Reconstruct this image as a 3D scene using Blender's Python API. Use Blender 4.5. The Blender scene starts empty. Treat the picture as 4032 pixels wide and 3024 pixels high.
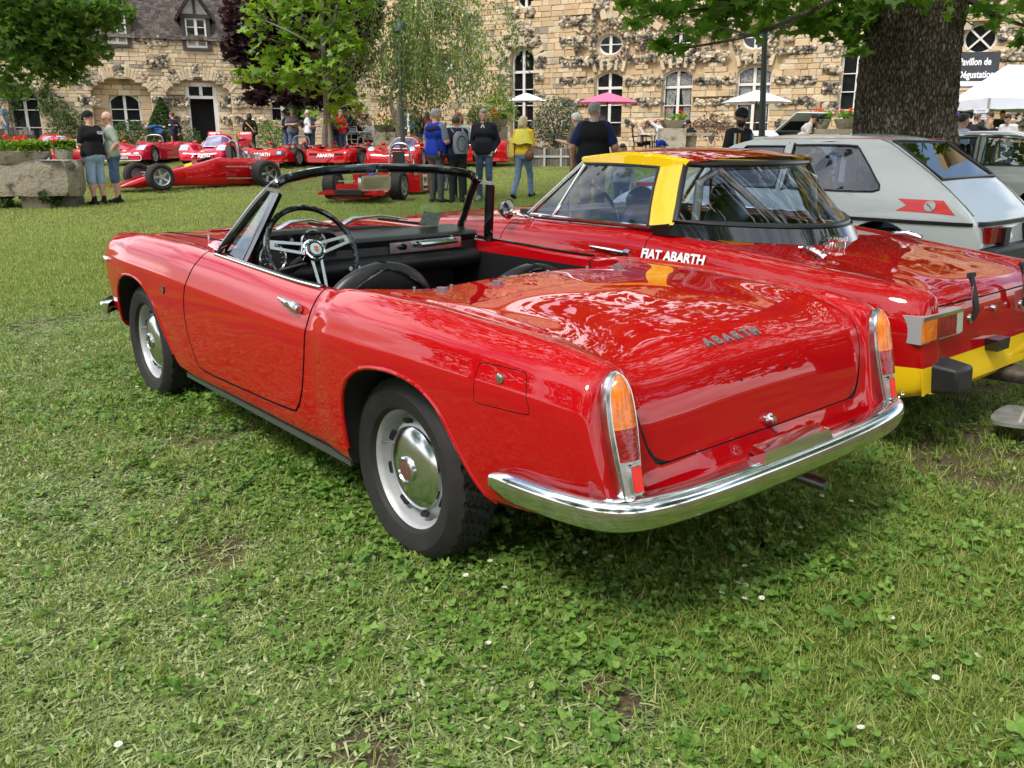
import bpy, bmesh, math, random
import numpy as np
from math import sin, cos, pi, radians, sqrt, atan2
from mathutils import Vector, Matrix, noise

SC = bpy.context.scene
COL = SC.collection

# ------------------------------------------------------------------ camera, sky, sun, exposure
FPX, CX, CY, CAMH, PITCH = 3390.0, 2016.0, 1512.0, 1.2474, 0.2715
cam_d = bpy.data.cameras.new('camera')
cam = bpy.data.objects.new('camera', cam_d); COL.objects.link(cam)
cam_d.sensor_width = 36.0; cam_d.lens = 36.0 * FPX / 4032.0
cam_d.clip_start = 0.05; cam_d.clip_end = 2000
cam.location = (0, 0, CAMH); cam.rotation_euler = (pi / 2 - PITCH, 0, 0)
SC.camera = cam

SUN_EL, SUN_AZ = radians(52), radians(215)      # azimuth measured clockwise from +Y (the view direction)
world = bpy.data.worlds.new('World'); SC.world = world; world.use_nodes = True
def build_world():
    nt = world.node_tree; N = nt.nodes; L = nt.links
    bg = N['Background']; bg.inputs['Strength'].default_value = 0.13
    sky = N.new('ShaderNodeTexSky'); sky.sky_type = 'NISHITA'; sky.sun_disc = False
    sky.sun_elevation = SUN_EL; sky.sun_rotation = SUN_AZ
    sky.air_density = 1.0; sky.dust_density = 1.5; sky.ozone_density = 1.0
    tc = N.new('ShaderNodeTexCoord')
    mp = N.new('ShaderNodeMapping'); mp.inputs['Scale'].default_value = (1.6, 1.6, 3.2)
    nz = N.new('ShaderNodeTexNoise'); nz.inputs['Scale'].default_value = 1.7; nz.inputs['Detail'].default_value = 7
    nz.inputs['Roughness'].default_value = 0.58
    rp = N.new('ShaderNodeValToRGB'); rp.color_ramp.elements[0].position = 0.40; rp.color_ramp.elements[1].position = 0.56
    mx = N.new('ShaderNodeMix'); mx.data_type = 'RGBA'
    L.new(tc.outputs['Generated'], mp.inputs['Vector']); L.new(mp.outputs['Vector'], nz.inputs['Vector'])
    L.new(nz.outputs['Fac'], rp.inputs['Fac']); L.new(rp.outputs['Color'], mx.inputs['Factor'])
    L.new(sky.outputs['Color'], mx.inputs['A']); mx.inputs['B'].default_value = (9.0, 9.1, 9.4, 1)
    L.new(mx.outputs['Result'], bg.inputs['Color'])
build_world()
sun_d = bpy.data.lights.new('sun', 'SUN'); sun_d.energy = 1.5; sun_d.angle = radians(14); sun_d.color = (1, .96, .9)
sun = bpy.data.objects.new('sun', sun_d); COL.objects.link(sun)
sd = Vector((sin(SUN_AZ) * cos(SUN_EL), cos(SUN_AZ) * cos(SUN_EL), sin(SUN_EL)))
sun.rotation_euler = sd.to_track_quat('Z', 'Y').to_euler(); sun.location = sd * 60
vs = SC.view_settings
SC.display_settings.display_device = 'sRGB'; vs.view_transform = 'Standard'; vs.look = 'None'; vs.gamma = 1; vs.use_curve_mapping = False
vs.exposure = 1.0
SC.render.engine = 'CYCLES'
try:
    SC.cycles.use_denoising = True; SC.cycles.max_bounces = 8; SC.cycles.transparent_max_bounces = 16
    SC.cycles.caustics_reflective = False; SC.cycles.caustics_refractive = False
except Exception: pass

# ------------------------------------------------------------------ measuring: photo pixels to the ground
_ri = np.array([1, 0, 0.]); _up = np.array([0, sin(PITCH), cos(PITCH)]); _fw = np.array([0, cos(PITCH), -sin(PITCH)])
_O = np.array([0, 0, CAMH])
def ray(px, py): return _ri * (px - CX) / FPX + _up * (CY - py) / FPX + _fw
def atY(px, py, Y):
    d = ray(px, py); return _O + d * (Y / d[1])
GP = np.array([(-20, 0), (7, 0), (12, .06), (16, .19), (22, .41), (28, .66), (34, .92), (40, 1.12), (70, 1.5), (140, 2.2)], float)
def pchip(xp, yp):
    xp = np.asarray(xp, float); yp = np.asarray(yp, float); h = np.diff(xp); d = np.diff(yp) / h
    m = np.zeros_like(yp)
    for i in range(1, len(xp) - 1):
        if d[i - 1] * d[i] > 0:
            w1, w2 = 2 * h[i] + h[i - 1], h[i] + 2 * h[i - 1]; m[i] = (w1 + w2) / (w1 / d[i - 1] + w2 / d[i])
    m[0], m[-1] = d[0], d[-1]
    def f(x):
        x = np.clip(np.asarray(x, float), xp[0], xp[-1]); i = np.clip(np.searchsorted(xp, x) - 1, 0, len(h) - 1)
        t = (x - xp[i]) / h[i]; t2 = t * t; t3 = t2 * t
        return (2*t3 - 3*t2 + 1) * yp[i] + (t3 - 2*t2 + t) * h[i] * m[i] + (-2*t3 + 3*t2) * yp[i + 1] + (t3 - t2) * h[i] * m[i + 1]
    return f
_gz = pchip(GP[:, 0], GP[:, 1])
def gz(x, y): return float(_gz(y))
def G(px, py):
    """ground point seen at a photo pixel"""
    d = ray(px, py); lo, hi = 0.5, 200.0
    for _ in range(50):
        m = (lo + hi) / 2; P = _O + d * m
        if P[2] > gz(P[0], P[1]): lo = m
        else: hi = m
    return _O + d * lo
def pxm(Y): return FPX / Y / 1.0     # photo pixels per metre at depth Y (roughly)

# ------------------------------------------------------------------ object helpers
def link(o, parent=None):
    COL.objects.link(o)
    if parent is not None: o.parent = parent
    return o
def tag(o, label=None, cat=None, group=None, kind=None):
    if label: o['label'] = label
    if cat: o['category'] = cat
    if group: o['group'] = group
    if kind: o['kind'] = kind
    return o
def empty(name, loc=(0, 0, 0), rz=0, label=None, cat=None, group=None, scale=1):
    o = bpy.data.objects.new(name, None); link(o); o.location = loc; o.rotation_euler = (0, 0, rz); o.scale = (scale,) * 3
    o.empty_display_size = .1
    return tag(o, label, cat, group)
def mobj(name, me, mat=None, parent=None, sharp=35, smooth=True):
    o = bpy.data.objects.new(name, me)
    if mat is not None:
        for m in (mat if isinstance(mat, (list, tuple)) else [mat]): me.materials.append(m)
    if smooth and len(me.polygons):
        me.polygons.foreach_set('use_smooth', [True] * len(me.polygons))
        if sharp: me.set_sharp_from_angle(angle=radians(sharp))
    return link(o, parent)
def copy_tree(o, parent=None):
    c = o.copy(); COL.objects.link(c); c.parent = parent
    for ch in list(o.children): copy_tree(ch, c)
    return c
class MB:
    def __init__(s): s.v = []; s.f = []; s.mi = []; s.m = 0
    def mat(s, i): s.m = i; return s
    def add(s, v, f):
        n = len(s.v); s.v += [tuple(p) for p in v]; s.f += [tuple(i + n for i in q) for q in f]; s.mi += [s.m] * len(f); return s
    def box(s, c, d, rz=0, M=None, taper=1.0):
        x, y, z = d[0] / 2, d[1] / 2, d[2] / 2; t = taper
        P = [(-x, -y, -z), (x, -y, -z), (x, y, -z), (-x, y, -z), (-x*t, -y*t, z), (x*t, -y*t, z), (x*t, y*t, z), (-x*t, y*t, z)]
        R = M if M is not None else Matrix.Rotation(rz, 3, 'Z')
        return s.add([tuple(R @ Vector(p) + Vector(c)) for p in P], [(0,3,2,1),(4,5,6,7),(0,1,5,4),(1,2,6,5),(2,3,7,6),(3,0,4,7)])
    def bar(s, a, b, w, h=None, up=(0, 0, 1)):
        a, b = Vector(a), Vector(b); d = b - a; L = d.length
        if L < 1e-6: return s
        X = d / L; Z = Vector(up) - X * X.dot(Vector(up))
        if Z.length < 1e-4: Z = Vector((1, 0, 0)) - X * X.x
        Z.normalize(); Yv = Z.cross(X); M = Matrix((X, Yv, Z)).transposed()
        return s.box((a + b) / 2, (L, w, h or w), M=M)
    def tube(s, pts, r, n=8, closed=False, cap=True, flat=1.0, up=None):
        P = [Vector(p) for p in pts]; k = len(P); R = r if hasattr(r, '__len__') else [r] * k
        T = []
        for i in range(k):
            a = P[i - 1] if (i > 0 or closed) else P[i]; b = P[(i + 1) % k] if (i < k - 1 or closed) else P[i]
            t = b - a; T.append(t.normalized() if t.length > 1e-9 else Vector((0, 0, 1)))
        u = Vector(up) if up else (Vector((0, 0, 1)) if abs(T[0].z) < .9 else Vector((1, 0, 0)))
        V = []; 
        for i in range(k):
            u2 = u - T[i] * u.dot(T[i])
            if u2.length < 1e-5: u2 = T[i].orthogonal()
            u2.normalize(); w = T[i].cross(u2)
            if not up: u = u2
            for j in range(n):
                a = 2 * pi * j / n; V.append(P[i] + (u2 * cos(a) * flat + w * sin(a)) * R[i])
        F = []
        for i in range(k if closed else k - 1):
            for j in range(n):
                a, b = i * n + j, i * n + (j + 1) % n; c, d = ((i + 1) % k) * n + (j + 1) % n, ((i + 1) % k) * n + j
                F.append((a, b, c, d))
        if cap and not closed: F += [tuple(range(n - 1, -1, -1)), tuple((k - 1) * n + j for j in range(n))]
        return s.add(V, F)
    def lathe(s, prof, n=24, M=None, a0=0, a1=2 * pi):
        """profile of (radius, height) turned about Z"""
        full = abs(a1 - a0 - 2 * pi) < 1e-6; m = n if full else n + 1; V = []; F = []
        for r, z in prof:
            for j in range(m):
                a = a0 + (a1 - a0) * j / n; V.append(Vector((r * cos(a), r * sin(a), z)))
        for i in range(len(prof) - 1):
            for j in range(n):
                j2 = (j + 1) % m; F.append((i*m + j, i*m + j2, (i+1)*m + j2, (i+1)*m + j))
        if M is not None: V = [M @ p for p in V]
        return s.add(V, F)
    def prism(s, poly, z0, z1, M=None):
        """poly of (x,y) extruded along z"""
        n = len(poly); V = [Vector((x, y, z0)) for x, y in poly] + [Vector((x, y, z1)) for x, y in poly]
        if M is not None: V = [M @ p for p in V]
        return s.add(V, [tuple(range(n - 1, -1, -1)), tuple(range(n, 2 * n))] + [(i, (i + 1) % n, n + (i + 1) % n, n + i) for i in range(n)])
    def grid(s, P, closed_u=False):
        """P[i][j] points"""
        a, b = len(P), len(P[0]); V = [p for r in P for p in r]; F = []
        for i in range(a - 1 + (1 if closed_u else 0)):
            for j in range(b - 1): i2 = (i + 1) % a; F.append((i*b + j, i2*b + j, i2*b + j + 1, i*b + j + 1))
        return s.add(V, F)
    def ball(s, c, r, n=10, m=7, M=None):
        r = r if hasattr(r, '__len__') else (r, r, r); V = [Vector((0, 0, -1))]; F = []
        for i in range(1, m):
            t = pi * i / m
            for j in range(n): V.append(Vector((sin(t) * cos(2*pi*j/n), sin(t) * sin(2*pi*j/n), -cos(t))))
        V.append(Vector((0, 0, 1))); e = len(V) - 1
        for j in range(n):
            F.append((0, 1 + (j + 1) % n, 1 + j)); F.append((e, e - n + j, e - n + (j + 1) % n))
            for i in range(m - 2): F.append((1 + i*n + j, 1 + i*n + (j+1) % n, 1 + (i+1)*n + (j+1) % n, 1 + (i+1)*n + j))
        V = [Vector((p.x * r[0], p.y * r[1], p.z * r[2])) for p in V]
        if M is not None: V = [M @ p for p in V]
        return s.add([p + Vector(c) for p in V], F)
    def mesh(s, name='m'):
        me = bpy.data.meshes.new(name); me.from_pydata([tuple(p) for p in s.v], [], s.f)
        if any(s.mi): me.polygons.foreach_set('material_index', s.mi)
        me.update(); return me
    def build(s, name, mat=None, parent=None, sharp=35, smooth=True): return mobj(name, s.mesh(name), mat, parent, sharp, smooth)
def np_mesh(name, V, F):
    """V (n,3) array, F (m,k) array of same-size faces"""
    me = bpy.data.meshes.new(name); V = np.asarray(V, np.float32); F = np.asarray(F, np.int32); m, k = F.shape
    me.vertices.add(len(V)); me.vertices.foreach_set('co', V.ravel())
    me.loops.add(m * k); me.loops.foreach_set('vertex_index', F.ravel())
    me.polygons.add(m); me.polygons.foreach_set('loop_start', np.arange(0, m * k, k, dtype=np.int32))
    me.polygons.foreach_set('loop_total', np.full(m, k, np.int32)) if bpy.app.version < (4, 1) else None
    me.update(calc_edges=True); return me
def smooth_poly(pts, n=8, closed=False):
    P = [np.array(p, float) for p in pts]; k = len(P); out = []
    rng = range(k) if closed else range(k - 1)
    for i in rng:
        p0 = P[(i - 1) % k] if (closed or i > 0) else P[i]; p1 = P[i]; p2 = P[(i + 1) % k]
        p3 = P[(i + 2) % k] if (closed or i < k - 2) else P[(i + 1) % k]
        for j in range(n):
            t = j / n; out.append(.5 * ((2*p1) + (-p0 + p2)*t + (2*p0 - 5*p1 + 4*p2 - p3)*t*t + (-p0 + 3*p1 - 3*p2 + p3)*t**3))
    if not closed: out.append(P[-1])
    return [tuple(map(float, p)) for p in out]
def rrect(w, h, r, n=4):
    o = []
    for cx_, cy_, a in ((w/2 - r, h/2 - r, 0), (-w/2 + r, h/2 - r, pi/2), (-w/2 + r, -h/2 + r, pi), (w/2 - r, -h/2 + r, 1.5*pi)):
        o += [(cx_ + r*cos(a + pi/2*i/n), cy_ + r*sin(a + pi/2*i/n)) for i in range(n + 1)]
    return o
def boolean(me, cutters, op='DIFFERENCE'):
    """boolean of a mesh with cutter meshes (MB.mesh()), returns a new mesh; cutter material slot is kept"""
    tmp = bpy.data.objects.new('t', me); COL.objects.link(tmp); cs = []
    for c in cutters:
        co = bpy.data.objects.new('c', c); COL.objects.link(co); cs.append(co)
        md = tmp.modifiers.new('b', 'BOOLEAN'); md.operation = op; md.object = co; md.solver = 'EXACT'
        try: md.material_mode = 'TRANSFER'
        except Exception: pass
    dg = bpy.context.evaluated_depsgraph_get(); dg.update()
    out = bpy.data.meshes.new_from_object(tmp.evaluated_get(dg), preserve_all_data_layers=True, depsgraph=dg)
    for o in [tmp] + cs: bpy.data.objects.remove(o)
    return out
MXZ = Matrix(((1, 0, 0), (0, 0, 1), (0, 1, 0)))     # (x,y,z)->(x,z,y): prisms drawn in the XZ plane, extruded along Y

# ------------------------------------------------------------------ materials
_mats = {}
def mat(name, col=(.5, .5, .5), rough=.5, metal=0, spec=.5, coat=0, var=0, scale=8, bump=0, col2=None, emit=0, trans=0, coatr=.03, detail=5, sub=0):
    if name in _mats: return _mats[name]
    m = bpy.data.materials.new(name); m.use_nodes = True; nt = m.node_tree; N = nt.nodes; L = nt.links
    b = N['Principled BSDF']; b.inputs['Base Color'].default_value = (*col, 1); b.inputs['Roughness'].default_value = rough
    b.inputs['Metallic'].default_value = metal; b.inputs['Specular IOR Level'].default_value = spec
    b.inputs['Coat Weight'].default_value = coat; b.inputs['Coat Roughness'].default_value = coatr
    if trans: b.inputs['Transmission Weight'].default_value = trans
    m.diffuse_color = (*col, 1)
    if var or bump:
        tc = N.new('ShaderNodeTexCoord'); nz = N.new('ShaderNodeTexNoise'); nz.inputs['Scale'].default_value = scale; nz.inputs['Detail'].default_value = detail
        L.new(tc.outputs['Object'], nz.inputs['Vector'])
        if var:
            rp = N.new('ShaderNodeValToRGB'); rp.color_ramp.elements[0].position = .3; rp.color_ramp.elements[1].position = .7
            c2 = col2 or tuple(min(1, c * (1 + var)) for c in col); c1 = col if col2 else tuple(c * (1 - var) for c in col)
            rp.color_ramp.elements[0].color = (*c1, 1); rp.color_ramp.elements[1].color = (*c2, 1)
            L.new(nz.outputs['Fac'], rp.inputs['Fac']); L.new(rp.outputs['Color'], b.inputs['Base Color'])
        if bump:
            bp = N.new('ShaderNodeBump'); bp.inputs['Strength'].default_value = bump; bp.inputs['Distance'].default_value = .02
            L.new(nz.outputs['Fac'], bp.inputs['Height']); L.new(bp.outputs['Normal'], b.inputs['Normal'])
    _mats[name] = m; return m
def glass_mat(name, tint=(.9, .95, .93), refl=1.0, rough=0.0, base=.06):
    if name in _mats: return _mats[name]
    m = bpy.data.materials.new(name); m.use_nodes = True; nt = m.node_tree; N = nt.nodes; L = nt.links
    N.remove(N['Principled BSDF']); out = N['Material Output']
    tr = N.new('ShaderNodeBsdfTransparent'); tr.inputs['Color'].default_value = (*tint, 1)
    gl = N.new('ShaderNodeBsdfGlossy'); gl.inputs['Roughness'].default_value = rough
    fr = N.new('ShaderNodeFresnel'); gg = N.new('ShaderNodeNewGeometry'); io = N.new('ShaderNodeMath'); io.operation = 'MULTIPLY_ADD'; io.inputs[1].default_value = 1 / 1.5 - 1.5; io.inputs[2].default_value = 1.5; L.new(gg.outputs['Backfacing'], io.inputs[0]); L.new(io.outputs[0], fr.inputs['IOR'])
    ma = N.new('ShaderNodeMath'); ma.operation = 'MULTIPLY_ADD'; ma.inputs[1].default_value = refl; ma.inputs[2].default_value = base; ma.use_clamp = True
    mx = N.new('ShaderNodeMixShader'); L.new(fr.outputs['Fac'], ma.inputs[0]); L.new(ma.outputs[0], mx.inputs['Fac'])
    L.new(tr.outputs[0], mx.inputs[1]); L.new(gl.outputs[0], mx.inputs[2]); L.new(mx.outputs[0], out.inputs['Surface'])
    _mats[name] = m; return m
def paint(name, col, coat=1.0, rough=.35, orange=.0):
    if name in _mats: return _mats[name]
    m = mat(name, col, rough, 0, .0, coat, coatr=.015)
    if orange:
        nt = m.node_tree; N = nt.nodes; L = nt.links; b = N['Principled BSDF']
        tc = N.new('ShaderNodeTexCoord'); nz = N.new('ShaderNodeTexNoise'); nz.inputs['Scale'].default_value = 3.5; nz.inputs['Detail'].default_value = 3
        bp = N.new('ShaderNodeBump'); bp.inputs['Strength'].default_value = orange; bp.inputs['Distance'].default_value = .01
        L.new(tc.outputs['Object'], nz.inputs['Vector']); L.new(nz.outputs['Fac'], bp.inputs['Height']); L.new(bp.outputs['Normal'], b.inputs['Coat Normal'])
    return m
RED = paint('red_paint', (.42, .0028, .006), orange=.02)
RED2 = paint('red_paint_dark', (.38, .003, .005), orange=.02)
YEL = paint('yellow_paint', (.80, .52, .01))
RED_SKY = paint('sky_tinted_red', (.52, .010, .035))  # red paint with the pink sky reflection mixed into its colour
SILV = paint('silver_grey_paint', (.64, .67, .67), orange=.03)
CHROME = mat('chrome', (.80, .81, .82), .06, 1)
CHROMES = mat('satin_chrome', (.66, .68, .70), .17, 1, var=.08, scale=14)
CHROME2 = mat('dull_chrome', (.62, .63, .63), .22, 1, var=.15, scale=30)
BLK = mat('black_vinyl', (.012, .012, .013), .38)
BLKG = mat('gloss_black', (.008, .008, .009), .08, 0, .5, .6)
RUB = mat('tyre_rubber', (.011, .0095, .009), .70, var=.35, scale=14, bump=.1)
DARK = mat('dark_void', (.006, .006, .006), .9)
ALU = mat('brushed_aluminium', (.72, .73, .74), .3, 1)
WHEELP = mat('silver_wheel_paint', (.44, .45, .45), .42, .35, var=.12, scale=12)
RUST = mat('rust', (.11, .05, .03), .8, var=.4, scale=60)
AMBER = mat('amber_lens', (.70, .16, .005), .12, 0, .5, .6, var=.3, scale=26, bump=.25)
REDL = mat('red_lens', (.26, .004, .006), .10, 0, .5, .6, var=.5, scale=26, bump=.25)
REFL = mat('red_reflector', (.85, .03, .02), .25, 0, .5, .4)
GLASS = glass_mat('window_glass')
GLASSB = glass_mat('tinted_window_glass', (.60, .70, .92), 1.0, 0, .05)
GLASSD = glass_mat('dark_glass', (.18, .20, .21), 1.0, 0, .08)
WHITE = mat('white_paint', (.78, .77, .74), .45)
WHITEC = mat('white_print', (.82, .82, .82), .5)
STEEL = mat('grey_steel', (.30, .30, .30), .4, .9, var=.2, scale=25)
SKIN = mat('skin', (.55, .30, .21), .55, var=.08, scale=20)

def text_mesh(body, size=.1, depth=.004, bold=0, xscale=1.0, spacing=1.0, align='CENTER'):
    cu = bpy.data.curves.new('txt', 'FONT'); cu.body = body; cu.size = size; cu.extrude = depth / 2; cu.offset = bold; cu.resolution_u = 3
    cu.align_x = align; cu.align_y = 'CENTER'; cu.space_character = spacing
    o = bpy.data.objects.new('txt', cu); COL.objects.link(o); dg = bpy.context.evaluated_depsgraph_get(); dg.update()
    me = bpy.data.meshes.new_from_object(o.evaluated_get(dg)); bpy.data.objects.remove(o)
    me.transform(Matrix.Diagonal((xscale, 1, 1, 1))); return me
def frame(origin, xdir, ydir):
    X = Vector(xdir).normalized(); Z = X.cross(Vector(ydir)).normalized(); Y = Z.cross(X)
    M = Matrix((X, Y, Z)).transposed().to_4x4(); M.translation = Vector(origin); return M
def text(name, body, M, size, matl, parent=None, depth=.003, bold=0, xscale=1, spacing=1.0):
    me = text_mesh(body, size, depth, bold, xscale, spacing); me.transform(M); return mobj(name, me, matl, parent, smooth=False)
# ------------------------------------------------------------------ wheels (axis along +Y, outer face towards +Y), centre at the origin
def tyre_mb(R, r, w, n=132, zig=True):
    mb = MB(); prof = []
    hw = w / 2
    prof = [(r + .002, hw - .020), (r + .012, hw - .004), (r + .035, hw + .004), ((r + R) / 2 + .01, hw + .008), (R - .030, hw + .003), (R - .014, hw - .006), (R - .004, hw - .018)]
    rows = []
    tw = hw - .020
    k = 5
    for i in range(k):
        a = tw - 2 * tw * (i + .0) / k; b = tw - 2 * tw * (i + .86) / k; c = tw - 2 * tw * (i + .88) / k; d = tw - 2 * tw * (i + .98) / k
        rows += [(R, a, i), (R, b, i), (R - .009, c, i), (R - .009, d, i)]
    P = []
    for j in range(n):
        a = 2 * pi * j / n; z = (.005 if (j % 4) < 2 else -.005) if zig else 0
        col = [(p[0], p[1]) for p in prof] + [(q[0] - (.007 if (zig and j % 4 == q[2] % 4 and q[0] == R) else 0), q[1] + (z if 0 < i else 0)) for i, q in enumerate(rows)] + [(R - .004, -hw + .018), (R - .014, -hw + .006), ((r + R) / 2, -hw - .006), (r + .012, -hw + .004), (r + .002, -hw + .02)]
        P.append([(q[0] * cos(a), q[1], q[0] * sin(a)) for q in col])
    mb.grid(P, closed_u=True); return mb
YAX = Matrix.Rotation(-pi / 2, 4, 'X')      # lathe Z -> +Y
def road_wheel(parent, loc, side, hubcol):
    """steel wheel with slots and a domed hubcap"""
    wh = empty('wheel', loc, 0 if side > 0 else pi); wh.parent = parent
    tyre_mb(.288, .186, .15).build('tyre', RUB, wh, sharp=28)
    m = MB(); m.lathe([(.150, -.06), (.176, -.05), (.178, .035), (.186, .052), (.193, .058), (.196, .054), (.196, .045)], 48, YAX)
    m.lathe([(.178, .03), (.168, -.005), (.155, .002), (.140, .022), (.118, .030), (.09, .030)], 48, YAX)
    m.build('rim', WHEELP, wh)
    for i in range(8):
        a = 2 * pi * (i + .35) / 8; M = Matrix.Rotation(a, 4, 'Y') @ Matrix.Translation((0, .026, .148)) @ Matrix.Rotation(radians(-42), 4, 'X') @ MXZ.to_4x4()
        m = MB(); m.prism(rrect(.040, .018, .008), -.004, .004, M); m.build('slot', DARK, wh)
    m = MB(); m.lathe([(.132, .026), (.131, .034), (.120, .042), (.094, .051), (.06, .058), (.042, .060)], 48, YAX); m.lathe([(.042, .060), (.043, .067), (.037, .070), (.033, .065)], 32, YAX)
    hc = m.build('hubcap', CHROMES, wh)
    m = MB(); m.lathe([(.034, .064), (.02, .067), (0, .068)], 24, YAX); m.build('centre_cap', hubcol, hc)
    m = MB(); m.tube([(.150, .03, .045), (.158, .05, .047)], .006, 8); m.build('valve', STEEL, wh)
    return wh

# ------------------------------------------------------------------ red convertible in front
CAR1 = dict(yaw=2.2722, x=.1826, y=2.900)
c1_zs = pchip([-.92, -.85, -.72, -.56, -.45, -.35, .3, 1.6, 1.9, 2.6, 3.0, 3.1], [.425, .412, .356, .335, .325, .305, .235, .235, .25, .30, .36, .38])
c1_w = pchip([-.90, -.87, -.8, -.6, -.3, .1, .33, .47, .62, 1.2, 1.8, 2.3, 2.7, 2.9, 3.05], [.60, .635, .682, .722, .744, .752, .745, .730, .732, .735, .745, .745, .72, .68, .59])
c1_zt = pchip([-.90, -.87, -.845, -.82, -.80, -.785, -.77, -.72, -.6, -.3, -.08, .17, .33, .46, .6, 1.0, 1.4, 1.8, 2.25, 2.65, 2.9, 2.98, 3.03, 3.05],
              [.428, .434, .460, .565, .66, .73, .750, .763, .781, .799, .807, .806, .800, .783, .783, .794, .810, .826, .827, .805, .772, .72, .60, .45])
c1_yt = pchip([-.87, -.8, -.4, .2, .5, 1, 2, 2.7, 2.95, 3.05], [.585, .605, .632, .648, .648, .655, .66, .635, .58, .52])
c1_zd = pchip([-.90, -.87, -.845, -.825, -.812, -.80, -.785, -.765, -.735, -.69, -.6, -.4, -.15, .1, .3, .8, 1.3, 1.45, 1.6, 2.2, 2.7, 2.95, 3.02, 3.05],
              [.427, .430, .437, .482, .535, .60, .655, .700, .728, .748, .770, .797, .814, .812, .80, .79, .835, .862, .858, .838, .780, .70, .58, .44])
def c1_section(x, n=6):
    zs, w, zt, yt, zd = (float(f(x)) for f in (c1_zs, c1_w, c1_zt, c1_yt, c1_zd)); H = zt - zs
    zv = min(zt, zd) - .004
    pts = [(0, zs), (.35, zs), (w - .11, zs), (w - .05, zs + .012), (w - .026, zs + .13 * H), (w - .008, zs + .40 * H), (w, zs + .70 * H), (w - .008, zs + .80 * H), (w - .032, zs + .915 * H),
           (yt, zt), (yt - .05, zt - .007), (min(.535, yt - .07), zv), (.40, zd - .012), (.2, zd - .003), (0, zd)]
    return smooth_poly(pts, n)
def c1_y(x, z):
    s = np.array(c1_section(x)); k = int(len(s) * 9 / 14); q = s[12:k + 1]; o = np.argsort(q[:, 1]); return float(np.interp(z, q[o, 1], q[o, 0]))
def c1_z(x, y):
    s = np.array(c1_section(x)); k = int(len(s) * 9 / 14); q = s[k:]; o = np.argsort(q[:, 0]); return float(np.interp(abs(y), q[o, 0], q[o, 1]))
def loft(sections, cap=True):
    """closed rings from half sections (y>=0, bottom centre to top centre) at each x"""
    V, F = [], []; n = None
    for x, s in sections:
        ring = [(x, y, z) for y, z in s] + [(x, -y, z) for y, z in s[-2:0:-1]]; n = len(ring); V += ring
    k = len(sections)
    for i in range(k - 1):
        for j in range(n): a, b = i * n + j, i * n + (j + 1) % n; F.append((a, b, b + n, a + n))
    F += [tuple(range(n)), tuple(range((k - 1) * n, k * n))[::-1]]
    bm = bmesh.new(); vs_ = [bm.verts.new(p) for p in V]
    for f in F: bm.faces.new([vs_[i] for i in f])
    bmesh.ops.recalc_face_normals(bm, faces=bm.faces); me = bpy.data.meshes.new('loft'); bm.to_mesh(me); bm.free(); return me
def cutter(poly, a, b, mats, M=MXZ.to_4x4(), mi=None):
    m = MB(); m.prism(poly, a, b, M); me = m.mesh('cut')
    bm = bmesh.new(); bm.from_mesh(me); bmesh.ops.recalc_face_normals(bm, faces=bm.faces); bm.to_mesh(me); bm.free()
    for x in (mats if isinstance(mats, list) else [mats]): me.materials.append(x)
    return me
def grow(poly, d):
    P = np.array(poly, float); n = len(P); A = .5 * np.sum(P[:, 0] * np.roll(P[:, 1], -1) - np.roll(P[:, 0], -1) * P[:, 1]); sg = 1 if A > 0 else -1; out = []
    for i in range(n):
        a, b, c = P[i - 1], P[i], P[(i + 1) % n]; t1 = (b - a) / (np.linalg.norm(b - a) + 1e-9); t2 = (c - b) / (np.linalg.norm(c - b) + 1e-9)
        nn = np.array([t1[1] + t2[1], -t1[0] - t2[0]]) * sg; nn /= np.linalg.norm(nn) + 1e-9; out.append(tuple(b + nn * d))
    return out
def ribbon_lip(path, yf, side, r, inset=.0):
    m = MB(); m.tube([(x, side * (yf(x, z) - inset), z) for x, z in path], r, 8); return m
FADE = Matrix.Identity(4)
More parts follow.
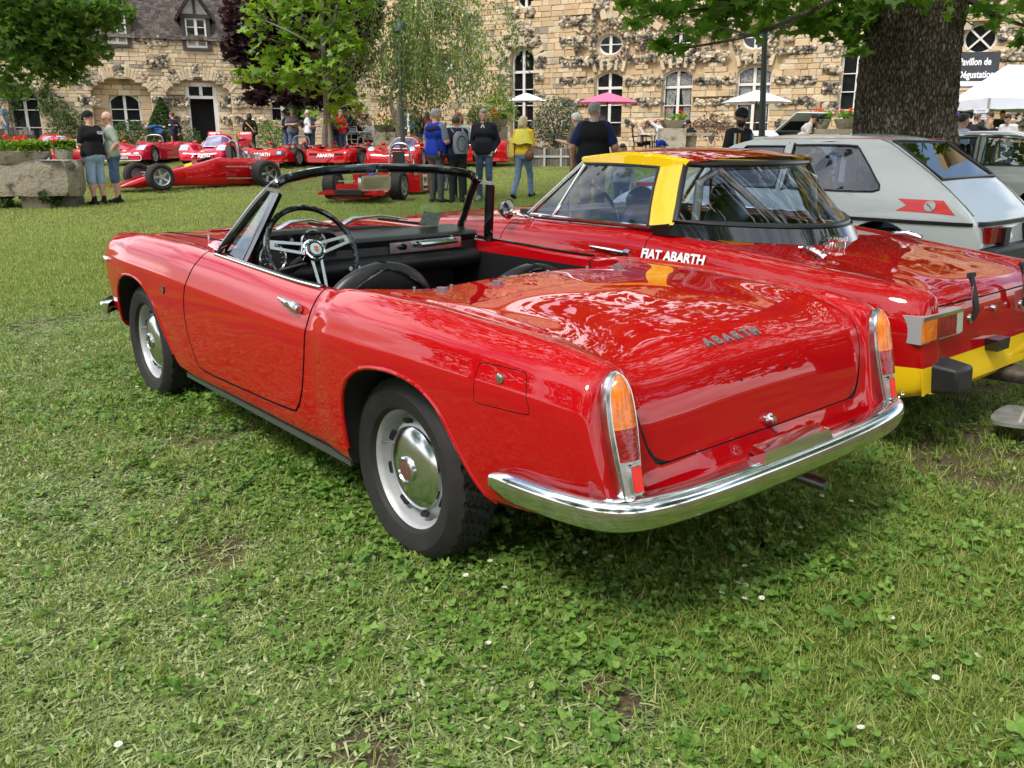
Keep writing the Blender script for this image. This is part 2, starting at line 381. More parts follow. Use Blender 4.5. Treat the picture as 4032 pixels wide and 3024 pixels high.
def build_car1():
    root = empty('convertible', (CAR1['x'], CAR1['y'], 0), CAR1['yaw'], 'red open-top convertible in front with black seats and chrome rear bumper', 'convertible')
    xs = np.r_[np.linspace(-.90, -.74, 34), np.linspace(-.725, 2.80, 170), np.linspace(2.82, 3.05, 22)]
    solid = loft([(float(x), c1_section(float(x))) for x in xs]); solid.materials.append(RED)
    aR = smooth_poly([(.262, .15), (.258, .30), (.250, .44), (.213, .53), (.140, .585), (.05, .615), (-.07, .626), (-.187, .613), (-.280, .565), (-.340, .49), (-.400, .405), (-.46, .335), (-.52, .25), (-.55, .15)], 3)
    aF = smooth_poly([(2.70, .15), (2.68, .30), (2.62, .44), (2.54, .55), (2.43, .615), (2.28, .638), (2.12, .620), (1.985, .545), (1.90, .42), (1.83, .32), (1.76, .15)], 3)
    cuts = []
    for poly in (aR, aF):
        for s in (1, -1): cuts.append(cutter(poly, s * .42, s * .95, DARK))
    ck = smooth_poly([(.19, 0), (.195, .33), (.225, .49), (.30, .565), (.42, .595)], 4) + [(1.30, .600), (1.40, .56), (1.46, .30), (1.47, 0)]
    ck = ck + [(x, -y) for x, y in ck[-2:0:-1]]
    cm = MB(); cm.prism(ck, .27, .745); me1 = cm.mesh(); me1.materials.append(BLK)
    cm = MB(); cm.prism(ck, .744, 1.2); me2 = cm.mesh(); me2.materials.append(RED)
    for me in (me1, me2):
        bm = bmesh.new(); bm.from_mesh(me); bmesh.ops.recalc_face_normals(bm, faces=bm.faces); bm.to_mesh(me); bm.free()
    body = boolean(solid, cuts + [me1, me2])
    door = smooth_poly([(.488, .90), (.484, .78), (.478, .72), (.506, .576), (.545, .46), (.580, .395), (.62, .352), (.68, .333), (1.05, .320), (1.49, .316), (1.545, .37), (1.578, .47), (1.575, .56), (1.545, .65), (1.49, .75), (1.47, .80), (1.465, .9)], 3)
    lid = [(-.098, 0), (-.100, .25), (-.112, .44), (-.125, .495), (-.150, .522), (-.22, .530), (-.6, .536), (-.74, .533), (-.785, .522), (-.800, .508), (-.808, .492), (-.814, .470), (-.8175, .44), (-.820, .40), (-1.1, .36)]
    lid = lid + [(x, -y) for x, y in lid[::-1][:-1]]
    fuel = [(x, z) for x, z in smooth_poly([(-.458, .720), (-.52, .722), (-.594, .721), (-.607, .710), (-.618, .67), (-.628, .638), (-.618, .626), (-.53, .622), (-.452, .620), (-.440, .632), (-.442, .67), (-.445, .708)], 3, True)]
    hood = [(1.60, 0), (1.60, .44), (1.64, .485), (2.3, .50), (2.85, .47), (2.93, .42), (2.96, 0)]; hood = hood + [(x, -y) for x, y in hood[-2:0:-1]]
    I4 = Matrix.Identity(4); panels = []
    for s in (1, -1): panels.append(('door', door, s * .585, s * .95, MXZ.to_4x4(), .0048))
    panels.append(('trunk_lid', lid, .492, 1.1, I4, .0018)); panels.append(('fuel_door', fuel, .66, .95, MXZ.to_4x4(), .0013)); panels.append(('hood', hood, .62, 1.1, I4, .004))
    made = {}
    for nm, poly, a, b, M, gap in panels:
        made.setdefault(nm, []).append(boolean(body.copy(), [cutter(poly, a, b, DARK, M)], 'INTERSECT'))
        e = .004 if nm == 'trunk_lid' else 0
        body = boolean(body, [cutter(grow(poly, gap * 2), a - e if a > 0 else a + e, b, DARK, M)])
    mobj('body', body, None, root, sharp=25)
    parts = {}
    for nm, l in made.items():
        for i, me in enumerate(l):
            o = mobj(nm, me, None, root, sharp=25); parts.setdefault(nm, o)
            if nm == 'hood': o.location.z = .004
    # wheel arch lips
    for poly, k0, k1 in ((aR, 3, -6), (aF, 3, -3)):
        for s in (1, -1): ribbon_lip(poly[k0:k1], c1_y, s, .008, .004).build('arch_lip', RED, root)
    for s in (1, -1):
        m = MB(); m.bar((.30, s * .680, .226), (1.78, s * .680, .230), .014, .020); m.build('sill_strip', mat('sill_green', (.045, .055, .042), .6), root)
    for x in (0, 2.34):
        for s in (1, -1): road_wheel(root, (x, s * .60, .285), s, RUST if x == 0 else BLKG)
    m = MB(); m.box((1.2, 0, .25), (3.0, 1.0, .08)); m.box((0, 0, .26), (.12, 1.1, .1)); m.box((2.34, 0, .26), (.12, 1.1, .1)); m.build('underbody', DARK, root)
    # rear lamps
    vdir = Vector((.070, 0, .300)).normalized()
    for s in (1, -1):
        org = Vector((-.848, s * .602, .452)); M = Matrix((Vector((0, -1, 0)), vdir, Vector((0, -1, 0)).cross(vdir))).transposed().to_4x4(); M.translation = org
        # local x: to the viewer's right, y: up the lamp, z: backwards
        hw = pchip([0, .03, .10, .18, .235, .27, .290, .300], [.028, .034, .043, .048, .045, .034, .018, .003])
        vv = np.linspace(0, .30, 24); hs = empty('tail_lamp', (0, 0, 0)); hs.parent = root
        def lampgrid(v0, v1, ins, d0, bul, n=14, k=11):
            P = []
            for v in np.linspace(v0, v1, n):
                h = max(.001, float(hw(v)) - ins); row = []
                for j in range(k):
                    u = -1 + 2 * j / (k - 1); e = (1 - abs(u) ** 2.4); f = min(1, max(0, (.30 - v) / .05)) ** .5
                    row.append(M @ Vector((u * h, v, d0 + bul * e * f)))
                P.append(row)
            return P
        m = MB(); ol = [(-float(hw(v)), v) for v in vv] + [(float(hw(v)), v) for v in vv[::-1]]
        m.prism(ol, -.03, .018, M); inn = [(x * .86, v * .985 + .002) for x, v in ol]
        m.prism(inn, .016, .024, M); m.build('lamp_housing', CHROME2, hs, sharp=50)
        m = MB(); m.grid(lampgrid(.168, .292, .009, .022, .022)); m.build('amber_lens', AMBER, hs)
        m = MB(); m.grid(lampgrid(.092, .167, .009, .022, .022)); m.build('red_lens', REDL, hs)
        m = MB(); m.prism([(x + .010, y + .045) for x, y in rrect(.034, .074, .008)], .018, .030, M); m.build('reflector_frame', CHROME2, hs)
        m = MB(); m.prism([(x + .010, y + .045) for x, y in rrect(.026, .062, .004)], .028, .034, M); m.build('reflector', REFL, hs)
    # bumpers
    def bumper(half, name, prof, mt):
        path = smooth_poly(half, 5); path = path + [(x, -y) for x, y in path[-2::-1]]; P = []
        for i, (x, y) in enumerate(path):
            a = path[max(0, i - 1)]; b = path[min(len(path) - 1, i + 1)]; t = np.array([b[0] - a[0], b[1] - a[1]]); t /= np.linalg.norm(t); nx, ny = -t[1], t[0]
            e = min(1, .55 + .15 * min(i, len(path) - 1 - i)); P.append([(x + nx * o * e * sgn, y + ny * o * e * sgn, (z - .42) * e + .42) for o, z in prof])
        m = MB(); m.grid(P); m.add(P[0], [tuple(range(len(prof)))]); m.add(P[-1], [tuple(range(len(prof)))]); return m.build(name, mt, root, sharp=60)
    sgn = -1
    prof = [(-.045, .460), (-.012, .465), (.008, .462), (.018, .454), (.023, .440), (.0225, .425), (.019, .408), (.012, .393), (.000, .383), (-.02, .381)]
    bumper([(-.50, .730), (-.62, .722), (-.74, .706), (-.830, .676), (-.884, .622), (-.914, .52), (-.930, .35), (-.936, .15), (-.937, 0)], 'rear_bumper', prof, mat('worn_chrome', (.72, .73, .74), .11, 1, var=.12, scale=22))
    sgn = 1
    bumper([(2.80, .74), (2.92, .70), (3.04, .60), (3.10, .40), (3.12, .2), (3.125, 0)], 'front_bumper', [(a, z - .03) for a, z in prof], CHROME)
    m = MB(); m.add(*(lambda P: (P, [(0,1,2,3),(4,7,6,5),(0,4,5,1),(1,5,6,2),(2,6,7,3),(3,7,4,0)]))([(-.945, .20, .462), (-.945, -.13, .462), (-.885, -.12, .462), (-.885, .19, .462), (-.938, .185, .492), (-.938, -.115, .492), (-.895, -.11, .498), (-.895, .18, .498)]))
    m.build('plate_lamp', CHROME, root, sharp=20)
    m = MB(); m.tube([(-.45, -.36, .235), (-.60, -.385, .215), (-.79, -.405, .20)], .021, 14, cap=False); m.tube([(-.79, -.405, .20), (-.6, -.385, .215)], .017, 14); m.build('exhaust_pipe', STEEL, root)
    # boot lettering, lock, holes, fuel lock
    sl = Vector((.085, 0, .055)).normalized()
    for i, ch in enumerate('ABARTH'):
        y = .165 - i * .0425; x = -.722; z = c1_z(x, y) + .004
        t = Vector((c1_z(x + .02, y) - c1_z(x - .02, y),)) if False else None
        d = Vector((.04, 0, c1_z(x + .02, y) - c1_z(x - .02, y))).normalized()
        text('badge_letter', ch, frame((x, y, z), (0, -1, 0), d), .044, mat('letter_metal', (.34, .34, .34), .42, .75), root, .006, .0012, .95)
    m = MB(); m.lathe([(.019, -.01), (.019, .006), (.013, .010), (.012, .020), (0, .021)], 20, frame((-.818, 0, .512), (0, -1, 0), (.1, 0, 1))); m.build('trunk_lock', CHROME2, root)
    m = MB()
    for y in (.10, -.11): m.lathe([(.004, -.002), (.004, .003), (0, .003)], 10, frame((-.79, y, c1_z(-.79, y)), (0, -1, 0), (.3, 0, 1)))
    m.build('badge_hole', DARK, root)['kind'] = 'stuff'
    m = MB(); m.lathe([(.013, -.004), (.013, .006), (.008, .008), (0, .008)], 18, frame((-.529, c1_y(-.529, .697), .697), (-1, 0, 0), (0, 0, 1)) @ Matrix.Rotation(0, 4, 'X')); m.build('fuel_lock', CHROME2, root)
    # door handles
    for s in (1, -1):
        p0 = Vector((.715, s * (c1_y(.715, .730) + .004), .730)); p1 = Vector((.525, s * (c1_y(.525, .716) + .016), .716))
        m = MB(); pts = [p0.lerp(p1, t) for t in (0, .3, .6, .78, .92, 1)]; m.tube(pts, [.004, .011, .016, .018, .018, .012], 10, flat=1.0); m.tube([p0.lerp(p1, .58) + Vector((0, s * .012, .004)), p0.lerp(p1, .66) + Vector((0, s * .022, .004))], .008, 10)
        m.build('door_handle', CHROME2, root)
        # chrome window sill, glass slot
        m = MB(); m.tube([(x, s * (.640 - .0), c1_z(x, .64) + .004) for x in np.linspace(.50, 1.30, 14)], .008, 6, flat=.7); m.build('window_sill', BLKG, root)
        m = MB(); m.tube([(x, s * .655, c1_z(x, .655) + .003) for x in np.linspace(.50, 1.40, 14)], .005, 6); m.build('window_trim', CHROME, root)
        # side indicator, fender badge
        m = MB(); yy = s * (c1_y(2.71, .678)); m.tube([(2.66, yy + s * .004, .672), (2.69, yy + s * .008, .675), (2.75, yy + s * .004, .682)], [.006, .011, .004], 8); m.build('side_indicator', CHROME, root)
        m = MB(); yy = s * c1_y(1.80, .627); m.prism([(1.80 + a, .627 + b) for a, b in [(-.016, .014), (.016, .014), (.016, -.004), (0, -.020), (-.016, -.004)]], yy - s * .002, yy + s * .004, MXZ.to_4x4()); bd = m.build('fender_badge', BLKG, root)
    m = MB(); yy = c1_y(1.8, .627) + .005; m.tube([(1.806, yy, .615), (1.80, yy, .636), (1.793, yy, .615)], .0016, 5); m.build('badge_mark', CHROME2, bd)
    # snap studs and soft top sockets on the rear deck
    m = None
    for x, y in ((.185, .49), (.15, .37), (.135, .16), (.135, -.04), (.14, -.24), (.15, -.40), (.165, -.50)):
        m = MB(); m.lathe([(.004, 0), (.003, .006), (.0055, .007), (.005, .011), (0, .012)], 10, Matrix.Translation((x, y, c1_z(x, y)))); m.build('snap_stud', STEEL, root)
    for x, y, rz in ((.115, .435, .1), (.07, .245, .05), (.10, -.36, -.1)):
        M = Matrix.Translation((x, y, c1_z(x, y))) @ Matrix.Rotation(rz, 4, 'Z'); m = MB(); m.prism([(p[0], p[1]) for p in rrect(.05, .03, .006)], -.003, .003, M); m.prism([(p[0] - .004, p[1]) for p in rrect(.036, .020, .005)], .002, .012, M); m.build('hood_socket', STEEL, root)
    for x, y in ((1.50, .615), (1.85, .50)):
        z = c1_z(x, y); m = MB(); m.tube([(x, y, z - .003), (x - .02, y, z + .014), (x - .05, y - .004, z + .012)] if x < 1.6 else [(x, y, z), (x, y, z + .022)], [.009, .009, .005] if x < 1.6 else .006, 8); m.build('washer_jet', CHROME2, root)
    rs = random.Random(4); m = MB()
    for i in range(70):
        x, y = rs.uniform(-.74, .12), rs.uniform(-.60, .60); q = rs.uniform(.0015, .0035); a = rs.uniform(0, 6); m.add([(x + q * cos(a + t), y + q * sin(a + t) * .7, c1_z(x, y) + .003) for t in (0, 1.6, 3.1, 4.6)], [(0, 1, 2, 3)])
    m.build('fallen_blossom', mat('blossom_bits', (.45, .36, .08), .8), root, smooth=False)['kind'] = 'stuff'
    # windscreen
    half = [(1.445, .615, .800), (1.40, .603, .850), (1.31, .570, .935), (1.22, .535, 1.02), (1.145, .503, 1.082), (1.125, .465, 1.112), (1.135, .40, 1.126), (1.165, .25, 1.143), (1.185, 0, 1.150)]
    fr = smooth_poly(half, 6); fr = fr + [(x, -y, z) for x, y, z in fr[-2::-1]]
    m = MB(); m.tube(fr, [.019] * len(fr), 10, flat=1.0); m.build('windscreen_frame', BLKG, root)
    n = 25; base = []; top = []
    for j in range(n):
        u = -1 + 2 * j / (n - 1); base.append(Vector((1.50 - .07 * abs(u) ** 2.2, .585 * u, .868 - .06 * abs(u) ** 2.5))); top.append(Vector((1.185 - .055 * abs(u) ** 3, .48 * u, 1.145 - .035 * abs(u) ** 4)))
    m = MB(); m.grid([[base[j].lerp(top[j], i / 8) + Vector((.02, 0, .016)) * sin(pi * i / 8) for j in range(n)] for i in range(9)]); m.build('windscreen_glass', glass_mat('windscreen', (.90, .94, .92), 1, 0, .02), root, sharp=0)
    m = MB(); m.tube([b - Vector((.0, 0, .004)) for b in base], .014, 8); m.build('windscreen_seal', BLK, root)
    m = MB(); pj = [base[4].lerp(top[4], .10), base[2].lerp(top[2], .10), base[2].lerp(top[2], .33), base[4].lerp(top[4], .33)]; pj = [p + Vector((-.004, 0, -.002)) for p in pj]; m.add(pj, [(0, 1, 2, 3)]); m.build('windscreen_sticker', mat('sticker_green', (.55, .75, .62), .5, var=.3, scale=40), root, smooth=False)
    for s in (1, -1):
        b0, t0, t1 = Vector((1.185, s * .618, .788)), Vector((1.045, s * .520, 1.068)), Vector((1.150, s * .515, 1.075))
        v = empty('quarter_window'); v.parent = root
        m = MB(); m.bar(b0, t0, .016, .030, up=(1, 0, 0)); m.bar(b0 + Vector((.03, 0, .01)), t0 + Vector((.03, 0, 0)), .010, .014, up=(1, 0, 0)); m.build('quarter_window_frame', BLKG, v)
        m = MB(); m.bar(t0 + Vector((-.008, 0, .008)), t1 + Vector((.0, 0, .006)), .020, .014); m.build('quarter_window_top', CHROME2, v)
        m = MB(); m.tube([b0, Vector((1.30, s * .612, .792)), Vector((1.42, s * .608, .808))], .010, 6); m.build('quarter_window_base', CHROME2, v)
        m = MB(); m.add([b0 + Vector((.03, 0, .01)), Vector((1.40, s * .605, .82)), t1, t0], [(0, 1, 2, 3)]); m.build('quarter_glass', glass_mat('quarter_glass', (.80, .88, .86), 1.6, 0, .10), v, smooth=False)
    # mirror
    m = MB(); m.tube([(1.19, 0, 1.148), (1.165, .012, 1.135), (1.155, .034, 1.105)], [.010, .007, .006], 8); mh = m.build('mirror_stem', CHROME, root)
    MM = frame((1.145, .036, 1.090), (.12, -1, 0), (-.06, 0, 1)); m = MB(); m.prism(rrect(.158, .064, .012), -.010, .010, MM); m.build('mirror_case', CHROME2, root, sharp=40)
    m = MB(); m.prism(rrect(.142, .050, .008), .010, .0115, MM); m.build('mirror_glass', mat('mirror', (.75, .78, .78), .08, 1, var=.2, scale=25), root, sharp=40)
    # wipers
    for y0, y1 in ((.30, .0), (-.02, -.42)):
        m = MB(); z0, z1 = .888, .872; m.tube([(1.56, y0, z0 - .012), (1.54, y0 - .06, z0 + .022), (1.525, (y0 + y1) / 2, z0 + .030), (1.52, y1 + .05, z1 + .02)], [.014, .011, .006, .004], 8); m.build('wiper_arm', ALU, root)
        m = MB(); m.bar((1.515, (y0 + y1) / 2 + .02, z0 + .016), (1.50, y1 - .08, z1 - .014), .008, .012); m.build('wiper_blade', BLK, root)
    # dashboard
    def dash_top(y):
        e = 1 / (1 + np.exp(-(y - .165) / .012)) * 1 / (1 + np.exp((y - .585) / .01)); u = (y - .37) / .21
        return .842 + e * .060 * max(0, 1 - abs(u) ** 5) ** .4 if abs(u) < 1 else .842
    P = []
    for y in np.linspace(-.595, .595, 90):
        t = dash_top(y); b = .035 * (t - .842) / .06
        P.append([(1.46, y, .862), (1.38, y, max(.858, t - .012)), (1.30, y, t + .004), (1.262 - b, y, t), (1.250 - b, y, t - .012), (1.262 - b, y, t - .030), (1.275, y, .800), (1.270, y, .765), (1.240, y, .748), (1.225, y, .730), (1.230, y, .700), (1.27, y, .670), (1.40, y, .660)])
    m = MB(); m.grid(P); m.build('dashboard', BLK, root, sharp=50)
    m = MB(); m.bar((1.266, -.10, .792), (1.262, -.50, .798), .014, .050); m.build('dash_strip', CHROME2, root)
    m = MB(); m.tube([(1.255, -.24, .800), (1.225, -.245, .802), (1.225, -.45, .806), (1.255, -.455, .806)], [.013, .014, .011, .012], 8); m.build('grab_handle', CHROME, root)
    m = MB(); m.tube([(1.26, -.165, .796), (1.235, -.165, .796)], [.016, .013], 12); m.build('lighter_knob', BLKG, root)
    for y in (.13, .09, .05): m = MB(); m.tube([(1.25, y, .722), (1.215, y, .726)], [.008, .010], 10); m.build('switch_knob', CHROME2, root)
    for y, z, r in ((.30, .846, .060), (.485, .800, .060)):
        M = frame((1.222, y, z), (0, -1, 0), (.12, 0, 1)); m = MB(); m.lathe([(r, -.03), (r, .006), (r - .006, .009), (r - .009, .004)], 28, M); g = m.build('gauge', CHROME2, root)
        m = MB(); m.lathe([(r - .008, .003), (0, .003)], 28, M); m.build('gauge_face', mat('gauge_face', (.02, .02, .018), .3), g)
        m = MB()
        for k in range(9): a = radians(210 - k * 30); m.bar(M @ Vector((cos(a) * r * .62, sin(a) * r * .62, .005)), M @ Vector((cos(a) * r * .80, sin(a) * r * .80, .005)), .0025, .001)
        m.build('gauge_mark', WHITEC, g)
    for y, z in ((.40, .868), (.44, .862)): m = MB(); m.tube([(1.225, y, z), (1.212, y, z)], [.011, .009], 10); m.build('warning_lamp', CHROME2, root)
    # steering wheel
    ax = Vector((-cos(radians(27)), 0, sin(radians(27)))); SW = frame((1.03, .402, .838), (0, -1, 0), (sin(radians(27)), 0, cos(radians(27))))
    sw = empty('steering_wheel'); sw.parent = root; R = .187
    m = MB(); m.tube([SW @ Vector((R * cos(a), R * sin(a), 0)) for a in np.linspace(0, 2 * pi, 57)[:-1]], .0115, 10, closed=True); m.build('wheel_rim', BLKG, sw)
    for a in (radians(14), radians(166), radians(270)):
        d = Vector((cos(a), sin(a), 0)); q = Vector((-sin(a), cos(a), 0)); m = MB(); c0 = SW
        for e in (1, -1): m.bar(c0 @ (d * .035 + q * e * .020 + Vector((0, 0, .012))), c0 @ (d * (R - .012) + q * e * .012), .012, .004, up=SW.to_3x3() @ Vector((0, 0, 1)))
        m.bar(c0 @ (d * (R - .030)), c0 @ (d * (R - .006)), .034, .004, up=SW.to_3x3() @ Vector((0, 0, 1))); m.build('spoke', ALU, sw)
    m = MB(); m.lathe([(.048, -.02), (.048, .014), (.042, .024), (.034, .026)], 28, SW); hb = m.build('wheel_hub', CHROME, sw)
    m = MB(); m.lathe([(.036, .0255), (.030, .030), (.024, .031)], 28, SW); m.build('horn_ring', BLKG, hb)
    m = MB(); m.lathe([(.024, .031), (0, .033)], 24, SW); m.build('horn_button', mat('pale_blue', (.35, .50, .52), .4), hb)
    m = MB(); m.prism([(-.009, .010), (.009, .010), (.008, -.006), (0, -.012), (-.008, -.006)], .032, .035, SW); m.build('horn_crest', mat('crest', (.55, .12, .03), .4, var=.6, scale=120), hb)
    m = MB(); m.tube([SW @ Vector((0, 0, -.02)), (1.30, .40, .72)], .02, 10); m.tube([SW @ Vector((.02, -.02, -.06)), SW @ Vector((-.15, -.05, -.04))], .004, 6); m.build('steering_column', STEEL, sw)
    # seats
    for y0, zt, xt in ((.35, .835, .60), (-.36, .770, .58)):
        st = empty('seat', (0, 0, 0)); st.parent = root
        P = []
        for i in range(25):
            v = 1 - (1 - i / 24) ** 2; z = .33 + (zt - .33) * v; hwid = .255 * (1 - max(0, (v - .45) / .55) ** 2.6) ** .5 if v < 1 else .001; hwid = max(hwid, .012); th = .055 * (1 - max(0, v - .8) / .2 * .55); xc = .72 - (.72 - xt) * v
            P.append([(xc + th * (-1 if k in range(0) else 1) * 0 + th * cos(t), y0 + hwid * (abs(sin(t)) ** .7) * (1 if sin(t) >= 0 else -1), z) for k, t in enumerate(np.linspace(0, 2 * pi, 25))])
        m = MB(); m.grid(P); m.build('seat_back', BLK, st, sharp=60)
        m = MB(); pp = []
        for t in np.linspace(-.80 * pi / 2, .80 * pi / 2, 25):
            v = .45 + .50 * cos(t) ** .9; hwid = .255 * (1 - max(0, (v - .45) / .55) ** 2.6) ** .5; z = .33 + (zt - .33) * v; pp.append((.72 - (.72 - xt) * v - .048, y0 + hwid * .93 * (sin(t) / abs(sin(.80 * pi / 2))), z + .004))
        m.tube(pp, .005, 6); m.build('seat_piping', BLKG, st)
        m = MB(); m.ball((.93, y0, .36), (.26, .25, .09), 18, 8); m.build('seat_cushion', BLK, st)
    # inner right door: pull, window winder, gear levers
    m = MB(); m.tube([(.80, -.594, .665), (.79, -.57, .672), (.66, -.57, .662), (.65, -.594, .655)], [.010, .008, .009, .012], 8); m.build('door_pull', CHROME, root)
    m = MB(); m.tube([(.80, -.22, .48), (.79, -.24, .60), (.81, -.28, .655), (.80, -.32, .66)], [.010, .010, .010, .012], 8); m.build('hand_brake', CHROME2, root)
    m = MB(); m.tube([(.74, -.585, .58), (.74, -.565, .58), (.73, -.55, .60), (.72, -.535, .61)], [.020, .014, .010, .014], 10); m.build('window_winder', CHROME2, root)
    return root
build_car1()
# ------------------------------------------------------------------ ground
def ground_mat():
    m = bpy.data.materials.new('lawn_soil'); m.use_nodes = True; nt = m.node_tree; N = nt.nodes; L = nt.links; b = N['Principled BSDF']
    tc = N.new('ShaderNodeTexCoord')
    def noise_(scale, det, rough=.55):
        n = N.new('ShaderNodeTexNoise'); n.inputs['Scale'].default_value = scale; n.inputs['Detail'].default_value = det; n.inputs['Roughness'].default_value = rough; L.new(tc.outputs['Object'], n.inputs['Vector']); return n
    def ramp(src, p0, p1, c0, c1):
        r = N.new('ShaderNodeValToRGB'); e = r.color_ramp.elements; e[0].position = p0; e[1].position = p1; e[0].color = (*c0, 1); e[1].color = (*c1, 1); L.new(src.outputs['Fac'], r.inputs['Fac']); return r
    soil = ramp(noise_(55, 6), .3, .7, (.060, .044, .026), (.150, .115, .070))
    green = ramp(noise_(30, 6), .3, .7, (.080, .120, .016), (.190, .240, .042))
    mk = ramp(noise_(1.4, 7, .65), .46, .60, (0, 0, 0), (1, 1, 1))
    mo = mk.outputs['Color']; nw = noise_(5, 5)
    for px_, py_, r_ in ((2.05, 3.30, 1.0), (2.35, 4.1, .8), (-.95, 2.45, .28), (.25, 1.72, .17), (-1.3, 3.6, .4), (-.3, 1.58, .20)):
        vm = N.new('ShaderNodeVectorMath'); vm.operation = 'DISTANCE'; vm.inputs[1].default_value = (px_, py_, 0); L.new(tc.outputs['Object'], vm.inputs[0]); a_ = N.new('ShaderNodeMath'); a_.operation = 'MULTIPLY_ADD'; a_.inputs[1].default_value = 1.1; a_.inputs[2].default_value = -.55; L.new(nw.outputs['Fac'], a_.inputs[0]); b_ = N.new('ShaderNodeMath'); L.new(vm.outputs['Value'], b_.inputs[0]); L.new(a_.outputs[0], b_.inputs[1]); mr = N.new('ShaderNodeMapRange'); mr.inputs['From Min'].default_value = r_ * .45; mr.inputs['From Max'].default_value = r_; L.new(b_.outputs[0], mr.inputs['Value']); mm = N.new('ShaderNodeMath'); mm.operation = 'MULTIPLY'; L.new(mo, mm.inputs[0]); L.new(mr.outputs[0], mm.inputs[1]); mo = mm.outputs[0]
    mx = N.new('ShaderNodeMix'); mx.data_type = 'RGBA'; L.new(mo, mx.inputs['Factor']); L.new(soil.outputs['Color'], mx.inputs['A']); L.new(green.outputs['Color'], mx.inputs['B'])
    L.new(mx.outputs['Result'], b.inputs['Base Color']); b.inputs['Roughness'].default_value = .95; b.inputs['Specular IOR Level'].default_value = .1
    bp = N.new('ShaderNodeBump'); bp.inputs['Strength'].default_value = .6; bp.inputs['Distance'].default_value = .02; L.new(noise_(70, 5).outputs['Fac'], bp.inputs['Height']); L.new(bp.outputs['Normal'], b.inputs['Normal'])
    return m
def sheet(name, ys, xs, dz, matl, jitter=0):
    V = [(x, y, gz(x, y) + dz + (jitter * noise.noise(Vector((x * 1.3, y * 1.3, 0))) if y < 12 else 0)) for y in ys for x in xs]; n = len(xs)
    m = MB(); m.add(V, [(i*n + j, i*n + j + 1, (i+1)*n + j + 1, (i+1)*n + j) for i in range(len(ys) - 1) for j in range(n - 1)])
    return tag(m.build(name, matl, None, sharp=0), kind='structure')
sheet('ground', list(np.r_[np.linspace(-60, 0, 4), np.linspace(.5, 12, 60), np.linspace(13, 60, 60), np.linspace(70, 160, 6)]), list(np.r_[np.linspace(-110, -9, 6), np.linspace(-8, 8, 60), np.linspace(9, 110, 6)]), 0, ground_mat(), .012)
GRAVEL = mat('gravel', (.30, .26, .20), .95, var=.35, scale=30, bump=.4)
sheet('gravel_path', np.linspace(31.2, 47, 30), np.linspace(-40, 40, 30), .006, GRAVEL)

# ------------------------------------------------------------------ grass: scattered stuff
def leaf_mat(name, c1, c2, c3=None, rough=.55, trans=.25):
    if name in _mats: return _mats[name]
    m = bpy.data.materials.new(name); m.use_nodes = True; nt = m.node_tree; N = nt.nodes; L = nt.links; b = N['Principled BSDF']
    oi = N.new('ShaderNodeObjectInfo'); r = N.new('ShaderNodeValToRGB'); e = r.color_ramp.elements; e[0].color = (*c1, 1); e[1].color = (*c2, 1)
    if c3: q = e.new(.88); q.color = (*c2, 1); e[2].color = (*c3, 1)
    g = N.new('ShaderNodeNewGeometry'); ad = N.new('ShaderNodeMath'); ad.operation = 'ADD'; fr = N.new('ShaderNodeMath'); fr.operation = 'FRACT'
    L.new(oi.outputs['Random'], ad.inputs[0]); L.new(g.outputs['Random Per Island'], ad.inputs[1]); L.new(ad.outputs[0], fr.inputs[0]); L.new(fr.outputs[0], r.inputs['Fac'])
    L.new(r.outputs['Color'], b.inputs['Base Color']); b.inputs['Roughness'].default_value = rough; b.inputs['Specular IOR Level'].default_value = .35
    tl = N.new('ShaderNodeBsdfTranslucent'); mx = N.new('ShaderNodeMixShader'); mx.inputs['Fac'].default_value = trans
    hs = N.new('ShaderNodeHueSaturation'); hs.inputs['Value'].default_value = 1.5; hs.inputs['Saturation'].default_value = 1.1; L.new(r.outputs['Color'], hs.inputs['Color']); L.new(hs.outputs['Color'], tl.inputs['Color'])
    L.new(b.outputs[0], mx.inputs[1]); L.new(tl.outputs[0], mx.inputs[2]); L.new(mx.outputs[0], N['Material Output'].inputs['Surface'])
    _mats[name] = m; return m
GRASS = leaf_mat('grass_blade', (.100, .170, .022), (.310, .375, .075), (.58, .50, .25))
GRASSF = leaf_mat('lawn_blade', (.190, .250, .048), (.390, .440, .135))
CLIP = leaf_mat('cut_grass', (.105, .165, .045), (.320, .390, .140), (.48, .47, .27), rough=.6, trans=.1)
CLOV = leaf_mat('clover_leaf', (.070, .165, .020), (.200, .330, .058))
rg = np.random.default_rng(7)
def blade(mb, x, y, h, w, lean, az, bend=.5, flat=0):
    d = Vector((cos(az), sin(az), 0)); q = Vector((-sin(az), cos(az), 0)); P = []
    for t in (0, .4, .75, 1):
        c = Vector((x, y, 0)) + d * (lean * h * (t * (1 - bend) + bend * t * t)) + Vector((0, 0, h * (t - .25 * lean * t * t) * (1 - flat) + flat * .006 * sin(pi * t))); ww = w * (1 - t ** 2 * .95) / 2; P += [c - q * ww, c + q * ww]
    mb.add(P, [(0, 1, 3, 2), (2, 3, 5, 4), (4, 5, 7, 6)])
def disc_leaf(mb, c, r, tilt, az, lobes=0, n=9, asp=1.0):
    M = Matrix.Translation(c) @ Matrix.Rotation(az, 4, 'Z') @ Matrix.Rotation(tilt, 4, 'Y')
    P = [M @ Vector((0, 0, 0))]
    for i in range(n):
        a = -pi + 2 * pi * (i + .5) / n; rr = r * (1 + (.28 * cos(lobes * a) if lobes else 0)); P.append(M @ Vector((rr * cos(a) + r * .9, asp * rr * sin(a), .10 * r * cos(2 * a))))
    mb.add(P, [(0, 1 + i, 1 + (i + 1) % n) for i in range(n)])
_hid = bpy.data.collections.new('scatter_sources')
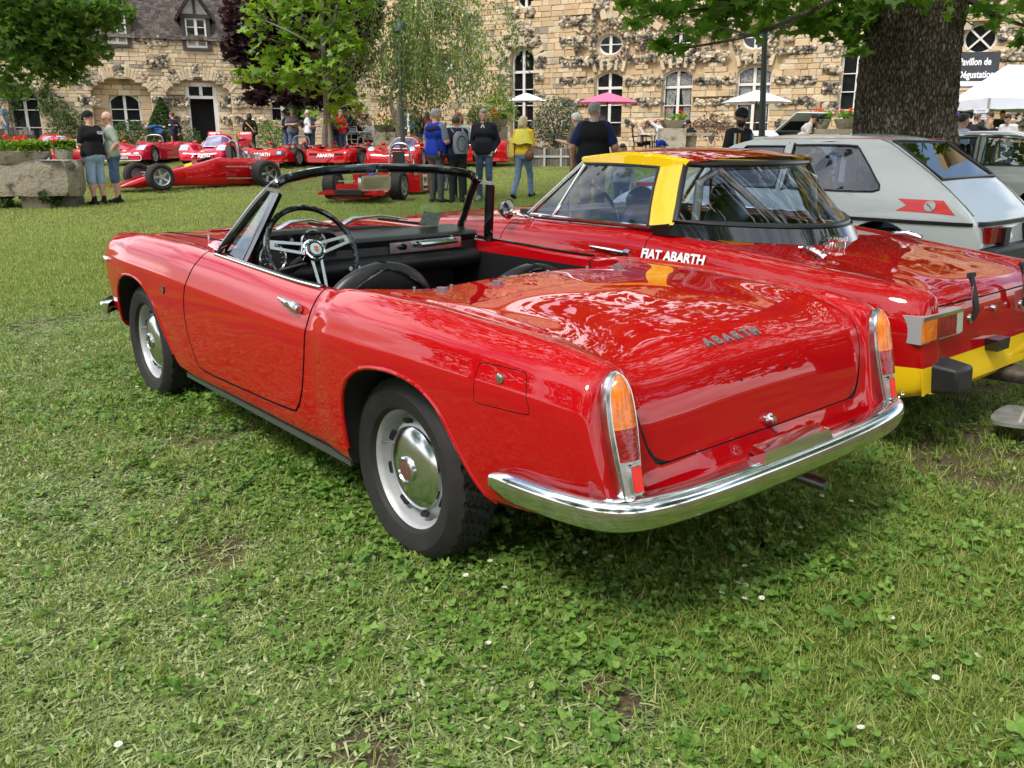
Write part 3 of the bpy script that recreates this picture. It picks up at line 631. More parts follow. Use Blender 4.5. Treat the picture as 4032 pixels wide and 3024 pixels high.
def src_coll(name, meshes, matl):
    c = bpy.data.collections.new(name)
    for i, me in enumerate(meshes):
        me.materials.append(matl); o = bpy.data.objects.new('%s_piece' % name, me); c.objects.link(o)
    return c
def scatter(name, coll, pts, rot, scl, idx, kind='stuff'):
    me = bpy.data.meshes.new(name); n = len(pts); me.vertices.add(n); me.vertices.foreach_set('co', np.asarray(pts, np.float32).ravel())
    a = me.attributes.new('rot', 'FLOAT_VECTOR', 'POINT'); a.data.foreach_set('vector', np.asarray(rot, np.float32).ravel())
    a = me.attributes.new('scl', 'FLOAT', 'POINT'); a.data.foreach_set('value', np.asarray(scl, np.float32))
    a = me.attributes.new('idx', 'INT', 'POINT'); a.data.foreach_set('value', np.asarray(idx, np.int32)); me.update()
    o = bpy.data.objects.new(name, me); link(o); tag(o, kind=kind)
    ng = bpy.data.node_groups.new(name, 'GeometryNodeTree'); ng.interface.new_socket('Geometry', in_out='INPUT', socket_type='NodeSocketGeometry'); ng.interface.new_socket('Geometry', in_out='OUTPUT', socket_type='NodeSocketGeometry')
    N = ng.nodes; L = ng.links; gi = N.new('NodeGroupInput'); go = N.new('NodeGroupOutput'); ip = N.new('GeometryNodeInstanceOnPoints'); ci = N.new('GeometryNodeCollectionInfo')
    ci.inputs['Collection'].default_value = coll; ci.inputs['Separate Children'].default_value = True; ci.inputs['Reset Children'].default_value = True
    def at(nm, ty): q = N.new('GeometryNodeInputNamedAttribute'); q.data_type = ty; q.inputs['Name'].default_value = nm; return [s for s in q.outputs if s.enabled and s.name == 'Attribute'][0]
    L.new(gi.outputs[0], ip.inputs['Points']); L.new(ci.outputs[0], ip.inputs['Instance']); ip.inputs['Pick Instance'].default_value = True
    L.new(at('idx', 'INT'), ip.inputs['Instance Index']); L.new(at('rot', 'FLOAT_VECTOR'), ip.inputs['Rotation']); L.new(at('scl', 'FLOAT'), ip.inputs['Scale']); L.new(ip.outputs[0], go.inputs[0])
    md = o.modifiers.new('scatter', 'NODES'); md.node_group = ng; return o
def tuft(nb, h, w, spread, seed, flat=0, lean=(.1, .7)):
    r = random.Random(seed); mb = MB()
    for _ in range(nb): blade(mb, r.gauss(0, spread), r.gauss(0, spread), h * r.uniform(.5, 1.15), w * r.uniform(.7, 1.3), r.uniform(*lean), r.uniform(0, 2 * pi), flat=flat)
    return mb.mesh()
def clip_piece(seed):
    r = random.Random(seed); mb = MB()
    for _ in range(13):
        az = r.gauss(.5, .7) + (pi if r.random() < .5 else 0); L_ = r.uniform(.02, .065); blade(mb, r.gauss(0, .03), r.gauss(0, .03), .012, r.uniform(.002, .006), L_ / .012, az, .2, flat=.3)
    for _ in range(3): disc_leaf(mb, (r.gauss(0, .03), r.gauss(0, .03), r.uniform(.004, .014)), r.uniform(.005, .010), r.uniform(-.7, .4), r.uniform(0, 6), 0, 7, r.uniform(.3, .55))
    return mb.mesh()
def clover_piece(seed, big=1.0):
    r = random.Random(seed); mb = MB()
    for _ in range(5):
        x, y, h = r.gauss(0, .028), r.gauss(0, .028), r.uniform(.015, .045) * big; a0 = r.uniform(0, 2 * pi); s = r.uniform(.007, .0125) * big
        for k in range(3): disc_leaf(mb, (x, y, h), s, r.uniform(-.35, .1), a0 + k * 2.09, 0, 7)
        mb.add([(x - .001, y, 0), (x + .001, y, 0), (x, y, h)], [(0, 1, 2)])
    return mb.mesh()
def geranium_piece(seed):
    r = random.Random(seed); mb = MB()
    for _ in range(4):
        x, y, h = r.gauss(0, .03), r.gauss(0, .03), r.uniform(.02, .05); M = Matrix.Translation((x, y, h)) @ Matrix.Rotation(r.uniform(0, 6.3), 4, 'Z') @ Matrix.Rotation(r.uniform(-.4, .4), 4, 'X'); R = r.uniform(.011, .020); P = [M @ Vector((0, 0, -.003))]
        n = 21
        for i in range(n): a = -2.6 + 5.2 * i / (n - 1); rr = R * (.72 + .36 * abs(cos(a * 3.5 / 2 * 1.35))); P.append(M @ Vector((rr * cos(a), rr * sin(a), .004 * sin(3 * a))))
        mb.add(P, [(0, i, i + 1) for i in range(1, n)])
    return mb.mesh()
def broad_piece(seed):
    r = random.Random(seed); mb = MB()
    for k in range(7):
        az = 2 * pi * k / 7 + r.uniform(-.4, .4); L_ = r.uniform(.07, .13); w = L_ * r.uniform(.28, .42); up = r.uniform(.1, .6); d = Vector((cos(az), sin(az), 0)); q = Vector((-sin(az), cos(az), 0)); P = []
        for t in np.linspace(0, 1, 7): c = d * (L_ * t) + Vector((0, 0, L_ * up * (t - .8 * t * t) + .004)); ww = w / 2 * sin(pi * min(1, .08 + .92 * t) ** .8) + .002; P += [c - q * ww + Vector((0, 0, .1 * ww)), c, c + q * ww + Vector((0, 0, .1 * ww))]
        mb.add(P, [f for i in range(6) for f in ((3*i, 3*i+1, 3*i+4, 3*i+3), (3*i+1, 3*i+2, 3*i+5, 3*i+4))])
    return mb.mesh()
def field(y0, y1, dens, wide=.64, pad=.4):
    A = []; ys = np.arange(y0, y1, .25)
    for y in ys:
        w = wide * y + pad; n = rg.poisson(dens * 2 * w * .25); A.append(np.c_[rg.uniform(-w, w, n), rg.uniform(y, y + .25, n)])
    return np.concatenate(A)
def _n2(P, s, o=0): return np.array([noise.fractal(Vector((p[0] * s + o, p[1] * s, o)), .8, 2.0, 4) for p in P])
def car_dist(P):
    c, s_ = cos(CAR1['yaw']), sin(CAR1['yaw']); q = P - [CAR1['x'], CAR1['y']]; u = c * q[:, 0] + s_ * q[:, 1]; v = -s_ * q[:, 0] + c * q[:, 1]
    d1 = np.hypot(np.maximum(abs(u - 1.05) - 1.9, 0), np.maximum(abs(v) - .65, 0)); q = P - [1.398, 4.49]; u = c * q[:, 0] + s_ * q[:, 1]; v = -s_ * q[:, 0] + c * q[:, 1]
    return np.minimum(d1, np.hypot(np.maximum(abs(u - 1.0) - 1.9, 0), np.maximum(abs(v) - .7, 0)))
def place(name, coll, k, P, smin, smax, tilt=.15, z=.0):
    n = len(P); Z = np.array([gz(*p) for p in P]) + z
    scatter(name, coll, np.c_[P, Z], np.c_[rg.normal(0, tilt, n), rg.normal(0, tilt, n), rg.uniform(0, 2 * pi, n)], rg.uniform(smin, smax, n), rg.integers(0, k, n))
def build_grass():
    A = src_coll('grass_tufts', [tuft(14, .046, .0030, .018, i, lean=(.1, 1.0)) for i in range(4)], GRASS)
    FAR = src_coll('lawn_tufts', [tuft(14, .034, .0065, .05, 20 + i, lean=(.1, .6)) for i in range(3)], GRASSF)
    CL = src_coll('clippings', [clip_piece(40 + i) for i in range(4)], CLIP)
    CV = src_coll('clover_bits', [clover_piece(60 + i, .56) for i in range(4)], CLOV)
    GE = src_coll('geranium_bits', [geranium_piece(80 + i) for i in range(3)], CLOV)
    BR = src_coll('broad_bits', [broad_piece(90 + i) for i in range(3)], CLOV)
    P = np.concatenate([field(1.2, 4, 3000), field(4, 7.5, 1500), field(7.5, 11, 700)]); d = car_dist(P); nz = _n2(P, 1.1); nb = _n2(P, .55, 5)
    right = np.clip((P[:, 0] - .15 * P[:, 1] + .15) / .5, 0, 1); near_car = np.exp(-d / .30)
    bare = np.clip((nz - .28) * 5, 0, 1); dfun = lambda A_: np.clip(1.5 * np.max([np.exp(-(np.hypot(A_[:, 0] - a, A_[:, 1] - b) / (c * .75)) ** 2) for a, b, c in ((2.05, 3.30, 1.0), (2.35, 4.1, .8), (-.95, 2.45, .28), (.25, 1.72, .17), (-1.3, 3.6, .4), (-.3, 1.58, .20))], axis=0) - .15, 0, .97); bare = np.maximum(bare, dfun(P))
    farf = np.clip((P[:, 1] - 4.5) / 3, 0, 1)
    u = rg.uniform(0, 1, len(P)); keepA = u < (1 - .9 * bare) * np.clip(.30 + .75 * right + .20 * near_car + .6 * farf, 0, 1)
    place('grass', A, 4, P[keepA], .6, 1.25, .25)
    Q = np.concatenate([field(1.2, 4, 3800), field(4, 8, 1500)]); nq = _n2(Q, 1.1); d2 = car_dist(Q); rq = np.clip((Q[:, 0] - .15 * Q[:, 1] + .15) / .5, 0, 1); nc = np.exp(-d2 / .30)
    Q = Q[rg.uniform(0, 1, len(Q)) > .93 * dfun(Q)]; nq = _n2(Q, 1.1); d2 = car_dist(Q); rq = np.clip((Q[:, 0] - .15 * Q[:, 1] + .15) / .5, 0, 1); nc = np.exp(-d2 / .30)
    k = rg.uniform(0, 1, len(Q)) < (.92 - .72 * rq - .50 * nc) * (1 - .6 * np.clip((nq - .3) * 4, 0, 1)) * np.clip((8 - Q[:, 1]) / 3, 0, 1)
    place('cut_grass', CL, 4, Q[k], .7, 1.3, .12, .008)
    k2 = rg.uniform(0, 1, len(Q)) < np.clip(.03 * (1 - rq) + .80 * nc + .02 * (nq < -.1), 0, 1) * np.clip((9 - Q[:, 1]) / 3, .3, 1) * .55
    place('clover', CV, 4, Q[k2] + rg.normal(0, .02, (k2.sum(), 2)), .7, 1.35, .2)
    k3 = rg.uniform(0, 1, len(Q)) < .004 + .05 * nc + .006 * (nq > .1)
    place('geranium_weeds', GE, 3, Q[k3] + rg.normal(0, .02, (k3.sum(), 2)), .7, 1.2, .25)
    B = np.array([[-.62, 1.95], [-1.05, 2.3], [-1.35, 2.65], [.62, 1.75], [.75, 1.68], [.86, 1.80], [.70, 1.9], [-.55, 2.5], [-.2, 2.15], [.95, 2.2], [-.75, 1.62], [.2, 1.65]]); place('broadleaf_weeds', BR, 3, B + rg.normal(0, .03, B.shape), .45, .8, .15, .004)
    F = np.concatenate([field(7, 12, 480), field(12, 18, 240), field(18, 31.5, 110)])
    place('lawn_grass', FAR, 3, F, .8, 1.3, .12)
build_grass()
def daisy_mesh():
    mb = MB(); mb.tube([(0, 0, 0), (.004, 0, .045), (0, 0, .06)], .0009, 4); mb.mat(1)
    for k in range(13):
        a = 2 * pi * k / 13; d = Vector((cos(a), sin(a), 0)); q = Vector((-sin(a), cos(a), 0)); c = Vector((0, 0, .061)); mb.add([c + d * .003 - q * .001, c + d * .003 + q * .001, c + d * .0115 + q * .0018 + Vector((0, 0, .002)), c + d * .0125 + Vector((0, 0, .002)), c + d * .0115 - q * .0018 + Vector((0, 0, .002))], [(0, 1, 2, 3, 4)])
    mb.mat(2).ball((0, 0, .062), (.0042, .0042, .002), 8, 5); me = mb.mesh()
    for x in (CLOV, mat('daisy_white', (.80, .80, .80), .6), mat('daisy_yellow', (.75, .50, .02), .6)): me.materials.append(x)
    return me
_dm = daisy_mesh()
for i, (px, py) in enumerate([(2145, 2180), (2205, 2165), (2310, 2222), (2395, 2238), (2690, 2213), (2935, 2278), (2905, 2350), (2924, 2350), (2828, 2390), (2923, 2412), (2995, 2398), (3155, 2125), (3007, 2050), (2890, 2043), (3680, 2722), (3400, 2935), (1845, 2310), (1982, 2370), (1935, 2255), (1070, 1540), (540, 1552), (1225, 1690), (1310, 1745), (1930, 2590), (480, 2990), (3230, 1990), (3340, 2015), (3500, 2480), (2650, 2110), (2560, 2120)]):
    p = G(px, py); o = bpy.data.objects.new('daisy', _dm); link(o); o.location = (p[0], p[1], p[2] - .002); o.rotation_euler = (-.25 + .2 * random.random(), .1, random.random() * 6); o.scale = (.72,) * 3
    tag(o, 'small white daisy with a yellow eye growing in the grass', 'daisy', 'daisies in the grass')
# ------------------------------------------------------------------ stone buildings
def stone_mat(name, c1, c2, sc=9, bump=.5, dark=None, dsc=2.2, dpos=(.58, .72)):
    m = bpy.data.materials.new(name); m.use_nodes = True; nt = m.node_tree; N = nt.nodes; L = nt.links; b = N['Principled BSDF']
    tc = N.new('ShaderNodeTexCoord'); g = N.new('ShaderNodeNewGeometry'); oi = N.new('ShaderNodeObjectInfo')
    n1 = N.new('ShaderNodeTexNoise'); n1.inputs['Scale'].default_value = sc; n1.inputs['Detail'].default_value = 6; L.new(g.outputs['Position'], n1.inputs['Vector'])
    ad = N.new('ShaderNodeMath'); ad.operation = 'ADD'; fr = N.new('ShaderNodeMath'); fr.operation = 'FRACT'; L.new(oi.outputs['Random'], ad.inputs[0]); L.new(g.outputs['Random Per Island'], ad.inputs[1]); L.new(ad.outputs[0], fr.inputs[0])
    mu = N.new('ShaderNodeMath'); mu.operation = 'MULTIPLY_ADD'; mu.inputs[1].default_value = .6; L.new(fr.outputs[0], mu.inputs[0])
    m2 = N.new('ShaderNodeMath'); m2.operation = 'MULTIPLY'; m2.inputs[1].default_value = .45; L.new(n1.outputs['Fac'], m2.inputs[0]); L.new(m2.outputs[0], mu.inputs[2])
    r = N.new('ShaderNodeValToRGB'); e = r.color_ramp.elements; e[0].position = .1; e[0].color = (*c1, 1); e[1].position = .85; e[1].color = (*c2, 1); L.new(mu.outputs[0], r.inputs['Fac'])
    out = r.outputs['Color']
    if dark:
        n2 = N.new('ShaderNodeTexNoise'); n2.inputs['Scale'].default_value = dsc; n2.inputs['Detail'].default_value = 8; n2.inputs['Roughness'].default_value = .68; L.new(g.outputs['Position'], n2.inputs['Vector'])
        r2 = N.new('ShaderNodeValToRGB'); r2.color_ramp.elements[0].position = dpos[0]; r2.color_ramp.elements[1].position = dpos[1]; L.new(n2.outputs['Fac'], r2.inputs['Fac'])
        mx = N.new('ShaderNodeMix'); mx.data_type = 'RGBA'; L.new(r2.outputs['Color'], mx.inputs['Factor']); L.new(out, mx.inputs['A']); mx.inputs['B'].default_value = (*dark, 1); out = mx.outputs['Result']
    L.new(out, b.inputs['Base Color']); b.inputs['Roughness'].default_value = .92; b.inputs['Specular IOR Level'].default_value = .2
    bp = N.new('ShaderNodeBump'); bp.inputs['Strength'].default_value = bump; bp.inputs['Distance'].default_value = .03; n3 = N.new('ShaderNodeTexNoise'); n3.inputs['Scale'].default_value = 22; n3.inputs['Detail'].default_value = 6; L.new(g.outputs['Position'], n3.inputs['Vector'])
    L.new(n3.outputs['Fac'], bp.inputs['Height']); L.new(bp.outputs['Normal'], b.inputs['Normal']); return m
ST_OCHRE = stone_mat('ochre_stone', (.42, .29, .155), (.62, .475, .295), dark=(.10, .085, .065), dpos=(.60, .74))
ST_CREAM = stone_mat('cream_stone', (.42, .32, .20), (.60, .50, .34), dark=(.13, .12, .10), dpos=(.60, .74))
ST_GREY = stone_mat('grey_stone', (.24, .20, .14), (.48, .41, .29), dark=(.09, .085, .075), dpos=(.52, .70))
ROCKY = stone_mat('rustic_rock', (.26, .20, .13), (.66, .56, .40), sc=5, bump=.8, dark=(.060, .057, .052), dsc=3.2, dpos=(.45, .57))
MORTAR = stone_mat('mortar', (.36, .25, .14), (.50, .37, .22))
PANE = mat('dark_pane', (.012, .012, .014), .06, 0, .5)
LACE = mat('lace_curtain', (.22, .22, .21), .8, var=.75, scale=22, detail=2)
FRAMEW = mat('white_joinery', (.66, .64, .59), .5, var=.10, scale=6)
TILE = stone_mat('old_roof_tile', (.035, .028, .024), (.12, .10, .085), sc=14, dark=(.34, .33, .31), dsc=9, dpos=(.64, .70))
WOODD = mat('dark_old_wood', (.045, .035, .028), .8, var=.4, scale=12)
PLAST = mat('render_plaster', (.42, .40, .36), .8, var=.15, scale=5)

def _stone_mesh(seed, mt):
    r = random.Random(seed); m = MB(); e = .16; V = []
    for y, k in ((.5, 1.0), (-.36, 1.0), (-.5, .90)):
        for sx, sz in ((-1, -1), (1, -1), (1, 1), (-1, 1)): V.append((sx * .5 * k + r.uniform(-.03, .03), y + (r.uniform(-.06, .06) if y < 0 else 0), sz * .5 * (k if k == 1 else .86) + r.uniform(-.035, .035)))
    m.add(V, [(8, 9, 10, 11)] + [(i, (i + 1) % 4, 4 + (i + 1) % 4, 4 + i) for i in range(4)] + [(4 + i, 4 + (i + 1) % 4, 8 + (i + 1) % 4, 8 + i) for i in range(4)])
    me = m.mesh('stone'); me.materials.append(mt); return me, np.array(V), list(m.f)
_SM = [[_stone_mesh(i * 10 + j, mt) for j in range(3)] for i, mt in enumerate((ST_OCHRE, ST_CREAM, ST_GREY))]
def _rock_mesh(seed):
    bm = bmesh.new(); bmesh.ops.create_icosphere(bm, subdivisions=1, radius=.5); r = random.Random(seed)
    for v in bm.verts: v.co *= r.uniform(.72, 1.22); v.co.y *= .8
    me = bpy.data.meshes.new('rock'); bm.to_mesh(me); V = np.array([v.co[:] for v in bm.verts]); F = [tuple(v.index for v in f.verts) for f in bm.faces]; bm.free(); me.materials.append(ROCKY); me.polygons.foreach_set('use_smooth', [False] * len(me.polygons)); return me, V, F
_RK = [_rock_mesh(i) for i in range(8)]
class Facade:
    """a wall plane seen between two photo columns at given depths; s runs along it, z up, d into the wall"""
    def __init__(f, pxa, Ya, pxb, Yb, root):
        A, B = atY(pxa, 572, Ya), atY(pxb, 572, Yb); f.A = np.array([A[0], A[1]]); t = np.array([B[0] - A[0], B[1] - A[1]]); f.len = np.linalg.norm(t); f.t = t / f.len; f.n = np.array([-f.t[1], f.t[0]]); f.rz = atan2(f.t[1], f.t[0]); f.root = root
        f.stones = []; f.rocks = []; f.vb = []; f.rnd = random.Random(5)
    def sz(f, px, py, d=0):
        r = ray(px, py); A = f.A + f.n * d; k = ((A - _O[:2]) @ f.n) / (r[:2] @ f.n); P = _O + r * k; return float((P[:2] - f.A) @ f.t), float(P[2])
    def pt(f, s, z, d=0): q = f.A + f.t * s + f.n * d; return Vector((q[0], q[1], z))
    def M(f, s=0, z=0, d=0): return Matrix.Translation(f.pt(s, z, d)) @ Matrix.Rotation(f.rz, 4, 'Z')
    def rect(f, x0, y0, x1, y1):
        a, b = f.sz(x0, (y0 + y1) / 2), f.sz(x1, (y0 + y1) / 2); xm = (x0 + x1) / 2; return a[0], b[0], f.sz(xm, y1)[1], f.sz(xm, y0)[1]
    def courses(f, s0, s1, z0, z1, openings, hr=(.13, .26), lr=(.22, .6), d=0, mix=(.5, .35, .15), dep=.07):
        z = z0
        while z < z1:
            h = min(f.rnd.uniform(*hr), z1 - z + .02); zm = z + h / 2; bl = []
            for o in openings:
                iv = o(zm)
                if iv: bl.append(iv)
            bl.sort(); free = []; c = s0
            for a, b in bl:
                if a > c: free.append((c, min(a, s1)))
                c = max(c, b)
            if c < s1: free.append((c, s1))
            for a, b in free:
                x = a
                while x < b - .02:
                    l = f.rnd.uniform(*lr)
                    if b - x - l < lr[0] * .7: l = b - x
                    u = f.rnd.random(); k = 0 if u < mix[0] else (1 if u < mix[0] + mix[1] else 2); f.stones.append((x + l / 2, zm, d - f.rnd.uniform(0, .022), l - .007, dep * 2, h - .007, k, f.rnd.randrange(3), 0)); x += l
            z += h
    def rockband(f, s0, s1, z0, z1, size=.15, d=-.03):
        z = z0 + size * .3
        while z < z1:
            s = s0 + f.rnd.uniform(0, size * .5)
            while s < s1:
                q = size * f.rnd.uniform(.75, 1.35); f.rocks.append((s + q / 2, z + f.rnd.uniform(-.03, .03), d - f.rnd.uniform(.02, .12), q * 1.3, q * 1.1, q * .95, f.rnd.uniform(0, 6), f.rnd.randrange(8))); s += q * .95
            z += size * .62
    def rocks_px(f, *rects, size=.15):
        for r in rects: f.rockband(*f.rect(*r), size=size)
    def vblock(f, sc, zc, R, a0, depth):
        zl = zc + R * sin(a0) if a0 < pi / 2 else zc + R * sin(pi - a0)
        f.vb.append(lambda z: (sc - sqrt((R + depth) ** 2 - (z - zc) ** 2), sc + sqrt((R + depth) ** 2 - (z - zc) ** 2)) if zl < z < zc + R + depth - .02 and (R < 1.5 or abs(z - zl) < 9) else None)
    def voussoirs(f, sc, zc, R, a0, a1, n, depth=.35, rocky=(), d=-.03):
        for i in range(n):
            a = a0 + (a1 - a0) * (i + .5) / n; w = abs(a1 - a0) / n * (R + depth / 2); rr = R + depth / 2 + .01
            if i in rocky:
                for k in range(7): q = f.rnd.uniform(.10, .18); f.rocks.append((sc + (R + f.rnd.uniform(.05, depth + .12)) * cos(a + f.rnd.uniform(-.5, .5) * abs(a1 - a0) / n), zc + (R + f.rnd.uniform(.05, depth + .12)) * sin(a + f.rnd.uniform(-.5, .5) * abs(a1 - a0) / n), -.06, q * 1.2, q, q, f.rnd.uniform(0, 6), f.rnd.randrange(8)))
            else: f.stones.append((sc + rr * cos(a), zc + rr * sin(a), d, depth, .14, w - .012, 1, f.rnd.randrange(3), -a))
    def flush(f, near_s):
        """the 300 stones and 300 rocks that show largest become parts; the rest one stuff part each"""
        for arr, nm in ((f.stones, 'stone'), (f.rocks, 'rock')):
            arr.sort(key=lambda q: near_s(q[0], q[1])); VV, FF, MI, base = [], [], [], 0
            for i, q in enumerate(arr):
                s, z, d, lx, ly, lz = q[:6]
                if nm == 'stone': me, V, F = _SM[q[6]][q[7]]; M = f.M(s, z, d) @ Matrix.Rotation(q[8], 4, 'Y') @ Matrix.Diagonal((lx, ly, lz, 1)); mi = q[6]
                else: me, V, F = _RK[q[7]]; M = f.M(s, z, d) @ Matrix.Diagonal((lx, ly, lz, 1)) @ Matrix.Rotation(q[6], 4, 'Y'); mi = 0
                if i < 300:
                    o = bpy.data.objects.new(nm, me); COL.objects.link(o); o.parent = f.root; o.matrix_local = f.inv @ M if False else M
                    continue
                A = np.array(M); W = V @ A[:3, :3].T + A[:3, 3]; VV.append(W); FF += [tuple(base + j for j in t) for t in F]; MI += [mi] * len(F); base += len(V)
            if VV:
                me = bpy.data.meshes.new(nm + 's'); me.from_pydata(np.concatenate(VV).tolist(), [], FF); 
                for mt in ((ST_OCHRE, ST_CREAM, ST_GREY) if nm == 'stone' else (ROCKY,)): me.materials.append(mt)
                me.polygons.foreach_set('material_index', MI); me.update(); o = bpy.data.objects.new('wall_stones' if nm == 'stone' else 'rock_bands', me); link(o, f.root); o['kind'] = 'stuff'
    def slab(f, s0, s1, z0, z1, polys, d=.05, th=.45, name='wall', mt=None):
        m = MB(); m.box(((s0 + s1) / 2, d + th / 2, (z0 + z1) / 2), (s1 - s0, th, z1 - z0)); me = m.mesh(); me.materials.append(mt or MORTAR)
        cs = [cutter(p, d - .3, d + th + .3, ST_CREAM) for p in polys]
        me = boolean(me, cs) if cs else me; me.transform(f.M()); return mobj(name, me, None, f.root, sharp=30)
def rect_poly(s0, s1, z0, z1, rise=0, n=10, round_bottom=0):
    """opening outline with a segmental (rise) or round head"""
    P = [(s0, z0), (s1, z0)] if not round_bottom else [( (s0+s1)/2 + (s1-s0)/2*cos(a), z0 + round_bottom + round_bottom*sin(a)) for a in np.linspace(pi, 2*pi, n)]
    if rise <= 0: return P + [(s1, z1), (s0, z1)]
    w = (s1 - s0) / 2; c = (s0 + s1) / 2
    if rise >= w * .98: return P + [(c + w * cos(a), z1 - rise + rise * sin(a)) for a in np.linspace(0, pi, n)]
    R = (w * w + rise * rise) / (2 * rise); a = math.asin(w / R); return P + [(c + R * sin(t), z1 - R + R * cos(t)) for t in np.linspace(a, -a, n)]
def ell_poly(c, z, rx, rz, n=24): return [(c + rx * cos(a), z + rz * sin(a)) for a in np.linspace(0, 2 * pi, n + 1)[:-1]]
def poly_iv(poly, m=.01):
    P = np.array(poly)
    def f(z):
        xs = []
        for i in range(len(P)):
            a, b = P[i - 1], P[i]
            if (a[1] <= z < b[1]) or (b[1] <= z < a[1]): xs.append(a[0] + (b[0] - a[0]) * (z - a[1]) / (b[1] - a[1]))
        return (min(xs) - m, max(xs) + m) if xs else None
    return f
def window(f, poly, d=.22, fw=.07, mull=True, transoms=(), cross=False, pane=None, curtain=None, name='window', bars=()):
    P = np.array(poly); c = P.mean(0); s0, s1, z0, z1 = P[:, 0].min(), P[:, 0].max(), P[:, 1].min(), P[:, 1].max(); M0 = f.M(0, 0, d)
    w = empty(name); w.parent = f.root
    inner = grow(poly, -fw); m = MB(); n = len(poly)
    V = [Vector((x, 0, z)) for x, z in poly] + [Vector((x, 0, z)) for x, z in inner] + [Vector((x, .08, z)) for x, z in inner] + [Vector((x, .08, z)) for x, z in poly]
    m.add([M0 @ v for v in V], [q for i in range(n) for j in [(i + 1) % n] for q in ((i, j, n + j, n + i), (n + i, n + j, 2*n + j, 2*n + i))]); m.build('window_frame', FRAMEW, w, smooth=False)
    iv = poly_iv(poly, -fw * .5); m = MB(); cs = (s0 + s1) / 2
    if mull: m.box((cs, .0, (z0 + z1) / 2), (.11, .06, z1 - z0 - fw)); me = m.mesh(); me.transform(M0); mobj('mullion', me, FRAMEW, w, smooth=False)
    for z, t in [(z, .10) for z in transoms] + [(z, .035) for z in bars]:
        q = iv(z)
        if q: m = MB(); m.box(((q[0] + q[1]) / 2, -.004, z), (q[1] - q[0], .06, t)); me = m.mesh(); me.transform(M0); mobj('glazing_bar', me, FRAMEW, w, smooth=False)
    if cross:
        for e in (1, -1):
            a = .72; m = MB(); m.bar((cs - (s1 - s0) / 2 * a, e * .006, c[1] - e * (z1 - z0) / 2 * a), (cs + (s1 - s0) / 2 * a, e * .006, c[1] + e * (z1 - z0) / 2 * a), .06, .09, up=(0, 1, 0)); me = m.mesh(); me.transform(M0); mobj('cross_bar', me, FRAMEW, w, smooth=False)
    m = MB(); m.prism(inner, .05, .07, MXZ.to_4x4()); me = m.mesh(); me.transform(M0); mobj('pane', me, pane or PANE, w, smooth=False)
    for x0, x1, za, zb in (curtain or []):
        ns = 14; m = MB(); rows = []
        for z in np.linspace(za, zb, 9):
            k = (z - za) / (zb - za); xl, xr = x0[0] + (x0[1] - x0[0]) * k, x1[0] + (x1[1] - x1[0]) * k; rows.append([(xl + (xr - xl) * i / ns, .036 + .010 * sin(i * 2.1), z) for i in range(ns + 1)])
        m.grid(rows); me = m.mesh(); me.transform(M0); mobj('curtain', me, LACE, w, sharp=0)
    return w

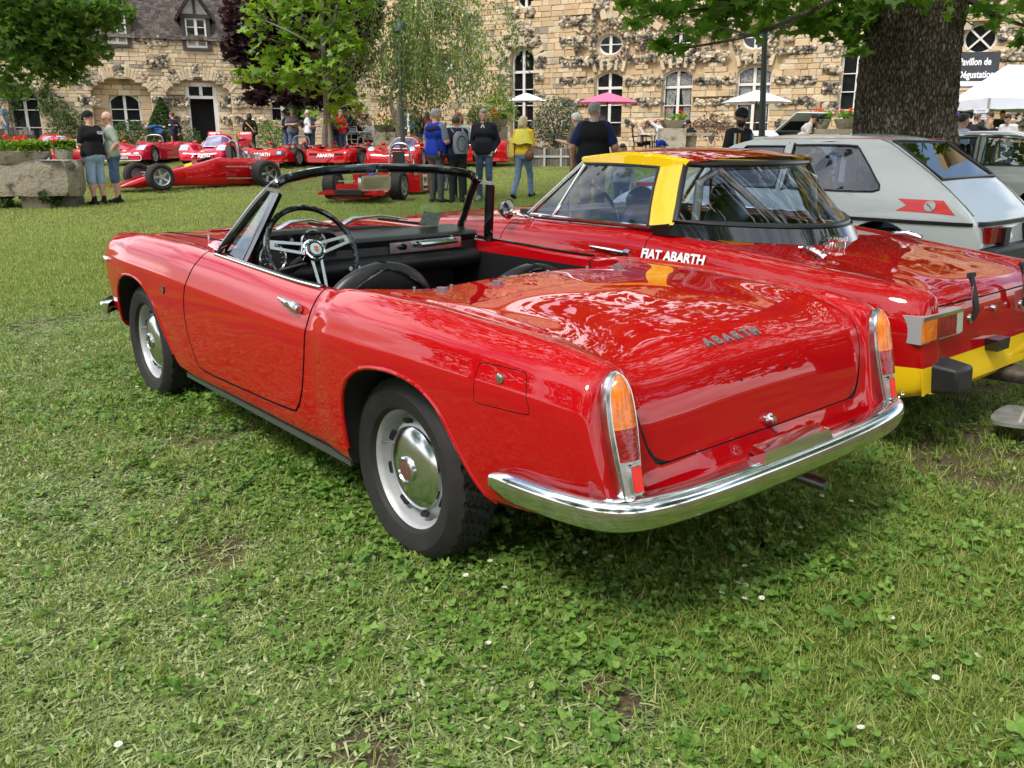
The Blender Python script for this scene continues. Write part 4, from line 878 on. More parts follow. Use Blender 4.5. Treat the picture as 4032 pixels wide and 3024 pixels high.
def build_left_house():
    root = empty('stone_house', (0, 0, 0), 0, 'old stone house with brown tiled roof, dormers and arched doorways behind red racing cars', 'house')
    f = Facade(330, 37, 900, 39, root); sL, sR = f.sz(-500, 400)[0], f.sz(1500, 400)[0]; zb = .7; ze = f.sz(600, 148)[1]
    n1 = f.rect(369, 305, 600, 600); n2 = f.rect(665, 310, 915, 600)
    N1 = rect_poly(n1[0], n1[1], .7, n1[3] - .0, .55); N2 = rect_poly(n2[0], n2[1], .7, n2[3], .55)
    w0 = f.rect(40, 345, 160, 560); W0 = rect_poly(w0[0], w0[1], .8, w0[3], .35); w3 = f.rect(1068, 375, 1155, 478); W3 = rect_poly(*w3)
    ops = [N1, N2, W0, W3]; ivs = [poly_iv(p) for p in ops]
    f.slab(sL, sR, zb, ze, ops); 
    bands = [(295, 288, 358, 336), (307, 372, 380, 413), (600, 378, 662, 418), (922, 384, 1066, 425), (608, 452, 640, 488), (925, 455, 1040, 492), (579, 223, 660, 265), (569, 146, 656, 180), (328, 138, 405, 158), (530, 140, 560, 165), (830, 160, 890, 180), (1180, 300, 1330, 335), (1160, 400, 1330, 440)]
    bi = []
    for b in bands: s0, s1, z0, z1 = f.rect(*b); bi.append(lambda z, s0=s0, s1=s1, z0=z0, z1=z1: (s0, s1) if z0 + .05 < z < z1 - .05 else None)
    f.courses(sL, sR, zb, ze - .02, ivs + bi, hr=(.11, .20), lr=(.2, .55), mix=(.30, .45, .25)); f.rocks_px(*bands, size=.19)
    for n in (n1, n2):
        w = (n[1] - n[0]) / 2; R = (w * w + .55 ** 2) / 1.1; a = math.asin(w / R); f.voussoirs((n[0] + n[1]) / 2, n[3] - R, R, pi / 2 + a, pi / 2 - a, 23, .42, rocky=(3, 4, 5, 10, 11, 12, 17, 18, 19))
    # niche 1: window in a recessed wall
    wn = f.rect(428, 362, 555, 520); W1 = rect_poly(wn[0], wn[1], wn[2], wn[3], .32); f.slab(n1[0] - .1, n1[1] + .1, zb, n1[3] + .1, [W1], d=.50, th=.25); f.courses(n1[0], n1[1], zb, n1[3] - .05, [poly_iv(W1)] , d=.46, mix=(.45, .45, .1), hr=(.16, .3), lr=(.3, .7))
    hz = wn[3] - wn[2]; window(f, W1, d=.60, fw=.09, bars=[wn[2] + hz * .30, wn[2] + hz * .58], transoms=[])
    # niche 2: tall doorway with a fan light
    dn = f.rect(738, 322, 862, 595); D = rect_poly(dn[0], dn[1], .7, dn[3], .12); f.slab(n2[0] - .1, n2[1] + .1, zb, n2[3] + .1, [D], d=.30, th=.30)
    b2 = [(668, 380, 736, 418), (866, 384, 912, 424), (670, 455, 742, 486), (870, 458, 914, 490)]; bi2 = []
    for b in b2: s0, s1, z0, z1 = f.rect(*b); bi2.append(lambda z, s0=s0, s1=s1, z0=z0, z1=z1: (s0, s1) if z0 + .05 < z < z1 - .05 else None); f.rockband(s0, s1, z0, z1, .15, d=.22)
    f.courses(n2[0], n2[1], zb, n2[3] - .05, [poly_iv(D)] + bi2, d=.26, mix=(.15, .7, .15), hr=(.16, .26), lr=(.3, .6))
    zt = f.sz(800, 382)[1]; doorway = empty('doorway'); doorway.parent = root; M0 = f.M(0, 0, .35); sc = (dn[0] + dn[1]) / 2; hw = (dn[1] - dn[0]) / 2
    for s in (-1, 1): m = MB(); m.box((sc + s * (hw - .08), 0, (.7 + dn[3]) / 2 - .06), (.16, .10, dn[3] - .7 - .14)); me = m.mesh(); me.transform(M0); mobj('door_post', me, FRAMEW, doorway, smooth=False)
    m = MB(); m.box((sc, -.005, zt), (2 * hw - .30, .10, .12)); m.box((sc, -.005, (zt + dn[3]) / 2), (.13, .10, dn[3] - zt - .15)); m.box((sc, -.005, dn[3] - .10), (2 * hw - .30, .10, .16)); me = m.mesh(); me.transform(M0); mobj('transom', me, FRAMEW, doorway, smooth=False)
    m = MB(); m.box((sc, .06, (zt + dn[3]) / 2), (2 * hw - .2, .02, dn[3] - zt)); me = m.mesh(); me.transform(M0); mobj('pane', me, PANE, doorway, smooth=False)
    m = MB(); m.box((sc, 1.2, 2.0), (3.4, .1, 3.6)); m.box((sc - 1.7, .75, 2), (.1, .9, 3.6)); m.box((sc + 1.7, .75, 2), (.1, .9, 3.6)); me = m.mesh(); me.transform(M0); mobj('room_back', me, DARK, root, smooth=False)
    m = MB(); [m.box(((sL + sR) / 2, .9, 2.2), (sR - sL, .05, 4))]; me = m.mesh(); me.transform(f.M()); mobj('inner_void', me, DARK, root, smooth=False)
    h0 = w0[3] - .8; window(f, W0, d=.3, fw=.08, bars=[.8 + h0 * .42, .8 + h0 * .68, .8 + h0 * .84]); window(f, W3, d=.18, bars=[(w3[2] + w3[3]) / 2])
    DL = ((415, 500, 52, 175), (728, 815, 70, 190), (-30, 60, 60, 150)); DM = [(f.rect(*q)[0] - .22, f.rect(*q)[1] + .22) for q in DL]
    # roof tiles
    pitch = radians(52); rl = 5.2; V = Vector; cnt = 0; row = 0; z = 0; tl = []; up = Vector((0, cos(pitch), sin(pitch)))
    eo = -.18; rr = random.Random(9)
    m = MB(); m.add([f.M() @ Vector((s, eo + .1 + k * cos(pitch), ze - .02 + k * sin(pitch) - .06)) for k in (0, rl) for s in (sL, sR)], [(0, 1, 3, 2)]); m.build('roof', TILE, root, smooth=False)
    tm = []
    for j in range(4):
        q = MB(); r = random.Random(j); q.add([(-.5 + r.uniform(-.05, .05), 0, -.5), (.5, 0, -.5), (.5, .1, -.5), (-.5, .1, -.5), (-.5, 0, .5), (.5, 0, .5 + r.uniform(-.1, .1))], [(0, 1, 5, 4), (0, 3, 2, 1), (0, 4, 3), (1, 2, 5)]); me = q.mesh('tile'); me.materials.append(TILE); tm.append((me, np.array(q.v), list(q.f)))
    k = 0
    while k < rl:
        s = sL + rr.uniform(0, .1)
        while s < sR: w = rr.uniform(.15, .21); tl.append((s + w / 2, k, w, rr.randrange(4), rr.uniform(.0, .03))); s += w + .008
        k += .125
    sc0 = f.sz(640, 60)[0]; tl.sort(key=lambda q: abs(q[0] - sc0) + max(0, q[1] - 2) * 2); VV, FF, base = [], [], 0
    tl = [q for q in tl if not any(a < q[0] < b and q[1] < 1.7 for a, b in DM)]
    for i, (s, k, w, j, dz) in enumerate(tl):
        M = f.M(s, 0, 0) @ Matrix.Translation((0, eo + k * cos(pitch) - dz * sin(pitch), ze + k * sin(pitch) + dz)) @ Matrix.Rotation(-(pi / 2 - pitch) + .06, 4, 'X') @ Matrix.Diagonal((w, .3, .17, 1)); me, V, F = tm[j]
        if i < 300: o = bpy.data.objects.new('tile', me); link(o, root); o.matrix_local = M
        else: A = np.array(M); VV.append(V @ A[:3, :3].T + A[:3, 3]); FF += [tuple(base + x for x in t) for t in F]; base += len(V)
    me = bpy.data.meshes.new('roof_tiles'); me.from_pydata(np.concatenate(VV).tolist(), [], FF); me.materials.append(TILE); o = bpy.data.objects.new('roof_tiles', me); link(o, root); o['kind'] = 'stuff'
    ed = sorted(DM) + [(sR, sR)]; c = sL
    for a, b in ed:
        if a > c: m = MB(); m.bar(f.pt(c, ze + .01, -.10), f.pt(a, ze + .01, -.10), .12, .06); m.build('eaves_board', WOODD, root, smooth=False)
        c = b
    # dormers
    for x0, x1, y0, y1 in DL:
        s0, s1, z0, z1 = f.rect(x0, y0, x1, y1); dm = empty('dormer'); dm.parent = root; M0 = f.M(0, 0, -.12); w = s1 - s0; c = (s0 + s1) / 2; g = w * .62; pk = z1 + .95
        def P(name, mt, mb, sm=False): me = mb.mesh(); me.transform(M0); return mobj(name, me, mt, dm, smooth=sm)
        for s in (-1, 1): m = MB(); m.box((c + s * (w / 2 + .05), .06, (z0 + z1) / 2), (.16, .18, z1 - z0)); P('dormer_post', WOODD, m)
        for s in (-1, 1): m = MB(); m.box((c + s * (w / 2 + .06), 1.3, (z0 + z1) / 2), (.10, 2.4, z1 - z0)); P('dormer_cheek', TILE, m)
        m = MB(); m.box((c, .04, z1 + .04), (w + .34, .22, .16)); P('dormer_beam', WOODD, m); m = MB(); m.box((c, .04, z0 - .05), (w + .26, .24, .10)); P('dormer_sill', WOODD, m)
        m = MB(); m.prism([(c - g, z1 + .1), (c + g, z1 + .1), (c, pk)], .02, .10, MXZ.to_4x4()); P('dormer_gable', PLAST, m)
        m = MB(); m.box((c, -.01, (z1 + pk) / 2), (.10, .08, pk - z1 - .1)); P('gable_post', WOODD, m)
        for s in (-1, 1):
            m = MB(); a, b = Vector((c + s * (g + .22), 1.2, z1 - .10)), Vector((c, 1.2, pk + .14)); m.bar(a, b, 3.0, .10, up=(0, 0, 1)); P('dormer_roof', TILE, m)
            m = MB(); m.bar(Vector((c + s * (g + .20), -.22, z1 - .06)), Vector((c, -.22, pk + .10)), .10, .16, up=(0, 1, 0)); P('barge_board', WOODD, m)
        fw = empty('dormer_window'); fw.parent = dm
        def Q(name, mt, mb): me = mb.mesh(); me.transform(M0); return mobj(name, me, mt, dm, smooth=False)
        bpy.data.objects.remove(fw); m = MB(); m.box((c, .10, (z0 + z1) / 2), (w - .02, .02, z1 - z0)); Q('pane', PANE, m)
        for s in (-1, 1): m = MB(); m.box((c + s * (w / 2 - .05), .05, (z0 + z1) / 2), (.09, .08, z1 - z0 - .02)); Q('window_frame', FRAMEW, m)
        for zz, t in ((z0 + .05, .09), (z1 - .05, .09), (z0 + (z1 - z0) * .36, .035), (z0 + (z1 - z0) * .68, .035)): m = MB(); m.box((c, .055, zz), (w - .2, .07, t)); Q('glazing_bar', FRAMEW, m)
        m = MB(); m.box((c, .045, (z0 + z1) / 2), (.11, .08, z1 - z0 - .04)); Q('mullion', FRAMEW, m)
    f.flush(lambda s, z: abs(s - f.sz(640, 300)[0]) + abs(z - 4) * .8)
    return f
LH = build_left_house()

def build_right_house():
    root = empty('stone_mansion', (0, 0, 0), 0, 'long ochre stone mansion with rough rock bands, round windows and tall white framed windows', 'mansion')
    f = Facade(1400, 41.6, 4032, 30, root); sL, sR = f.sz(1330, 300)[0], f.sz(4700, 300)[0]; zb, zt = .5, 10.5; ops = []; jobs = []
    def W(x0, x1, y0, y1, rise=0, rb=0, **k):
        s0, s1, z0, z1 = f.rect(x0, y0, x1, y1); p = rect_poly(s0, s1, z0, z1, rise, 14, rb); ops.append(p); jobs.append((p, k, (s0, s1, z0, z1))); return s0, s1, z0, z1
    def E(cx_, cy_, rx, ry, **k):
        s0, s1, z0, z1 = f.rect(cx_ - rx, cy_ - ry, cx_ + rx, cy_ + ry); p = ell_poly((s0 + s1) / 2, (z0 + z1) / 2, (s1 - s0) / 2, (z1 - z0) / 2); ops.append(p); jobs.append((p, k, (s0, s1, z0, z1))); return (s0 + s1) / 2, (z0 + z1) / 2, (s1 - s0) / 2
    W(1382, 1496, 225, 478, .62, .35, tr=(.78,), br=(.22, .42, .6)); E(1765, 260, 45, 49, cross=True, mull=False)
    a1 = W(2012, 2101, 187, 540, .55, tr=(.735,), br=(.19, .36, .54)); o1 = E(2066, -8, 36, 40, br=(.5,))
    e2 = E(2400, 174, 49, 43, br=(.5,)); e3 = E(2676, 168, 53, 46, br=(.5,)); e4 = E(2975, 145, 58, 50, br=(.5,))
    w2 = W(2341, 2449, 280, 545, .22, tr=(.755,), br=(.24, .50)); w3 = W(2606, 2722, 271, 545, .22, tr=(.745,), br=(.22, .48), cur=1); w4 = W(2896, 3030, 256, 545, .22, tr=(.745,), br=(.22, .48), cur=1)
    ov = W(3308, 3440, 130, 492, .7, .55, tr=(.80,), br=(.17, .37, .57)); ex = E(3862, 150, 68, 62, cross=True, mull=False)
    W(3760, 3900, 430, 640, 0, tr=(.8,), br=())
    W(1560, 1640, 420, 560, .2, tr=(.8,), br=(.4,))
    f.slab(sL, sR, zb, zt, ops)
    bands = []
    for x0, x1 in ((2205, 2330), (2456, 2602), (2730, 2888), (3052, 3200)):
        bands += [(x0, 305, x1, 333), (x0, 388, x1, 416), (x0, 470, x1, 498)]
    bands += [(2205, 62, 2340, 104), (2205, 142, 2300, 185), (2205, 228, 2330, 262), (2395, 62, 2560, 92), (2458, 130, 2600, 160), (2462, 215, 2590, 244), (2725, 95, 2880, 122), (2735, 205, 2860, 245), (3050, 180, 3200, 215), (3060, 40, 3230, 75), (3250, 165, 3310, 215), (3240, 255, 3305, 290), (3235, 332, 3295, 370), (3230, 400, 3285, 445),
              (1955, 222, 1995, 260), (1962, 292, 2005, 318), (2104, 222, 2146, 262), (2104, 290, 2140, 318), (2104, 352, 2140, 380), (1985, 145, 2030, 195), (2072, 143, 2112, 190), (2022, 92, 2086, 138), (2000, 28, 2035, 68), (2068, 38, 2106, 68), (2340, 0, 2400, 35), (1520, 300, 1600, 335), (1510, 380, 1590, 410), (1830, 60, 1890, 100), (1830, 240, 1870, 260),
              (3925, 110, 4060, 160), (3930, 190, 4100, 240), (3940, 440, 4060, 500), (4080, 40, 4200, 100), (3880, 5, 3990, 25)]
    def niche(e, r):
        s, z, _ = e; return lambda q: ((s - sqrt(max(0, r * r - (q - z) ** 2)), s + sqrt(max(0, r * r - (q - z) ** 2))) if abs(q - z) < r else None)
    bi = []
    for b in bands: s0, s1, z0, z1 = f.rect(*b); bi.append(lambda z, s0=s0, s1=s1, z0=z0, z1=z1: (s0, s1) if z0 + .05 < z < z1 - .05 else None)
    for e in (e2, e3, e4): f.vb.append(niche(e, e[2] + .92))
    for a in (w2, w3, w4):
        c, ww = (a[0] + a[1]) / 2, (a[1] - a[0]) / 2 + .16; f.vb.append(lambda z, c=c, ww=ww, a=a: (c - ww, c + ww) if a[3] - .2 < z < a[3] + .42 else None)
    c1_ = (a1[0] + a1[1]) / 2; f.vb.append(lambda z: (c1_ - sqrt(max(0, 1.0 - (z - a1[3] + .55) ** 2)), c1_ + sqrt(max(0, 1.0 - (z - a1[3] + .55) ** 2))) if -.02 < z - a1[3] + .55 < 1.0 else None)
    f.courses(sL, sR, zb, 9.6, [poly_iv(p) for p in ops] + bi + f.vb, hr=(.14, .27), lr=(.22, .62), mix=(.66, .26, .08)); f.rocks_px(*bands, size=.20)
    for e in (e2, e3, e4):
        s, z, r = e
        for ring in (r + .10, r + .26): 
            n = int(2 * pi * ring / .17)
            for i in range(n): a = 2 * pi * i / n; q = f.rnd.uniform(.13, .2); f.rocks.append((s + ring * cos(a), z + ring * sin(a), -.05, q, q, q, f.rnd.uniform(0, 6), f.rnd.randrange(8)))
        f.voussoirs(s, z, r + .40, radians(192), radians(-12), 15, .44, rocky=(0, 1, 2, 4, 5, 9, 10, 12, 13, 14), d=-.02)
    for a in (w2, w3, w4):
        c = (a[0] + a[1]) / 2; f.voussoirs(c, a[3] - 2.1, 2.12, radians(107), radians(73), 9, .40, rocky=(1, 3, 5, 7), d=-.02)
    f.voussoirs((a1[0] + a1[1]) / 2, a1[3] - .55, .58, radians(180), 0, 9, .50, rocky=(2, 6), d=-.04)
    for p, k, (s0, s1, z0, z1) in jobs:
        h = z1 - z0; cur = None
        if k.get('cur'):
            c = (s0 + s1) / 2; w = (s1 - s0) / 2; t = .745; cur = [((s0 + .1, s0 + .1), (c - .07, c - .07), z0 + h * (t + .03), z1 - .16), ((c + .07, c + .07), (s1 - .1, s1 - .1), z0 + h * (t + .03), z1 - .16), ((s0 + .1, s0 + .12), (c - w * .45, c - .07), z0 + h * .14, z0 + h * (t - .03)), ((c + w * .55, c + .12), (s1 - .1, s1 - .1), z0 + h * .14, z0 + h * (t - .03))]
        window(f, p, d=.20, fw=.075, mull=k.get('mull', True), transoms=[z0 + h * t for t in k.get('tr', ())], bars=[z0 + h * t for t in k.get('br', ())], cross=k.get('cross', False), curtain=cur)
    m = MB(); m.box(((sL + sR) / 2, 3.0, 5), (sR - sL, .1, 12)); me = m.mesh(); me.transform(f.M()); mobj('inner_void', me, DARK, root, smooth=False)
    m = MB(); m.box(((sL + sR) / 2, 2.6, zt + .1), (sR - sL, 5.6, .2)); m.box((sL + .2, 2.6, 5.3), (.3, 5, 10.2)); me = m.mesh(); me.transform(f.M()); mobj('wall_return', me, MORTAR, root, smooth=False)
    x = f.sz(2500, 300)[0]; f.flush(lambda s, z: abs(s - x) * .7 + abs(z - 3.6))
    return f
RH = build_right_house()
# ------------------------------------------------------------------ trees, shrubs
BARK = stone_mat('bark', (.050, .038, .026), (.170, .140, .105), sc=16, bump=1.0, dark=(.27, .25, .21), dsc=14, dpos=(.60, .68))
BARK2 = stone_mat('young_bark', (.12, .105, .08), (.24, .22, .18), sc=12, bump=.5)
BARKB = stone_mat('birch_bark', (.16, .14, .11), (.38, .35, .30), sc=14, bump=.5, dark=(.06, .05, .045), dsc=7)
def bark_plates():
    m = stone_mat('plated_bark', (.075, .058, .042), (.20, .165, .125), sc=9, bump=.3); nt = m.node_tree; N = nt.nodes; L = nt.links; b = N['Principled BSDF']; src = b.inputs['Base Color'].links[0].from_socket
    g = N.new('ShaderNodeNewGeometry'); mp = N.new('ShaderNodeMapping'); mp.inputs['Scale'].default_value = (30, 30, 10); L.new(g.outputs['Position'], mp.inputs['Vector'])
    nz = N.new('ShaderNodeTexNoise'); nz.inputs['Scale'].default_value = .8; nz.inputs['Detail'].default_value = 5; L.new(mp.outputs[0], nz.inputs['Vector']); ad = N.new('ShaderNodeVectorMath'); ad.operation = 'MULTIPLY_ADD'; ad.inputs[1].default_value = (1.6, 1.6, 1.6); L.new(nz.outputs['Color'], ad.inputs[0]); L.new(mp.outputs[0], ad.inputs[2])
    v = N.new('ShaderNodeTexVoronoi'); v.feature = 'DISTANCE_TO_EDGE'; v.inputs['Scale'].default_value = 1; L.new(ad.outputs[0], v.inputs['Vector']); v2 = N.new('ShaderNodeTexVoronoi'); v2.inputs['Scale'].default_value = 1.7; L.new(ad.outputs[0], v2.inputs['Vector'])
    r = N.new('ShaderNodeValToRGB'); r.color_ramp.elements[0].position = .0; r.color_ramp.elements[1].position = .20; L.new(v.outputs['Distance'], r.inputs['Fac']); mx = N.new('ShaderNodeMix'); mx.data_type = 'RGBA'; L.new(r.outputs['Color'], mx.inputs['Factor']); mx.inputs['A'].default_value = (.050, .038, .027, 1); L.new(src, mx.inputs['B'])
    r2 = N.new('ShaderNodeValToRGB'); r2.color_ramp.elements[0].position = .80; r2.color_ramp.elements[1].position = .90; L.new(v2.outputs['Color'], r2.inputs['Fac']); m2 = N.new('ShaderNodeMix'); m2.data_type = 'RGBA'; L.new(r2.outputs['Color'], m2.inputs['Factor']); L.new(mx.outputs['Result'], m2.inputs['A']); m2.inputs['B'].default_value = (.33, .31, .27, 1); L.new(m2.outputs['Result'], b.inputs['Base Color'])
    bp = N.new('ShaderNodeBump'); bp.inputs['Strength'].default_value = .9; bp.inputs['Distance'].default_value = .03; L.new(r.outputs['Color'], bp.inputs['Height']); L.new(bp.outputs['Normal'], b.inputs['Normal']); return m
BARKP = bark_plates()
L_MAPLE = leaf_mat('maple_leaf', (.090, .185, .016), (.240, .370, .050), rough=.5, trans=.35)
L_BIG = leaf_mat('plane_leaf', (.045, .105, .014), (.130, .230, .035), rough=.45, trans=.45)
L_LEFT = leaf_mat('hanging_leaf', (.060, .130, .020), (.180, .290, .060), rough=.5, trans=.45)
L_BIG_LIT = leaf_mat('plane_leaf_lit', (.070, .160, .018), (.200, .340, .050), rough=.45, trans=.5)  # same leaf, colour brightened to make up for sky light the canopy blocks
L_DARK = leaf_mat('dark_leaf', (.026, .060, .014), (.080, .135, .030), rough=.5, trans=.3)
L_PURP = leaf_mat('purple_leaf', (.018, .008, .010), (.055, .026, .024), rough=.45, trans=.2)
L_BIRCH = leaf_mat('birch_leaf', (.090, .150, .030), (.220, .290, .085), rough=.5, trans=.4)
L_OLIVE = leaf_mat('olive_leaf', (.035, .060, .030), (.14, .18, .11), rough=.45, trans=.15)
L_RED = leaf_mat('reddish_leaf', (.10, .05, .03), (.22, .13, .08), rough=.6)
L_YEL = leaf_mat('yellow_leaf', (.20, .26, .03), (.36, .38, .06), rough=.6)
L_BROWN = leaf_mat('dry_leaf', (.10, .05, .03), (.20, .11, .07), rough=.7)
_ma = [(0, 0), (.18, -.05), (.55, -.32), (.42, .02), (.85, .12), (.62, .30), (.70, .55), (.40, .48), (.16, .62), (.10, .98)]
LEAF_MAPLE = np.array([(x, y - .35, .10 * abs(x)) for x, y in _ma] + [(-x, y - .35, .10 * abs(x)) for x, y in _ma[:0:-1]]); 
LEAF_SMALL = np.array([(0, -.5, 0), (.26, -.05, .06), (0, .5, -.03), (-.26, -.05, .06)])
LEAF_QUAD = np.array([(0, -.5, 0), (.5, -.1, .1), (.28, .45, 0), (-.28, .45, 0), (-.5, -.1, .1)])
def leaf_cloud(name, P, size, tmpl, matl, parent, droop=.6, seed=0, kind='stuff', rnd=.5):
    r = np.random.default_rng(seed); n = len(P); k = len(tmpl); s = size * r.uniform(1 - rnd, 1 + rnd * .6, n)
    az = r.uniform(0, 2 * pi, n); ti = r.normal(droop, .45, n); ro = r.normal(0, .5, n)
    ca, sa, ct, st, cr, sr = np.cos(az), np.sin(az), np.cos(ti), np.sin(ti), np.cos(ro), np.sin(ro)
    T = tmpl[None] * s[:, None, None]; x, y, z = T[..., 0], T[..., 1], T[..., 2]
    x1 = x * cr[:, None] + z * sr[:, None]; z1 = -x * sr[:, None] + z * cr[:, None]
    y2 = y * ct[:, None] + z1 * st[:, None]; z2 = -y * st[:, None] + z1 * ct[:, None]
    X = x1 * ca[:, None] - y2 * sa[:, None]; Y = x1 * sa[:, None] + y2 * ca[:, None]
    V = (np.stack([X, Y, z2], -1) + P[:, None]).reshape(-1, 3); F = np.arange(n * k).reshape(n, k)
    me = np_mesh(name, V, F); o = mobj(name, me, matl, parent, sharp=0); 
    if kind: o['kind'] = kind
    return o
def blob_pts(blobs, seed=0, clump=.9, thr=-.12):
    """blobs: (px, py, rx, ry, Y, dY, n) ellipses seen in the photo at depth Y; points keep only where a noise field is dense"""
    r = np.random.default_rng(seed); out = []
    for px, py, rx, ry, Y, dY, n in blobs:
        c = atY(px, py, Y); k = Y / FPX; u = r.normal(0, 1, (int(n * 2.2), 3)); u /= np.linalg.norm(u, axis=1)[:, None]; u *= r.uniform(0, 1, len(u))[:, None] ** .45
        q = c + u * [rx * k, dY, ry * k]; w = np.array([noise.noise(Vector(p) * clump * 2.2 / max(.4, (rx + ry) * k * .5)) for p in q]); out.append(q[w > thr][:n])
    return np.concatenate(out)
def limbs(name, paths, matl, parent):
    for p, r in paths: m = MB(); m.tube(smooth_poly(p, 5), list(np.linspace(r[0], r[1], (len(p) - 1) * 5 + 1)), 8); m.build(name, matl, parent)
def A(px, py, Y): return tuple(atY(px, py, Y))

# young green maple with two stems
def build_trees():
    g = G(1290, 655); Y = g[1]
    t = empty('maple_tree', g, 0, 'young bright green maple with two thin grey stems on the lawn', 'tree'); inv = Matrix.Translation(-Vector(g))
    def fix(o0): 
        for c in t.children:
            if c.matrix_local.translation.length < 1e-6: c.location = -Vector(t.location)
    for pts, r in (([(1282, 668, Y), (1278, 560, Y), (1285, 420, Y), (1275, 240, Y), (1268, 60, Y), (1262, -120, Y)], (.10, .06)), ([(1306, 668, Y), (1302, 560, Y), (1290, 400, Y), (1300, 200, Y), (1330, 20, Y)], (.085, .04))):
        m = MB(); m.tube(smooth_poly([A(*p) for p in pts], 6), list(np.linspace(r[0], r[1], (len(pts) - 1) * 6 + 1)), 9); m.build('trunk', BARK2, t)
    limbs('limb', [([A(1280, 300, Y), A(1180, 270, Y - .5), A(1050, 300, Y - .6)], (.04, .015)), ([A(1278, 380, Y), A(1360, 330, Y + .4), A(1430, 290, Y)], (.035, .012)), ([A(1275, 200, Y), A(1150, 130, Y - .5), A(1040, 80, Y - .6)], (.045, .015)), ([A(1290, 460, Y), A(1350, 420, Y - .4), A(1400, 410, Y - .4)], (.03, .01)), ([A(1270, 120, Y), A(1370, 60, Y), A(1450, 20, Y)], (.04, .015)), ([A(1280, 320, Y), A(1150, 330, Y + .3), A(1000, 310, Y)], (.03, .01))], BARK2, t)
    P = blob_pts([(1080, 40, 130, 75, Y, 1.0, 420), (1250, 60, 120, 90, Y, 1.1, 480), (1370, 30, 110, 60, Y, .9, 260), (1000, 110, 60, 60, Y, .7, 120), (1180, 150, 150, 60, Y, .9, 420), (1330, 170, 90, 70, Y - .3, .8, 260), (990, 300, 90, 35, Y, .6, 150), (1110, 290, 120, 60, Y - .3, .8, 300), (1260, 250, 130, 60, Y - .3, .8, 330), (1390, 190, 70, 45, Y, .7, 130), (1190, 330, 90, 40, Y - .2, .6, 150), (1300, 360, 100, 50, Y, .7, 190), (1370, 405, 90, 40, Y - .3, .7, 150), (1230, 440, 50, 30, Y - .3, .6, 50), (1320, 480, 40, 30, Y - .2, .5, 40), (1050, 200, 70, 50, Y, .7, 120), (1250, -150, 220, 130, Y, 1.6, 900), (1260, -360, 190, 130, Y, 1.5, 800), (1265, -540, 130, 110, Y, 1, 400)], 3, clump=1.5, thr=.13)
    P = P[np.random.default_rng(1).uniform(0, 1, len(P)) < .34]
    leaf_cloud('crown', P, .20, LEAF_MAPLE, L_MAPLE, t, .45, 3); fix(t)
    # purple maple
    g = G(1345, 640); Y = 31.5; g = np.array([g[0] * Y / g[1], Y, gz(0, Y)])
    t = empty('purple_maple_tree', g, 0, 'dark purple leaved maple behind the green maple in front of the house', 'tree')
    m = MB(); m.tube([A(1340, 620, Y), A(1330, 400, Y), A(1320, 100, Y), A(1310, -150, Y)], [.16, .14, .10, .06], 9); m.build('trunk', BARK, t)
    limbs('limb', [([A(1330, 330, Y), A(1180, 300, Y), A(980, 330, Y)], (.06, .02)), ([A(1320, 200, Y), A(1150, 120, Y), A(930, 60, Y)], (.07, .02)), ([A(1330, 350, Y), A(1420, 300, Y), A(1480, 310, Y)], (.04, .015)), ([A(1320, 140, Y), A(1420, 80, Y), A(1480, 60, Y)], (.05, .015))], BARK, t)
    P = blob_pts([(960, 60, 80, 90, Y, 1.2, 420), (1060, 130, 120, 90, Y, 1.4, 620), (940, 190, 60, 70, Y, 1, 260), (1150, 210, 150, 80, Y, 1.4, 800), (1010, 290, 70, 60, Y, 1, 300), (1120, 350, 110, 60, Y, 1.2, 460), (1250, 330, 110, 80, Y, 1.4, 560), (1330, 240, 110, 90, Y, 1.4, 600), (1410, 90, 90, 90, Y, 1.2, 480), (1460, 40, 50, 60, Y, 1, 160), (1230, 60, 200, 80, Y, 1.5, 700), (1200, 390, 80, 25, Y, .8, 160), (1000, 390, 40, 25, Y, .6, 80), (1340, 380, 60, 50, Y, 1, 200), (1290, -80, 260, 60, Y, 2, 500), (1250, -260, 330, 140, Y, 2.5, 1300), (1280, -480, 260, 140, Y, 2.2, 900)], 5, thr=-.10)
    leaf_cloud('crown', P, .23, LEAF_MAPLE, L_PURP, t, .6, 5); fix(t)
    # weeping birch
    g = G(1592, 648); Y = g[1]
    t = empty('birch_tree', g, 0, 'weeping birch with fine hanging leaves and a bent grey stem', 'tree')
    for pts, r in (([(1592, 655, Y), (1588, 560, Y), (1570, 500, Y), (1578, 400, Y), (1605, 260, Y), (1640, 110, Y), (1655, -60, Y)], (.14, .05)), ([(1570, 500, Y), (1545, 440, Y), (1540, 380, Y), (1560, 250, Y), (1550, 120, Y)], (.07, .03))):
        m = MB(); m.tube(smooth_poly([A(*p) for p in pts], 6), list(np.linspace(r[0], r[1], (len(pts) - 1) * 6 + 1)), 9); m.build('trunk', BARKB, t)
    r = random.Random(4); Ps = []; lp = []
    for i in range(150):
        x0 = r.gauss(1640, 125); y0 = r.uniform(-90, 330); dz = r.gauss(0, 1.0); L_ = r.uniform(70, 230) * (1.3 if y0 < 150 else .9); dr = (x0 - 1620) * r.uniform(.05, .35)
        q = [A(1612 + (x0 - 1612) * .35, y0 - 25, Y + dz * .4), A(x0, y0, Y + dz), A(x0 + dr * .7, y0 + L_ * .5, Y + dz), A(x0 + dr, y0 + L_, Y + dz)]; S = smooth_poly(q, 14)
        if i < 60: lp.append((q, (.022, .004)))
        for p in S[6:]:
            for _ in range(3): Ps.append((p[0] + r.gauss(0, .09), p[1] + r.gauss(0, .1), p[2] + r.gauss(0, .07)))
